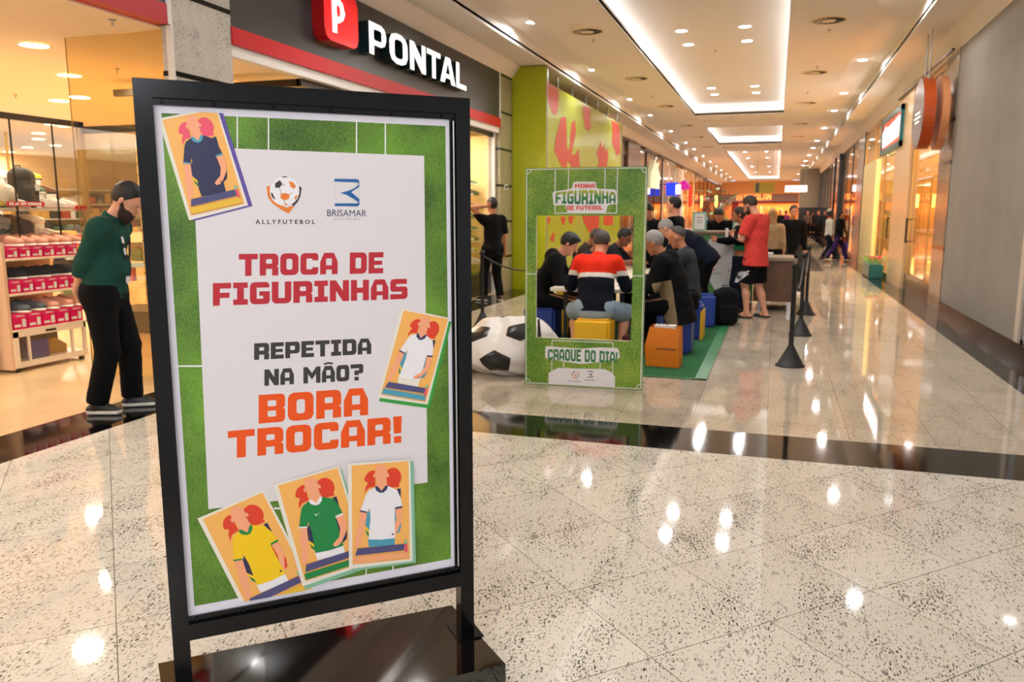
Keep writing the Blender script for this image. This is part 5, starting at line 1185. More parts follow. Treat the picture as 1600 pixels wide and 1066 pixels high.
struct(MB().box((XW - .03, 28.0, 0), (XW + .2, 30.0, 4.05), mat('warm_grey_pier', '#8f8678', rough=.2)), 'wall_pier')
struct(MB().box((XW - .12, 37.6, 0), (XW + .2, 39.2, 4.05), M_blk).box((XW - .12, 40.4, 0), (XW + .2, 41.9, 4.05), M_blk), 'wall_pillars_black')
struct(MB().box((1.35, 56.5, 0), (XW + .2, 59.5, 1.9), M_blk).box((1.35, 56.5, 1.9), (XW + .2, 59.5, 4.4), mat('stone_pillar', '#8d8a7a', rough=.2)), 'wall_pillar_stone')
# door pull handles, planter
for y in (18.0, 21.0): tag(MB().tube([(XW - .05, y, .95), (XW - .05, y, 1.45)], .018, M_blk).box((XW - .05, y - .01, .97), (XW + .03, y + .01, .99), M_blk).box((XW - .05, y - .01, 1.41), (XW + .03, y + .01, 1.43), M_blk).build('door_handle'), 'long black pull handle on the %s glass front' % ('golden' if y < 20 else 'teal signed'), 'door handle')
pt_ = thing('planter', 'teal rectangular planter with green leaves and pink flowers by the right shops', 'planter', (XW - .24, 21.6, 0))
MB().box((-.16, -.75, 0), (.16, .75, .33), mat('teal_planter', '#1d6f6f', rough=.3), bev=.02).build('trough', pt_)
f = MB(); rng = random.Random(4); lf = mat('leaf_green', '#5f9a1e', rough=.5); fl = mat('petal_pink', '#e0506a', rough=.5)
for i in range(160):
    x, y = rng.uniform(-.17, .17), rng.uniform(-.75, .75); a = rng.uniform(0, 6.28); l = rng.uniform(.06, .13); z = rng.uniform(.33, .45)
    f.add([(x, y, z), (x + l * .5 * math.cos(a) - .02 * math.sin(a), y + l * .5 * math.sin(a) + .02 * math.cos(a), z + .05), (x + l * math.cos(a), y + l * math.sin(a), z + .03), (x + l * .5 * math.cos(a) + .02 * math.sin(a), y + l * .5 * math.sin(a) - .02 * math.cos(a), z + .05)], [(0, 1, 2, 3)], lf)
o = f.build('leaves', pt_); o['kind'] = 'stuff'
f = MB()
for i in range(24):
    x, y, z = rng.uniform(-.14, .14), rng.uniform(-.7, -.1), rng.uniform(.42, .5); f.lathe([(.001, .0), (.025, .01), (.03, .03), (.001, .02)], fl, c=(x, y, z), n=7)
o = f.build('flowers', pt_); o['kind'] = 'stuff'

# hanging signs on the right
sg = thing('hanging_sign', 'square teal and orange framed light box sign over the right shops', 'sign', (0, 0, 0))
a = pX(1380, 260, XW - .12); ya, yb = 19.4, 22.9; z0, z1 = 2.98, 3.86; M_teal = mat('teal_frame', '#17707a', rough=.3); M_org = mat('orange_face', '#d8521e', rough=.35, emit=.4)
MB().box((XW - .12, ya, z0), (XW - .02, yb, z0 + .12), M_teal).box((XW - .12, ya, z1 - .12), (XW - .02, yb, z1), M_teal).box((XW - .12, ya, z0), (XW - .02, ya + .16, z1), M_teal).box((XW - .12, yb - .16, z0), (XW - .02, yb, z1), M_teal).build('frame', sg)
MB().box((XW - .10, ya + .16, z0 + .12), (XW - .03, yb - .16, z1 - .12), M_org).build('face', sg)
q = MB(); q.poly([[(ya + .45, 3.22), (yb - .45, 3.16), (yb - .3, 3.50), (yb - .9, 3.62), (yb - 1.0, 3.55), (ya + 1.0, 3.62), (ya + .35, 3.66)]], lambda u, v, w: (XW - .104 - w, u, v), mat('sign_glow', '#ffffff', emit=5, ecol='#ffffff'), .01); q.build('glowing_shape', sg)
sr = thing('hanging_sign', 'round orange shop sign hanging from the track before the golden window', 'sign', (2.16, float(pX(1437, 175, 2.12)[1]), float(pX(1437, 178, 2.12)[2])))
def disc(n, m1, m2, r, th, x): 
    mb = MB(); mb.poly([circ(0, 0, r, r, 40)], lambda u, v, w: (x + w, u, v), m1, th, m2); return mb.build(n, sr)
disc('front_disc', mat('sign_orange', '#e0702c', rough=.3), mat('sign_orange_side', '#c8531c', rough=.35), .56, .17, -.06); disc('back_disc', mat('sign_peach', '#f0a878', rough=.4), mat('sign_peach_side', '#e69a68', rough=.4), .58, .10, .20)
mb = MB(); mb.poly([circ(0, 0, .555, .555, 40)], lambda u, v, w: (-.066 + w, u, v), mat('sign_silver', '#8a8590', rough=.25, metal=.6), .004); mb.build('silver_face', sr)
q = MB()
for i, w_ in enumerate((.5, .62, .4)): q.add([(-.069, -w_ / 2, .02 - i * .07), (-.069, w_ / 2, .02 - i * .07), (-.069, w_ / 2, -.01 - i * .07), (-.069, -w_ / 2, -.01 - i * .07)], [(0, 1, 2, 3)], M_letter)
q.build('lettering', sr)
for y in (-.2, .2): MB().tube([(.03, y, .5), (.03, y, 4.4 - sr.location.z)], .012, M_alu, 6).build('hanger', sr)
tag(MB().box((XW - .12, 14.3, 4.02), (XW - .08, 20.2, 4.05), M_hdr).build('ceiling_track'), 'dark track under the ceiling edge above the golden window', 'track')
# left side beyond the hoarding
front(-1, 28.0, 33.2, 'dark shop front directly beyond the hoarding', M_hdr, '#5a3c24', .22, 2)
front(-1, 33.3, 38.2, 'shop front with a pale figure sign beyond the hoarding', M_hdr, '#6d4a2c', .3, 2)
front(-1, 38.4, 43.2, 'white lit shop front with the blue sign', M_white, '#e8e4f0', 1.1, 2)
front(-1, 46.2, 53.5, 'cream shop front with the narrow red sign', M_cream, '#f2b070', 2.4, 2)
front(-1, 53.8, 64, 'orange lit shop front, second from the end on the left', M_hdr, '#e8924e', 2.2, 3)
front(-1, 64.2, 79, 'orange lit shop front at the end of the left side', M_hdr, '#e8924e', 2.2, 4)
struct(MB().box((-5.12, 24, 0), (-5.2, 28, 4.1), mat('brown_panel', '#6b4a3c', rough=.2)).box((-5.12, 28.6, 2.7), (-5.05, 31.2, 4.08), mat('brown_panel', '#6b4a3c')), 'wall_brown')
struct(MB().box((-5.16, 43.2, 2.6), (-5.02, 46.1, 3.9), M_cream).box((-5.16, 43.2, 0), (-5.02, 44.8, 2.6), mat('purple_panel', '#5a34a0', rough=.3)).box((-5.16, 44.8, 0), (-5.02, 46.1, 2.6), M_white), 'wall_purple')
def blade(label, y, z0, z1, w, m, x=-4.95, th=.1, name='blade_sign'):
    t = thing(name, label, 'sign'); MB().box((x, y, z0), (x + w, y + th, z1), m).build('sign_box', t); MB().box((-5.13, y + .02, z1 - .12), (x + .02, y + th - .02, z1 - .06), M_blk).build('bracket', t); return t
bl_ = blade('blue and white blade sign of the white shop on the left', 38.6, 2.35, 2.95, .55, mat('sign_blue', '#1432c8', emit=1.2), -5.0)
MB().box((-4.55, 38.57, 2.42), (-4.32, 38.6, 2.85), mat('sign_cream', '#fff6d0', emit=2)).build('lit_panel', bl_)
tag(MB().lathe([(.001, -.0), (.28, .05), (.3, .25), (.16, .45), (.001, .5)], mat('sign_magenta', '#b81a8c', emit=.8), n=16).build('round_sign', loc=(-4.75, 44.0, 2.75)), 'magenta rounded sign over the purple panel', 'sign')
blade('narrow red vertical sign on the cream shop front', 48.6, 1.9, 3.1, .22, mat('sign_red_vertical', '#d8301c', emit=.8), -5.0)
blade('yellow glowing vertical sign near the far end', 66, 1.95, 2.9, .2, mat('sign_yellow_glow', '#ffd060', emit=6), -4.7)
fg = MB(); fg.poly([[(34.2, 2.6), (36.6, 2.6), (36.6, 3.2), (36.0, 3.5), (36.4, 3.75), (35.6, 3.6), (35.2, 3.8), (34.9, 3.5), (34.3, 3.2)]], lambda u, v, w: (-5.1 + w, u, v), mat('sign_pale', '#e8e6c0', emit=.6), .06)
tag(fg.build('shape_sign'), 'pale cut out shape sign on the dark shop front', 'sign')
blade('mustard notice sign hanging in the dark shop beyond the hoarding', 26.5, 2.05, 2.75, .9, mat('mustard_board', '#b09a38', rough=.5), -5.0)
# red fronted shop that closes the corridor
es = thing('end_shop', 'red framed shop with orange glowing letters that closes the corridor', 'shop front')
ZK = YEND / 95
f = MB(); f.box((-5.3, YEND, 1.55 + 1.15 * ZK), (3.2, YEND + .3, 1.55 + 2.0 * ZK), mat('mauve_fascia', '#9c8c9a', rough=.4)); f.build('fascia', es)
f = MB(); mr_ = mat('maroon_frame', '#8c1020', rough=.35); f.box((-4.1, YEND - .05, 2.44), (2.5, YEND + .2, 2.58), mr_).box((-4.1, YEND - .05, 0), (-3.5, YEND + .2, 2.5), mr_).box((2.15, YEND - .05, 0), (2.5, YEND + .2, 2.5), mr_); f.build('frame', es)
f = MB(); f.box((-5.3, YEND + 3.2, 0), (3.4, YEND + 3.3, 2.6), mat('end_shop_back', '#e8924e', rough=.6)).box((-5.3, YEND + .3, 2.55), (3.4, YEND + 3.3, 2.62), M_shopceil); f.build('room', es)
rng = random.Random(11)
f = MB()
for i in range(46):
    x = -3.4 + i * .12; f.box((x, YEND + 1.5 + rng.random(), .1), (x + rng.uniform(.05, .1), YEND + 2.8, rng.uniform(1.2, 2.3)), mat('goods_' + rng.choice(['c97f3a', 'e8c9a0', 'f1e3cc', 'b8452c', 'd7a24a']), '#c97f3a'))
f.build('stock', es)
f = MB()
for i in range(7): f.lathe([(.13, 0), (.001, -.01)], M_warm, c=(-3.2 + i * .85, YEND + .9, 2.54), n=10)
f.build('ceiling_lamps', es)
li = area('shop_lamp', (-.8, YEND + 1.6, 2.5), (0, 0, 0), 6, 420, (1, .66, .36), 2); li.parent = es
q = MB(); M_neon = mat('orange_neon', '#ff8a4a', emit=3.2, ecol='#ff7a38'); TE = lambda u, v, w: (u, YEND - .02 - w, v)
u0 = pY(1151, 307, YEND)[0]; u1 = pY(1205, 307, YEND)[0]; zl, zh = pY(1170, 312.5, YEND)[2], pY(1170, 303, YEND)[2]
q.poly([[(u0, zl), (u0 + .5, zl), (u0 + .5, zh), (u0, zh)], [(u0 + .06, zl + .06), (u0 + .44, zl + .06), (u0 + .44, zh - .06), (u0 + .06, zh - .06)]], TE, M_neon, .05)
for loops in layout('+', u0 + .14, zl + .1, .24, zh - zl - .2): q.poly(loops, TE, M_neon, .05)
for loops in layout('KAVILAN', u0 + .7, zl, u1 - u0 - .7, zh - zl, s=.22, t=.18): q.poly(loops, TE, M_neon, .05)
q.build('lettering', es)
struct(MB().box((-5.3, YEND + .3, 2.6), (3.4, YEND + .4, 4.5), M_cream).box((-5.3, YEND - .4, 3.28), (3.4, YEND + .31, 4.5), mat('bulkhead', '#e0ab78', rough=.7)), 'wall_back')
# hanging direction sign and light box
hs_ = thing('hanging_sign', 'yellow hanging direction sign with dark arrows in mid corridor', 'sign'); Y_ = 45
a = pY(1178, 285.5, Y_); b = pY(1210, 301.5, Y_); M_ys = mat('yellow_sign', '#c9b342', rough=.5)
MB().box((a[0], Y_, b[2]), (b[0], Y_ + .06, a[2]), M_ys).build('board', hs_)
q = MB(); w_ = b[0] - a[0]; h_ = a[2] - b[2]
for k in (.25, .5, .75): q.box((a[0] + w_ * .34, Y_ - .006, b[2] + h_ * k), (a[0] + w_ * .97, Y_ - .001, b[2] + h_ * k + .012), M_hdr)
for k in (.12, .35, .58, .8): q.poly([[(a[0] + .1, b[2] + h_ * k - .03), (a[0] + .22, b[2] + h_ * k - .03), (a[0] + .34, b[2] + h_ * k + .03), (a[0] + .22, b[2] + h_ * k + .09), (a[0] + .1, b[2] + h_ * k + .09)]], lambda u, v, w: (u, Y_ - .001 - w, v), mat('sign_slate', '#4c5a68'), .005)
q.build('arrows', hs_)
for x in (a[0] + .15, b[0] - .15): MB().tube([(x, Y_ + .03, a[2]), (x, Y_ + .03, 4.8)], .01, M_alu, 6).build('hanger', hs_)
a = pY(1227, 290, Y_ + 1); b = pY(1261, 300, Y_ + 1); hl = thing('light_box', 'white glowing light box hanging right of the yellow sign', 'sign')
MB().box((a[0], Y_ + 1, b[2]), (b[0], Y_ + 1.15, a[2]), mat('light_box_face', '#ffffff', emit=1.6, ecol='#ffe9ea')).build('box', hl)
for x in (a[0] + .1, b[0] - .1): MB().tube([(x, Y_ + 1.07, a[2]), (x, Y_ + 1.07, 4.8 if x < .04 else 4.5)], .01, M_alu, 6).build('hanger', hl)
# ================================================================ the sticker swapping corner
M_carpet = mat('green_carpet', '#0f5a2c', rough=.95, noise=(30, .12), bump=(300, .3)); M_tape = mat('carpet_tape', '#2f7d4a', rough=.35)
tag(MB().box((-2.95, 7.55, 0), (-.56, 12.5, .006), M_carpet).box((-.66, 7.53, .006), (-.55, 12.5, .008), M_tape).box((-2.95, 7.53, .006), (-.55, 7.57, .008), M_tape).build('carpet'), 'green carpet under the swapping table with a taped edge', 'carpet')
M_blue = mat('stool_blue', '#1a398f', rough=.5, bump=(60, .1)); M_yel = mat('stool_yellow', '#efb60a', rough=.5, bump=(60, .1)); M_tabw = mat('table_top_cream', '#e6ddc8', rough=.35)
def stool(label, x, y, m, rz=0, h=.44, w=.38):
    t = thing('cube_stool', label, 'stool', (x, y, .008), R(rz), 'padded cube stools at the table'); MB().box((-w / 2, -w / 2, 0), (w / 2, w / 2, h), m, bev=.03).build('cushion_block', t); return t
stool('yellow cube stool under the man in the red, white and navy sweater', -1.79, 8.32, M_yel, 1)
stool('blue cube stool under the boy in the black hoodie', -2.60, 9.15, M_blue)
stool('yellow cube stool left of the table, half hidden by the blue one', -2.48, 9.95, M_yel)
stool('blue cube stool under the grey haired man in the black hooded jacket', -1.02, 9.05, M_blue)
stool('blue cube stool under the man in the grey sweater', -1.0, 10.15, M_blue)
stool('blue cube stool with a black bag against it, farthest on the right of the table', -.93, 11.25, M_blue, 4)
tag(MB().box((-.83, 9.98, .008), (-.80, 10.36, .36), M_yel).build('yellow_panel'), 'thin yellow panel leaning against the middle blue stool', 'panel')
tb = thing('swap_table', 'long low cream table where people swap stickers', 'table', (-1.93, 10.4, .008))
MB().box((-.45, -1.75, .675), (.45, 1.75, .715), M_tabw, bev=.006).build('table_top', tb); MB().box((-.40, -1.66, .63), (-.32, -1.58, .675), M_yel).build('corner_block', tb)
for x in (-.33, .33):
    for y in (-1.5, 1.5): MB().box((x - .02, y - .02, 0), (x + .02, y + .02, .675), M_blkmatte).build('leg', tb)
rng = random.Random(3); cp = None
for i in range(26):
    x, y = rng.uniform(-2.3, -1.6), rng.uniform(8.75, 11.9)
    if i < 7: x, y = -2.3 + (i % 4) * .085, 8.8 + (i // 4) * .13
    q = MB().box((-.035, -.05, 0), (.035, .05, .004), mat('paper_white', '#eceae6', rough=.5)).box((-.028, -.04, .004), (.028, .035, .005), mat(['sticker_blue', 'sticker_gold', 'sticker_red', 'sticker_grey'][i % 4], ['#3a5ba8', '#d9a53a', '#b8352f', '#70757d'][i % 4], rough=.4)).build('sticker_pile', loc=(x, y, .724), rz=rng.uniform(-.5, .5))
    tag(q, '%s printed stickers on the cream table, %s' % (['blue', 'gold', 'red', 'grey'][i % 4], ['at the front left corner, ' + ORD[i] if i < 7 else '%s along its length' % (ORD[(i - 7) % 17] if i < 24 else ['eighteenth', 'last'][i - 24])][0]), 'stickers', 'sticker piles on the table')

# ---- cut-out photo frame MINHA FIGURINHA
FA = np.array([-2.122, 6.869, 0.]); FB = np.array([-1.057, 6.935, 0.]); fd = (FB - FA) / np.linalg.norm(FB - FA); fn = NP([fd[1], -fd[0], 0]); FW = float(np.linalg.norm(FB - FA)); FH = 1.94
TF = lambda u, v, w: FA + fd * u + fn * w + NP([0, 0, v])
def fp(x, y): P = pP(x, y, FA, fn) - FA; return (float(P @ fd), float(P[2]))
fr = thing('photo_frame', 'tall cut-out photo frame printed MINHA FIGURINHA DE FUTEBOL standing on the floor', 'photo frame')
M_fg = grass_mat('frame_grass', '#37741c', '#9cb63c', 90, 3.2, .62, 1.02)
B_ = Art(fp, TF); B_.nrm = fn; W_ = I['white']
q = MB(); out = [(0, 0), (FW, 0), (FW, FH), (0, FH)]; oT = [fp(838, 337), fp(990.5, 337), fp(987, 533.5), fp(837, 527.5)]
hl_ = [(oT[0][0], oT[3][1]), (oT[1][0], oT[3][1]), (oT[1][0], oT[0][1]), (oT[0][0], oT[0][1])]
q.poly([out, hl_], lambda u, v, w: TF(u, v, w - .03), M_fg, .03, mat('board_edge', '#d8d2c0', rough=.6)); 
brd = q.build('board', fr)
d = .0012; E_ = .0006
def ln(x0, y0, x1, y1, t=.007, k=1):
    a, b = NP((x0, y0)), NP((x1, y1)); n = nrmz(NP([-(b - a)[1], (b - a)[0]])) * t / 2; B_.poly([tuple(a + n), tuple(b + n), tuple(b - n), tuple(a - n)], W_, k * E_, True)
m_ = .012
for a, b in (((m_, m_), (FW - m_, m_)), ((FW - m_, m_), (FW - m_, FH - m_)), ((FW - m_, FH - m_), (m_, FH - m_)), ((m_, FH - m_), (m_, m_))): ln(*a, *b)
for (x, y), a0 in (((m_, m_), 0), ((FW - m_, m_), 90), ((FW - m_, FH - m_), 180), ((m_, FH - m_), 270)):
    pts = circ(x, y, .04, .04, 6, a0, a0 + 90)
    for i in range(len(pts) - 1): ln(*pts[i], *pts[i + 1], .006)
hm = (hl_[0][1] + hl_[2][1]) / 2 + .03
ln(m_, hm, hl_[0][0], hm); ln(hl_[1][0], hm, FW - m_, hm)
def box_(a, b): ln(a[0], a[1], b[0], a[1]); ln(b[0], a[1], b[0], b[1]); ln(b[0], b[1], a[0], b[1]); ln(a[0], b[1], a[0], a[1])
b0, b1 = fp(867, 333), fp(965, 264); b1 = (b1[0], FH - m_); box_(b0, b1)
for x in (888, 945): u = fp(x, 300)[0]; ln(u, b1[1], u, b1[1] - .35)
c0, c1 = fp(862, 590), fp(958, 534); c0 = (c0[0], .04); box_((c0[0], .012), (c1[0], hl_[0][1] - .02))
for x in (881, 938): u = fp(x, 560)[0]; ln(u, .012, u, .25)
# white sticker shapes behind the words
def blob(px_, r, k=2):
    pts = [fp(*p) for p in px_]; A_ = sum(pts[i - 1][0] * pts[i][1] - pts[i][0] * pts[i - 1][1] for i in range(len(pts))); B_.poly(_ch(pts, {i: .016 for i in range(len(pts))}), W_, k * E_, True)
M_or = I['red']; M_g1 = mat('ink_turf_green', '#1f7a48'); M_g2 = mat('ink_lime_green', '#7fae2e')
blob([(896, 284), (931, 284), (932, 295), (962, 296), (966, 318), (950, 320), (946, 334), (886, 332), (884, 320), (865, 322), (863, 300), (894, 295)], .01)
blocktext(B_, 'MINHA', [(898.5, 294), (930, 294), (898.5, 287.5), (930, 287)], M_or, 3 * E_)
gm = bpy.data.materials.new('ink_green_fade'); gm.use_nodes = True; nt = gm.node_tree; tc = nd(nt, 'TexCoord'); sx = nd(nt, 'SeparateXYZ'); mr = nd(nt, 'MapRange'); rp_ = nd(nt, 'ValToRGB')
zA, zB = fp(915, 319)[1], fp(915, 297)[1]; mr.inputs[1].default_value = zA; mr.inputs[2].default_value = zB; rp_.color_ramp.elements[0].color = (*hx('#0d6a4c'), 1); rp_.color_ramp.elements[1].color = (*hx('#b4b820'), 1); e_ = rp_.color_ramp.elements.new(.55); e_.color = (*hx('#3f8a3c'), 1)
nt.links.new(tc.outputs['Object'], sx.inputs[0]); nt.links.new(sx.outputs[2], mr.inputs[0]); nt.links.new(mr.outputs[0], rp_.inputs[0]); nt.links.new(rp_.outputs[0], nt.nodes['Principled BSDF'].inputs['Base Color'])
# FIGURINHA swells towards the middle
def arched(word, x0, x1, yb, yt, m, bulge, k=3, **kw):
    a, b, c = fp(x0, yb), fp(x1, yb), fp(x0, yt); h = c[1] - a[1]
    for loops in layout(word, 0, 0, 1, 1, **kw):
        f = lambda p: (a[0] + (b[0] - a[0]) * p[0], a[1] + h * p[1] * (1 + bulge * math.sin(math.pi * p[0])) - bulge * h * .35 * math.sin(math.pi * p[0]))
        B_.poly([f(p) for p in loops[0]], m, k * E_, True, [[f(p) for p in hh] for hh in loops[1:]])
arched('FIGURINHA', 868, 962, 317.5, 301, gm, .35, s=.28, t=.22, c=.16)
blocktext(B_, 'DE FUTEBOL', [(886, 328.5), (942, 328), (886, 321.5), (942, 321.5)], M_or, 3 * E_)
blob([(852, 541), (880, 543), (908, 545), (935, 543), (966, 544), (969, 560), (945, 565), (908, 569), (880, 565), (852, 560)], .01)
arched('CRAQUE DO DIA!', 856, 965, 562, 546, mat('ink_green_plain', '#2c7a44'), .18, s=.28, t=.22, c=.16)
pts = [fp(857, 597), (fp(857, 590)[0], .14), fp(862, 578), fp(872, 574), fp(946, 576), fp(956, 582), (fp(961, 590)[0], .10), (fp(961, 590)[0], .014), (fp(857, 590)[0], .014)]
B_.poly([(fp(857, 590)[0], .014), (fp(961, 590)[0], .014), (fp(961, 590)[0], .11)] + [fp(957, 583), fp(946, 577), fp(872, 575), fp(862, 580)] + [(fp(857, 590)[0], .11)], W_, 2 * E_, True)
def sc_logo(cx, cy, sc_, ox, oy): return lambda x, y: fp(cx + (x - ox) * sc_, cy + (y - oy) * sc_)
ball_logo(B_, sc_logo(899, 585, .055, 1043, 820), 3 * E_)
def mall2(art, f, z):
    art.poly([f(246, 590), f(399, 592), f(399, 625), f(385, 612), f(246, 607)], I['dark'], z, True); art.poly([f(248, 742), f(399, 735), f(400, 758), f(248, 758)], I['dark'], z, True); art.poly([f(399, 622), f(399, 640), f(350, 672), f(400, 738), f(320, 688), f(282, 677), f(330, 665)], I['dark'], z, True)
mall2(B_, sc_logo(922, 585, .06, 325, 676), 3 * E_)
plaintext(B_, 'ALLYFUTEBOL', [(887, 596.5), (909, 597), (887, 594.5), (909, 595)], I['dark'], 3 * E_); plaintext(B_, 'BRISAMAR', [(914, 595), (929, 595.5), (914, 592.5), (929, 593)], I['dark'], 3 * E_)
o = B_.mb.build('print', brd, normals=False); o['label'] = 'printed words MINHA FIGURINHA DE FUTEBOL and CRAQUE DO DIA'
q = MB()
for u in (.12, FW - .12): q.add([TF(u - .01, 0, -.03), TF(u + .01, 0, -.03), TF(u + .01, .6, -.03), TF(u - .01, .6, -.03), TF(u - .01, 0, -.30), TF(u + .01, 0, -.30)], [(0, 1, 2, 3), (0, 3, 4), (1, 5, 2), (2, 5, 4, 3), (0, 4, 5, 1)], M_blkmatte)
q.build('back_prop', fr)

# ---- beanbag printed like a football
ico = [nrmz(v) for a in (1, -1) for b in (1, -1) for v in ((0, a, b * 1.618), (a, b * 1.618, 0), (b * 1.618, 0, a))]
BC = NP([-2.47, 7.42, .0]); S = SDF(.12); S.ell((0, 0, .20), (.50, .46, .23)).ell((.20, .0, .36), (.26, .28, .19)).ell((-.10, .05, .37), (.22, .28, .16)).ell((-.25, -.05, .22), (.24, .30, .18)).ell((.1, .1, .15), (.50, .42, .17)); S.cut((0, 0, 0), (0, 0, -1))
def bbp(C_):
    D_ = C_ - NP([.02, 0, .26]); D_[:, 2] *= 1.35; D_ = D_ / np.linalg.norm(D_, axis=1)[:, None]; M_ = rotZ(.6) @ rotX(.35); v = NP(ico) @ M_.T; dd = np.sort(D_ @ v.T, 1); return (dd[:, -1] - dd[:, -2] > .27).astype(int)
bb = put('beanbag', [S.mesh(.0075, .016, 21)], [mat('vinyl_white', '#e4e0dc', rough=.32, bump=(6, .25)), mat('vinyl_black', '#17181a', rough=.28, bump=(6, .25))], paint=bbp); bb.location = BC
tag(bb, 'white and black football patterned beanbag behind the photo frame', 'beanbag')

# ---- stanchions
pst = None
def stanchion(x, y, label, h=.98):
    global pst
    if pst is None:
        t = pst = thing('stanchion', '', 'stanchion'); MB().lathe([(.145, 0), (.145, .012), (.13, .02), (.032, .205), (.026, .22)], M_blkmatte, n=32).build('cone_base', t); MB().lathe([(.024, .2), (.024, 1.0), (.033, 1.0), (.033, 1.05), (.001, 1.055)], M_blkmatte, n=20).build('pole', t)
    else: t = copy_tree(pst)
    t.location = (x, y, 0); return tag(t, label, 'stanchion', 'black barrier posts')
stanchion(.205, 8.55, 'black barrier post with cone base, nearest to the camera on the right of the carpet'); stanchion(.36, 10.8, 'black barrier post, middle one of the three on the right'); stanchion(.50, 13.05, 'black barrier post, farthest of the three on the right'); stanchion(-3.74, 10.15, 'black barrier post left of the photo frame, by the shoe shop window')
def rope(a, b, sag, label): 
    a, b = NP(a), NP(b); pts = [a + (b - a) * t + NP([0, 0, -sag * 4 * t * (1 - t)]) for t in np.linspace(0, 1, 14)]; tag(MB().tube(pts, .012, M_blkmatte, 6).build('barrier_rope'), label, 'rope')
rope((.205, 8.58, .98), (.36, 10.77, .98), .28, 'black rope sagging between the first two posts on the right'); rope((.36, 10.83, .98), (.5, 13.02, .98), .28, 'black rope sagging between the two far posts on the right')
rope((-3.74, 10.18, .98), (-3.0, 12.2, .96), .25, 'black rope leading from the left post to behind the photo frame'); stanchion(-2.98, 12.24, 'black barrier post hidden behind the photo frame and the boy')

# ---- counter
M_cwood = mat('counter_wood', '#6d4c36', rough=.5, noise=(3, .15)); M_ctop = mat('counter_top', '#8a6a50', rough=.35); M_cg = grass_mat('counter_grass', '#356f3c', '#5c8f4a', 120, 3)
ct = thing('service_counter', 'tall counter with turf print and tilted white ALLYFUTEBOL card', 'counter', (0, 0, 0))
YC = 13.35
MB().box((-1.60, YC, .02), (-.32, YC + .5, 1.22), M_cwood).build('body', ct); MB().box((-1.63, YC - .03, 1.22), (-.30, YC + .53, 1.26), M_ctop).build('top', ct)
K_ = Art(lambda x, y: (float(pY(x, y, YC)[0]), float(pY(x, y, YC)[2])), lambda u, v, w: NP([u, YC - .002, v])); K_.nrm = NP([0, -1., 0])
K_.poly([(-1.60, .12), (-.32, .12), (-.32, 1.21), (-1.60, 1.21)], M_cg, 0, True); K_.poly([(-1.60, .12), (-.32, .12), (-.32, .15), (-1.60, .15)], I['white'], E_, True)
K_.poly([(1108.5, 373), (1152, 383), (1146, 463), (1117, 453), (1097, 420)], I['lgrey'], E_) ; K_.poly([(1128, 370), (1129, 370), (1129, 378), (1128, 378)], I['white'], E_)
kq = lambda cx, cy, s_, ox, oy: (lambda x, y: K_.f(cx + (x - ox) * s_, cy + (y - oy) * s_))
ball_logo(K_, kq(1115, 416, .055, 1043, 820), 2 * E_); plaintext(K_, 'ALLYFUTEBOL', [(1107, 428.5), (1127, 428.5), (1107, 426), (1127, 426)], I['dark'], 2 * E_)
mall2(K_, kq(1146, 415, .06, 325, 676), 2 * E_); plaintext(K_, 'BRISAMAR', [(1137, 424.5), (1152, 424.5), (1137, 422), (1152, 422)], I['dark'], 2 * E_)
o = K_.mb.build('front_print', ct, normals=False); o['label'] = 'turf print with tilted pale card and logos'
dk = thing('low_desk', 'lower brown wooden desk beside the tall counter', 'desk')
MB().box((-.30, YC + .02, .15), (.32, YC + 1.0, .80), M_cwood).build('body', dk); MB().box((-.30, YC - .02, .80), (.345, YC + 1.02, .85), mat('desk_top', '#9c8872', rough=.35)).box((.30, YC - .01, .12), (.345, YC + 1.0, .85), mat('desk_top')).build('top', dk)
for x, y in ((-.2, YC + .1), (.25, YC + .1), (.25, YC + .9)): MB().box((x - .025, y - .025, 0), (x + .025, y + .025, .15), M_alu).build('foot', dk)
tag(MB().box((-.22, YC + .1, .85), (-.02, YC + .3, .92), M_white).build('paper_box'), 'small white box on the low brown desk', 'box')
for xa, xb, ya_, l in ((1083, 1103.5, 331, 'left one beside the young man'), (1146, 1166, 330, 'right one behind the woman')):
    a = pY(xa, ya_, YC + .12); b = pY(xb, 361, YC + .12); t = thing('notice_holder', 'green framed paper notice on the tall counter, ' + l, 'notice')
    MB().box((a[0], YC + .10, 1.26), (b[0], YC + .12, a[2]), mat('holder_green', '#8fb89c', rough=.3)).build('holder', t); q = MB().box((a[0] + .03, YC + .095, 1.29), (b[0] - .03, YC + .1, a[2] - .03), M_white); w_ = b[0] - a[0]
    for k, m in ((.30, I['crimson']), (.46, I['mid']), (.56, I['mid'])): q.box((a[0] + w_ * .28, YC + .094, a[2] - (a[2] - 1.26) * k - .006), (b[0] - w_ * .28, YC + .095, a[2] - (a[2] - 1.26) * k + .006), m)
    q.build('paper', t)
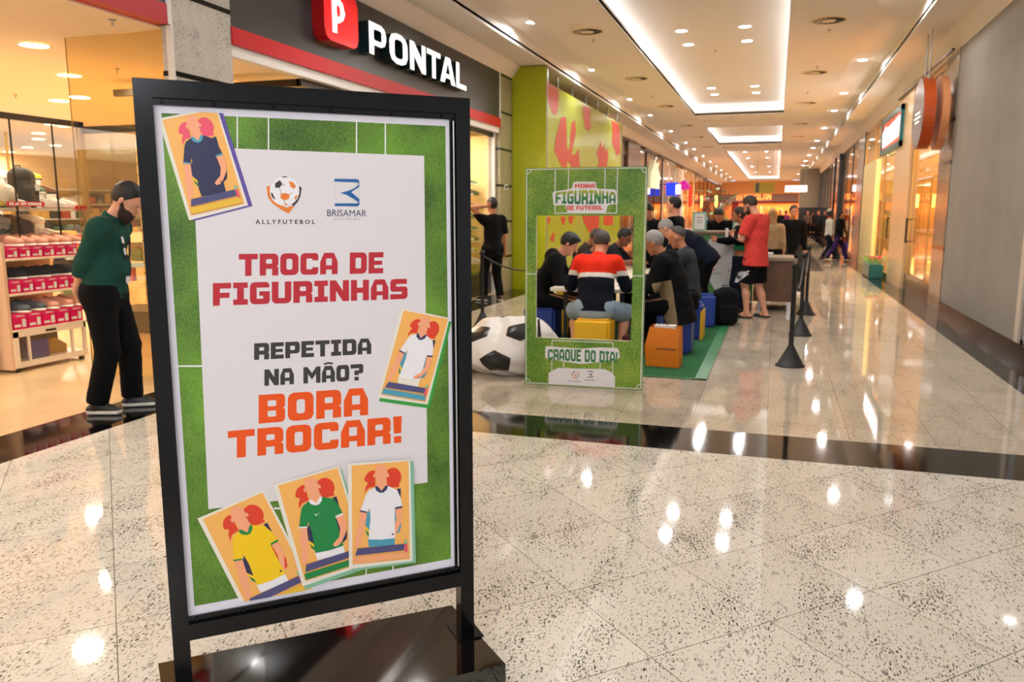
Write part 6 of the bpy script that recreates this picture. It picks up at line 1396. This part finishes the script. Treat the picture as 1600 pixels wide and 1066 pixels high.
# ---- potted plant behind the counter
pp = thing('potted_plant', 'leafy green plant standing behind the tall counter', 'plant', (-1.35, 19.0, 0)); MB().lathe([(.16, 0), (.22, .45), (.2, .45), (.19, .4)], M_blkmatte).build('pot', pp)
rng = random.Random(8); q = MB(); s2 = MB()
for i in range(46):
    a = rng.uniform(0, 6.28); z = rng.uniform(1.3, 2.1); rr = rng.uniform(.1, .5); c_ = NP([rr * math.cos(a), rr * math.sin(a), z]); dv = NP([math.cos(a), math.sin(a), rng.uniform(-.4, .6)]) * .2; n_ = NP([-math.sin(a), math.cos(a), 0]) * .06
    q.add([c_, c_ + dv * .5 + n_, c_ + dv, c_ + dv * .5 - n_], [(0, 1, 2, 3)], mat('plant_leaf', '#3f6b1e', rough=.4)); s2.tube([NP([0, 0, .4 + (z - .4) * .6]), c_], .006, M_shbr, 4)
s2.tube([(0, 0, .4), (0, 0, 1.7)], .02, M_shbr, 6); o = q.build('leaves', pp); o['kind'] = 'stuff'; s2.build('stems', pp)
# ---- bags on the floor
ob = thing('paper_bag', 'orange paper carrier bag standing on the green carpet', 'bag', (-1.02, 8.12, .008), R(-6)); M_ob = mat('bag_orange', '#e07a08', rough=.55, bump=(7, .6))
q = MB(); a = .17; dpt = .075
V = [(-a, -dpt, 0), (a, -dpt, 0), (a, dpt, 0), (-a, dpt, 0), (-a - .015, -dpt - .01, .2), (a - .01, -dpt - .015, .2), (a, dpt, .2), (-a - .01, dpt, .2), (-a + .025, -dpt + .02, .40), (a - .005, -dpt + .0, .395), (a - .01, dpt, .41), (-a + .03, dpt, .415)]
q.add(V, [(0, 3, 2, 1), (0, 1, 5, 4), (1, 2, 6, 5), (2, 3, 7, 6), (3, 0, 4, 7), (4, 5, 9, 8), (5, 6, 10, 9), (6, 7, 11, 10), (7, 4, 8, 11)], M_ob); q.build('bag_body', ob)
tx = MB(); text(tx, 'LACERDA', lambda u, v, w: NP([u, -dpt - .0165 + w, v]), -.06, .175, .20, .026, 0, I['dark'], .01); tx.build('printed_name', ob)
MB().box((-.10, -.04, .36), (.11, .05, .42), M_white).build('white_tissue', ob); MB().tube([(-.07, 0, .40), (-.05, .0, .47), (.0, .0, .48), (.03, 0, .41)], .007, M_blkmatte, 6).build('handle', ob)
tag(MB().box((-1.50, 8.35, .008), (-1.40, 8.47, .26), mat('dark_red_box', '#5a0f18', rough=.3), bev=.01).build('dark_red_bag'), 'small dark red bag on the carpet right of the yellow stool', 'bag')
backpack('black backpack standing on the carpet beside the farthest blue stool', (-.62, 11.45, .008), 205, cloth('bag_black', '#101012'), 1.18)

# ================================================================ people round the table
SITL = lambda x=.13, y=.40, kx=.1: (((-x, y, .093), (-kx, .3, 1), (-.1, 1, 0)), ((x, y, .093), (kx, .3, 1), (.1, 1, 0)))
TAB = .80
def tarms(x, y, z=TAB, dx=.10): return (((-x, y, z), (-.5, -.35, -1), (dx * 3, 1, -.15), (0, 0, 1), (1, 0, 0)), ((x, y, z), (.5, -.35, -1), (-dx * 3, 1, -.15), (0, 0, 1), (-1, 0, 0)))
c_red = cloth('red_orange', '#e8301a'); c_wh = cloth('off_white', '#dcd6cc'); c_nv = cloth('dark_navy', '#10131f'); c_denim = cloth('light_denim', '#8fa3b4'); c_grey = cloth('charcoal', '#34363a'); c_beige = cloth('olive_beige', '#8a7a5c')
def sweater(C_, c):
    z = (C_ - c['P']) @ c['up1']; d = np.zeros(len(C_), int); ax = np.abs((C_ - c['P']) @ c['rt'])
    # sleeves: the stripe runs round the upper arm
    t = z.copy(); out = ax > .215; t = np.where(out, z - .03 - (ax - .215) * .15, z)
    d[t < .345] = 1; d[t < .295] = 2; return d
person('man in red, white and navy sweater on a yellow stool, back turned', (-1.80, 8.36, 0), 3, H=1.76, cell=.006, pelvis=(0, 0, .570), lean=12, lean2=26, headp=34, heady=-10, build=1.26, belly=1.1,
       arms=tarms(.27, .46), legs=(((-.25, .20, .093), (-.42, 1, .5), (-.3, 1, 0)), ((.25, .20, .093), (.42, 1, .5), (.3, 1, 0))), skin='light', hair=(M_hairdk, 'short'),
       top=dict(mats=[c_red, c_wh, c_nv], th=.022, hem=-.07, sleeve=1., collar=.03, paint=sweater, label='sweater with red shoulders, a white stripe and navy below'), bottom=dict(name='shorts', mats=[c_denim], len=.46, th=.022, ease=.03, label='light blue denim shorts'), shoes=(M_shoeblk, 'shoe', M_sole))
person('boy in black hoodie seated on a blue stool at the left of the table', (-2.62, 9.15, 0), -82, H=1.72, cell=.008, pelvis=(0, 0, .570), lean=14, lean2=30, headp=34, build=1.02, arms=tarms(.16, .48), legs=SITL(), skin='light', hair=(M_hairblk, 'fringe'),
       top=dict(mats=[c_blk], th=.03, hem=-.09, sleeve=1., collar=.03, hood=True, wr=.004, name='hoodie'), bottom=dict(mats=[c_blkp], th=.02), shoes=(M_shoeblk, 'shoe', M_sole))
def panel(C_, c):
    z = (C_ - c['P']) @ c['up1']; y = (C_ - c['P']) @ c['fw']; x = (C_ - c['P']) @ c['rt']
    return ((x < -.05) & (z < .26) & (z > -.22) & (y > -.02 - z * .25) & (y < .14 - z * .2)).astype(int)
def specs(c):
    mb = MB(); h, f, r_, u = c['hc'], c['hfw'], c['hrt'], c['hup']
    for q in (-1, 1):
        pts = [h + f * .104 + u * .004 + r_ * (q * .034 + .022 * math.cos(t)) + u * .016 * math.sin(t) for t in np.linspace(0, 2 * math.pi, 13)]; mb.tube(pts, .0022, M_blk, 5)
        mb.tube([h + f * .10 + r_ * q * .056 + u * .008, h - f * .005 + r_ * q * .084 + u * .008], .0022, M_blk, 5)
    mb.build('glasses', c['root'])
person('grey haired man in black hooded jacket with an olive side panel, seated right', (-1.00, 8.98, 0), 84, H=1.74, cell=.0065, pelvis=(0, 0, .570), lean=10, lean2=26, headp=30, build=1.25, belly=1.1, arms=tarms(.2, .46), legs=SITL(), skin='tan', hair=(M_hairgry, 'short'),
       top=dict(name='jacket', mats=[c_blk, c_beige], th=.035, hem=-.24, flare=.03, sleeve=1., collar=.03, hood=True, paint=panel, wr=.004, label='black hooded jacket with olive panel'), bottom=dict(mats=[c_blkp], th=.02), shoes=(M_shoeblk, 'shoe'), extra=specs)
person('balding man in charcoal sweater seated on the middle blue stool', (-.98, 10.12, 0), 84, H=1.72, cell=.009, pelvis=(0, 0, .570), lean=4, lean2=14, headp=26, build=1.12, arms=tarms(.18, .44), legs=SITL(), skin='tan', hair=(M_hairdk, 'receding'),
       top=dict(mats=[c_grey], th=.022, hem=-.08, collar=.03, name='sweater'), bottom=dict(mats=[c_blkp]), shoes=(M_shoeblk, 'shoe'))
S = SDF(.02); S.rbox((0, 0, 0), (.12, .055, .11), .05); o = put('waist_bag', [S.mesh(.009, .002, 40)], cloth('bag_black', '#101012')); o.location = (-.96, 9.86, .50); tag(o, 'small black waist bag at the side of the man in the charcoal sweater', 'bag')
person('white haired man in navy jacket bending over the table from its far right', (-.92, 11.75, 0), 80, H=1.76, cell=.010, pelvis=(0, 0, .93), lean=42, lean2=66, headp=50, build=1.2, arms=(((-.12, .62, .80), (-1, 0, .3), (.2, .8, -.5), (0, 0, 1), (1, 0, 0)), ((.2, .55, .80), (1, 0, .3), (-.2, .8, -.5), (0, 0, 1), (-1, 0, 0))), skin='light', hair=(M_hairgry, 'short'),
       top=dict(name='jacket', mats=[c_navy], th=.03, hem=-.12, collar=.03, wr=.004), bottom=dict(mats=[c_blkp], ease=.01), shoes=(M_shoeblk, 'shoe'))
person('young man in black t-shirt standing behind the table, looking left', (-1.52, 13.0, 0), 78, H=1.77, cell=.010, headp=4, skin='light', hair=(M_hairblk, 'short'), top=dict(mats=[c_blk], sleeve=.42, th=.018, collar=.0, hem=-.14), bottom=dict(mats=[c_blkp]), shoes=(M_shoeblk, 'shoe', M_sole))
person('dark haired person in black standing behind the photo frame edge', (-1.80, 12.45, 0), 150, H=1.70, cell=.011, headp=30, lean2=10, skin='tan', hair=(M_hairblk, 'short'), top=dict(mats=[c_blk], sleeve=1., th=.022, hem=-.12), bottom=dict(mats=[c_blkp]), shoes=(M_shoeblk, 'shoe'))
person('dark haired boy bowed over the table, nearest behind the boy in the hoodie', (-2.52, 10.15, 0), -70, H=1.68, cell=.009, pelvis=(0, 0, .570), lean=18, lean2=40, headp=40, build=.95, arms=tarms(.15, .5), legs=SITL(), skin='brown', hair=(M_hairblk, 'cap'), top=dict(mats=[cloth('dark_print', '#1b1d28')], th=.02, hem=-.08), bottom=dict(mats=[c_blkp]), shoes=(M_shoeblk, 'shoe'), extra=lambda c: beard(c, M_hairblk, .7))
person('dark haired person left of the table, only the crown of the head showing', (-2.72, 11.3, 0), -80, H=1.72, cell=.010, pelvis=(0, 0, .570), lean=8, lean2=24, headp=44, arms=tarms(.15, .46), legs=SITL(), skin='brown', hair=(M_hairdk, 'short'), top=dict(mats=[cloth('brown_shirt', '#3a3026')], th=.02, hem=-.08), bottom=dict(mats=[c_blkp]), shoes=(M_shoeblk, 'shoe'))
person('man with glasses and short dark hair leaning in at the far left of the table', (-2.50, 12.0, 0), -95, H=1.74, cell=.010, pelvis=(0, 0, .570), lean=18, lean2=34, headp=30, arms=(((-.15, .55, .80), (-1, -.2, -.7), (.3, 1, -.15), (0, 0, 1), (1, 0, 0)), ((.15, .62, .84), (1, -.2, -.7), (-.3, 1, .1), (0, 0, 1), (-1, 0, 0))), legs=SITL(), skin='brown', hair=(M_hairblk, 'short'), top=dict(mats=[cloth('black_print', '#23242c')], th=.02, sleeve=.42, hem=-.08), bottom=dict(mats=[c_blkp]), shoes=(M_shoeblk, 'shoe'), extra=specs)
for x, y, m, l in ((-2.52, 10.15 + .02, None, None),): pass
stool('blue cube stool under the bowed boy at the left of the table', -2.62, 10.55, M_blue) if False else None
stool('yellow cube stool under the person at the left showing the crown of the head', -2.72, 11.3, M_yel); stool('blue cube stool under the man with glasses at the far left', -2.50, 12.0, M_blue)

# ================================================================ people beyond the table
c_redt = cloth('coral_red', '#dd4740'); c_sh = cloth('shorts_black', '#0f0f12')
def decal_on(obj, px_list, m, name, parent, off=.004):
    """lay a flat mark on the garment: points are dropped on its surface"""
    from mathutils.bvhtree import BVHTree
    bpy.context.view_layer.update(); mw = obj.matrix_world; me = obj.data
    bt = BVHTree.FromPolygons([mw @ v.co for v in me.vertices], [tuple(p.vertices) for p in me.polygons]); q = MB(); im = parent.matrix_world.inverted()
    for pts in px_list:
        dn = []
        for i in range(len(pts)):
            a, b = pts[i], pts[(i + 1) % len(pts)]; n = max(1, int(math.hypot(b[0] - a[0], b[1] - a[1]) / 2)); dn += [(a[0] + (b[0] - a[0]) * t / n, a[1] + (b[1] - a[1]) * t / n) for t in range(n)]
        tri = geometry.tessellate_polygon([[Vector((x, y, 0)) for x, y in dn]]); V = []
        for x, y in dn:
            dr = Vector(ray(x, y)).normalized(); h = bt.ray_cast(Vector(_C), dr); p = (h[0] + h[1] * off * (1 if h[1].dot(dr) < 0 else -1)) if h[0] is not None else Vector(pY(x, y, 12.2)); V.append(im @ p)
        q.add(V, [t for t in tri], m)
    return q.build(name, parent)
def phone_in(c, i, m=M_blk):
    el, wr, a = c['A'][i]; return wr + nrmz(a[2]) * .09
rm = person('bearded man in red t-shirt and black shorts standing in flip-flops, looking at his phone', (-.26, 12.42, 0), 62, H=1.80, cell=.009, lean=-2, lean2=6, headp=34, build=1.15, belly=1.1,
       arms=(((-.10, .30, 1.20), (-.8, -.5, -1), (.5, .7, .4), (-.3, .2, -1), (.6, 0, .8)), ((.14, .27, 1.16), (1, -.4, -1), (-.6, .7, .3), (0, .2, -1), (-.3, 0, 1))),
       legs=(((-.13, .04, .09), (0, 1, 0), (-.2, 1, 0)), ((.15, -.10, .09), (0, 1, 0), (.25, 1, 0))), skin='light', hair=(M_hairbrn, 'short'),
       top=dict(mats=[c_redt], th=.030, sleeve=.40, collar=.0, hem=-.17, flare=.035, wr=.003, name='t_shirt'), bottom=dict(name='shorts', mats=[c_sh], len=.47, th=.016, ease=.045, waist=-.07), shoes=(M_shoeblk, 'sandal'), extra=lambda c: beard(c, M_hairbrn, .8), curl=(.9, .9))
sh_ = [o for o in rm.children if o.name.startswith('shorts')][0]
sw = [(1148, 441), (1150, 433), (1153, 436), (1171, 426.5), (1160, 436), (1152, 441.5)]
dl = decal_on(sh_, [sw, [(1152, 433), (1153.5, 425), (1155, 425), (1156.5, 429), (1157.5, 424.5), (1159, 424.5), (1157.5, 432), (1156, 432), (1154.8, 428.5), (1153.8, 433)], [(1158.5, 432), (1160, 424.5), (1161.5, 424.5), (1160, 432)], [(1161, 431), (1162.5, 424), (1164, 424), (1163.5, 427), (1166, 424), (1167.5, 424), (1164.5, 427.5), (1165.5, 430), (1164, 430), (1163, 428.5), (1162.4, 431)], [(1166, 430), (1167.5, 423.5), (1171, 423), (1170.8, 424.4), (1168.5, 424.8), (1168, 429), (1169.5, 428.8), (1169.3, 429.6)]], I['white'], 'printed_mark', rm); dl['label'] = 'white printed swoosh mark and letters on the shorts'
ph = pY(1150, 367, 12.2); tag(MB().box((-.032, -.004, -.06), (.032, .004, .06), M_blk, bev=.003).build('phone', loc=(ph[0], ph[1], ph[2]), rz=.6), 'phone held by the man in the red t-shirt', 'phone')
c_tn = cloth('teal_green', '#1f8f5c')
def midriff(c): pass
person('woman in black cropped top and navy trousers holding up a phone', (-.50, 13.02, 0), 108, H=1.62, cell=.009, headp=14, heady=-10, skin='tan', female=True, hair=(M_hairbrn, 'long'), arms=(((-.08, .40, 1.13), (-1, -.3, -.8), (-.1, 1, .2), (0, 0, -1), (.6, 0, .8)), ((.12, .33, 1.12), (1, -.3, -.8), (-.3, 1, .2), (0, 0, -1), (-.6, 0, .8))),
       top=dict(mats=[c_blk, c_tn], th=.016, sleeve=1., hem=.13, collar=.0, paint=lambda C_, c: (((C_ - c['P']) @ c['up1'] < .19) & (np.abs((C_ - c['P']) @ c['rt']) < .17)).astype(int), name='top', label='black cropped top with a green band'), bottom=dict(mats=[cloth('navy_trousers', '#151b30')], th=.016, waist=.03), shoes=(M_shoeblk, 'shoe'), curl=(.8, .8))
a = pY(1133, 364, 12.9); tag(MB().box((-.008, -.04, -.075), (.008, .04, .075), M_white, bev=.003).build('phone', loc=(float(a[0]) + .03, 12.82, float(a[2])), rz=.5), 'white backed phone held up by the woman in the cropped top', 'phone')
person('man in black bowed behind the tall counter', (-.93, 15.2, 0), 170, H=1.70, cell=.011, lean=10, lean2=24, headp=48, skin='tan', hair=(M_hairblk, 'short'), top=dict(mats=[c_blk], sleeve=.5, hem=-.1), bottom=dict(mats=[c_blkp]), shoes=(M_shoeblk, 'shoe'))
person('blonde woman in beige top behind the low desk, turned away', (-.06, 15.3, 0), 10, H=1.60, cell=.012, female=True, skin='light', hair=(M_blond, 'long'), top=dict(mats=[cloth('beige_knit', '#a88a68')], hem=0), bottom=dict(mats=[c_blkp], ease=.04, th=.03), shoes=(M_shoeblk, 'shoe'), headp=20, face_detail=False)
a = pY(1239, 350, 16.6); person('man in black long sleeved top walking towards the camera past the low desk', (float(a[0]), 16.6, 0), 188, H=1.66, cell=.010, skin='tan', hair=(M_hairblk, 'cap'), build=1.1, top=dict(mats=[c_blk], th=.024, hem=-.12), bottom=dict(mats=[cloth('dark_grey_trousers', '#2e2e32')], ease=.012, th=.02), legs=(((-.14, .14, .10), (0, 1, 0), (-.2, 1, 0)), ((.14, -.10, .10), (0, 1, 0), (.2, 1, 0))), shoes=(M_shoeblk, 'shoe', M_sole))
a = pz(1293, 406); person('woman in white top and dark jeans walking right, carrying a red and purple bag', (float(a[0]), float(a[1]), 0), -75, H=1.58, cell=.014, female=True, build=1.2, belly=1.1, skin='brown', hair=(M_hairblk, 'bun'), top=dict(mats=[c_wh], th=.02, hem=-.04), bottom=dict(mats=[cloth('dark_jeans', '#171d2c')]), legs=(((-.10, .25, .09), (0, 1, 0), (0, 1, 0)), ((.10, -.22, .12), (0, 1, 0), (0, 1, 0))), shoes=(M_shoeblk, 'shoe'), hands=False)
tag(MB().box((float(a[0]) + .28, float(a[1]) - .3, .42), (float(a[0]) + .5, float(a[1]) - .2, .78), mat('bag_red', '#8c2320')).box((float(a[0]) + .4, float(a[1]) - .34, .34), (float(a[0]) + .58, float(a[1]) - .24, .6), mat('bag_purple', '#5a3aa8')).build('shopping_bag'), 'red and purple shopping bag carried by the woman in white', 'bag')
a = pz(1330, 410); person('woman in black coat and purple trousers striding right by the black pillars', (float(a[0]) - .42, float(a[1]), 0), -80, H=1.60, cell=.014, female=True, skin='tan', hair=(M_hairblk, 'long'), top=dict(mats=[c_blk], th=.035, hem=-.28, flare=.02, name='coat'), bottom=dict(mats=[cloth('purple_trousers', '#34205a')], ease=.01), legs=(((-.10, .30, .09), (0, 1, 0), (0, 1, 0)), ((.10, -.36, .14), (0, 1, .2), (0, 1, -.3))), shoes=(M_shoeblk, 'shoe', M_sole), hands=False)
for i, (x, y, f_, c_, l) in enumerate(((1260, 372, 170, '#5a4a44', 'brown'), (1268, 371, 10, '#16181c', 'black'), (1277, 373, 150, '#20242a', 'charcoal'), (1226, 372, 0, '#7a2f5c', 'magenta'), (1098, 392, -20, '#2c3a60', 'blue'), (1217, 373, 190, '#141416', 'dark'))):
    a = pz(x, y); person('distant person in %s clothes %s' % (l, ['beside the stone pillar', 'before the black base of the pillar', 'right of the black clothed walker', 'left of the walking man', 'beyond the left counter notice', 'in front of the red framed shop'][i]), (float(a[0]), float(a[1]), 0), f_, H=1.66, cell=.018, skin='tan', hair=(M_hairblk, 'short'), top=dict(mats=[cloth('far_%d' % i, c_)], hem=-.05), bottom=dict(mats=[c_blkp]), shoes=(M_shoeblk, 'shoe'), hands=False, face_detail=False)
# man with his hand on his head by the corridor window
person('man in black with his left hand on his head, looking into the corridor shop window', (-4.70, 13.30, 0), 50, H=1.78, cell=.009, headp=2, build=1.08, skin='tan', hair=(M_hairblk, 'short'),
       arms=(((-.15, -.04, 1.665), (-1, .35, -.2), (.95, -.15, .45), (-.2, -.8, .5), (.1, .2, -1)), None), top=dict(mats=[c_blk], sleeve=.42, th=.022, hem=-.12, collar=.02, name='polo_shirt'), bottom=dict(mats=[c_blkp], ease=.004, th=.02), shoes=(M_shoeblk, 'shoe', M_sole), legs=(((-.13, .10, .09), (0, 1, 0), (-.3, 1, 0)), ((.12, -.05, .09), (0, 1, 0), (.3, 1, 0))))
# mannequins
M_man = mat('mannequin_cream', '#e8dcc0', rough=.4); SKIN['mannequin'] = M_man
mq = dict(cat='mannequin', name='mannequin', hands=False, face_detail=False, cell=.014, skin='mannequin')
person('tall mannequin in green coat in the window beyond the cream door', (XW + .75, 32.6, .12), 60, H=1.85, top=dict(mats=[cloth('olive_coat', '#3f4a34')], th=.03, hem=-.35, name='coat'), bottom=dict(mats=[cloth('olive_coat', '#3f4a34')]), **mq)
person('mannequin with red top and white sleeves before the black pillars', (XW - .32, 38.4, 0), 90, H=1.72, top=dict(mats=[cloth('red_top', '#b0161e')], sleeve=.3, hem=-.1, name='top'), bottom=dict(mats=[c_blkp]), **mq)
person('dark dressed mannequin in the golden window beside the grey wall', (XW + .75, 16.9, .34), 60, H=1.45, top=dict(mats=[cloth('plum_dress', '#4a1f3c')], hem=-.3, name='dress'), bottom=dict(mats=[cloth('plum_dress', '#4a1f3c')]), **mq)
person('pale dressed mannequin behind the glass right of the cream door', (XW + .6, 23.2, .0), 70, H=1.72, top=dict(mats=[cloth('pale_green_dress', '#b9c49a')], hem=-.4, flare=.03, name='dress'), bottom=dict(mats=[cloth('pale_green_dress', '#b9c49a')], len=.4), **mq)
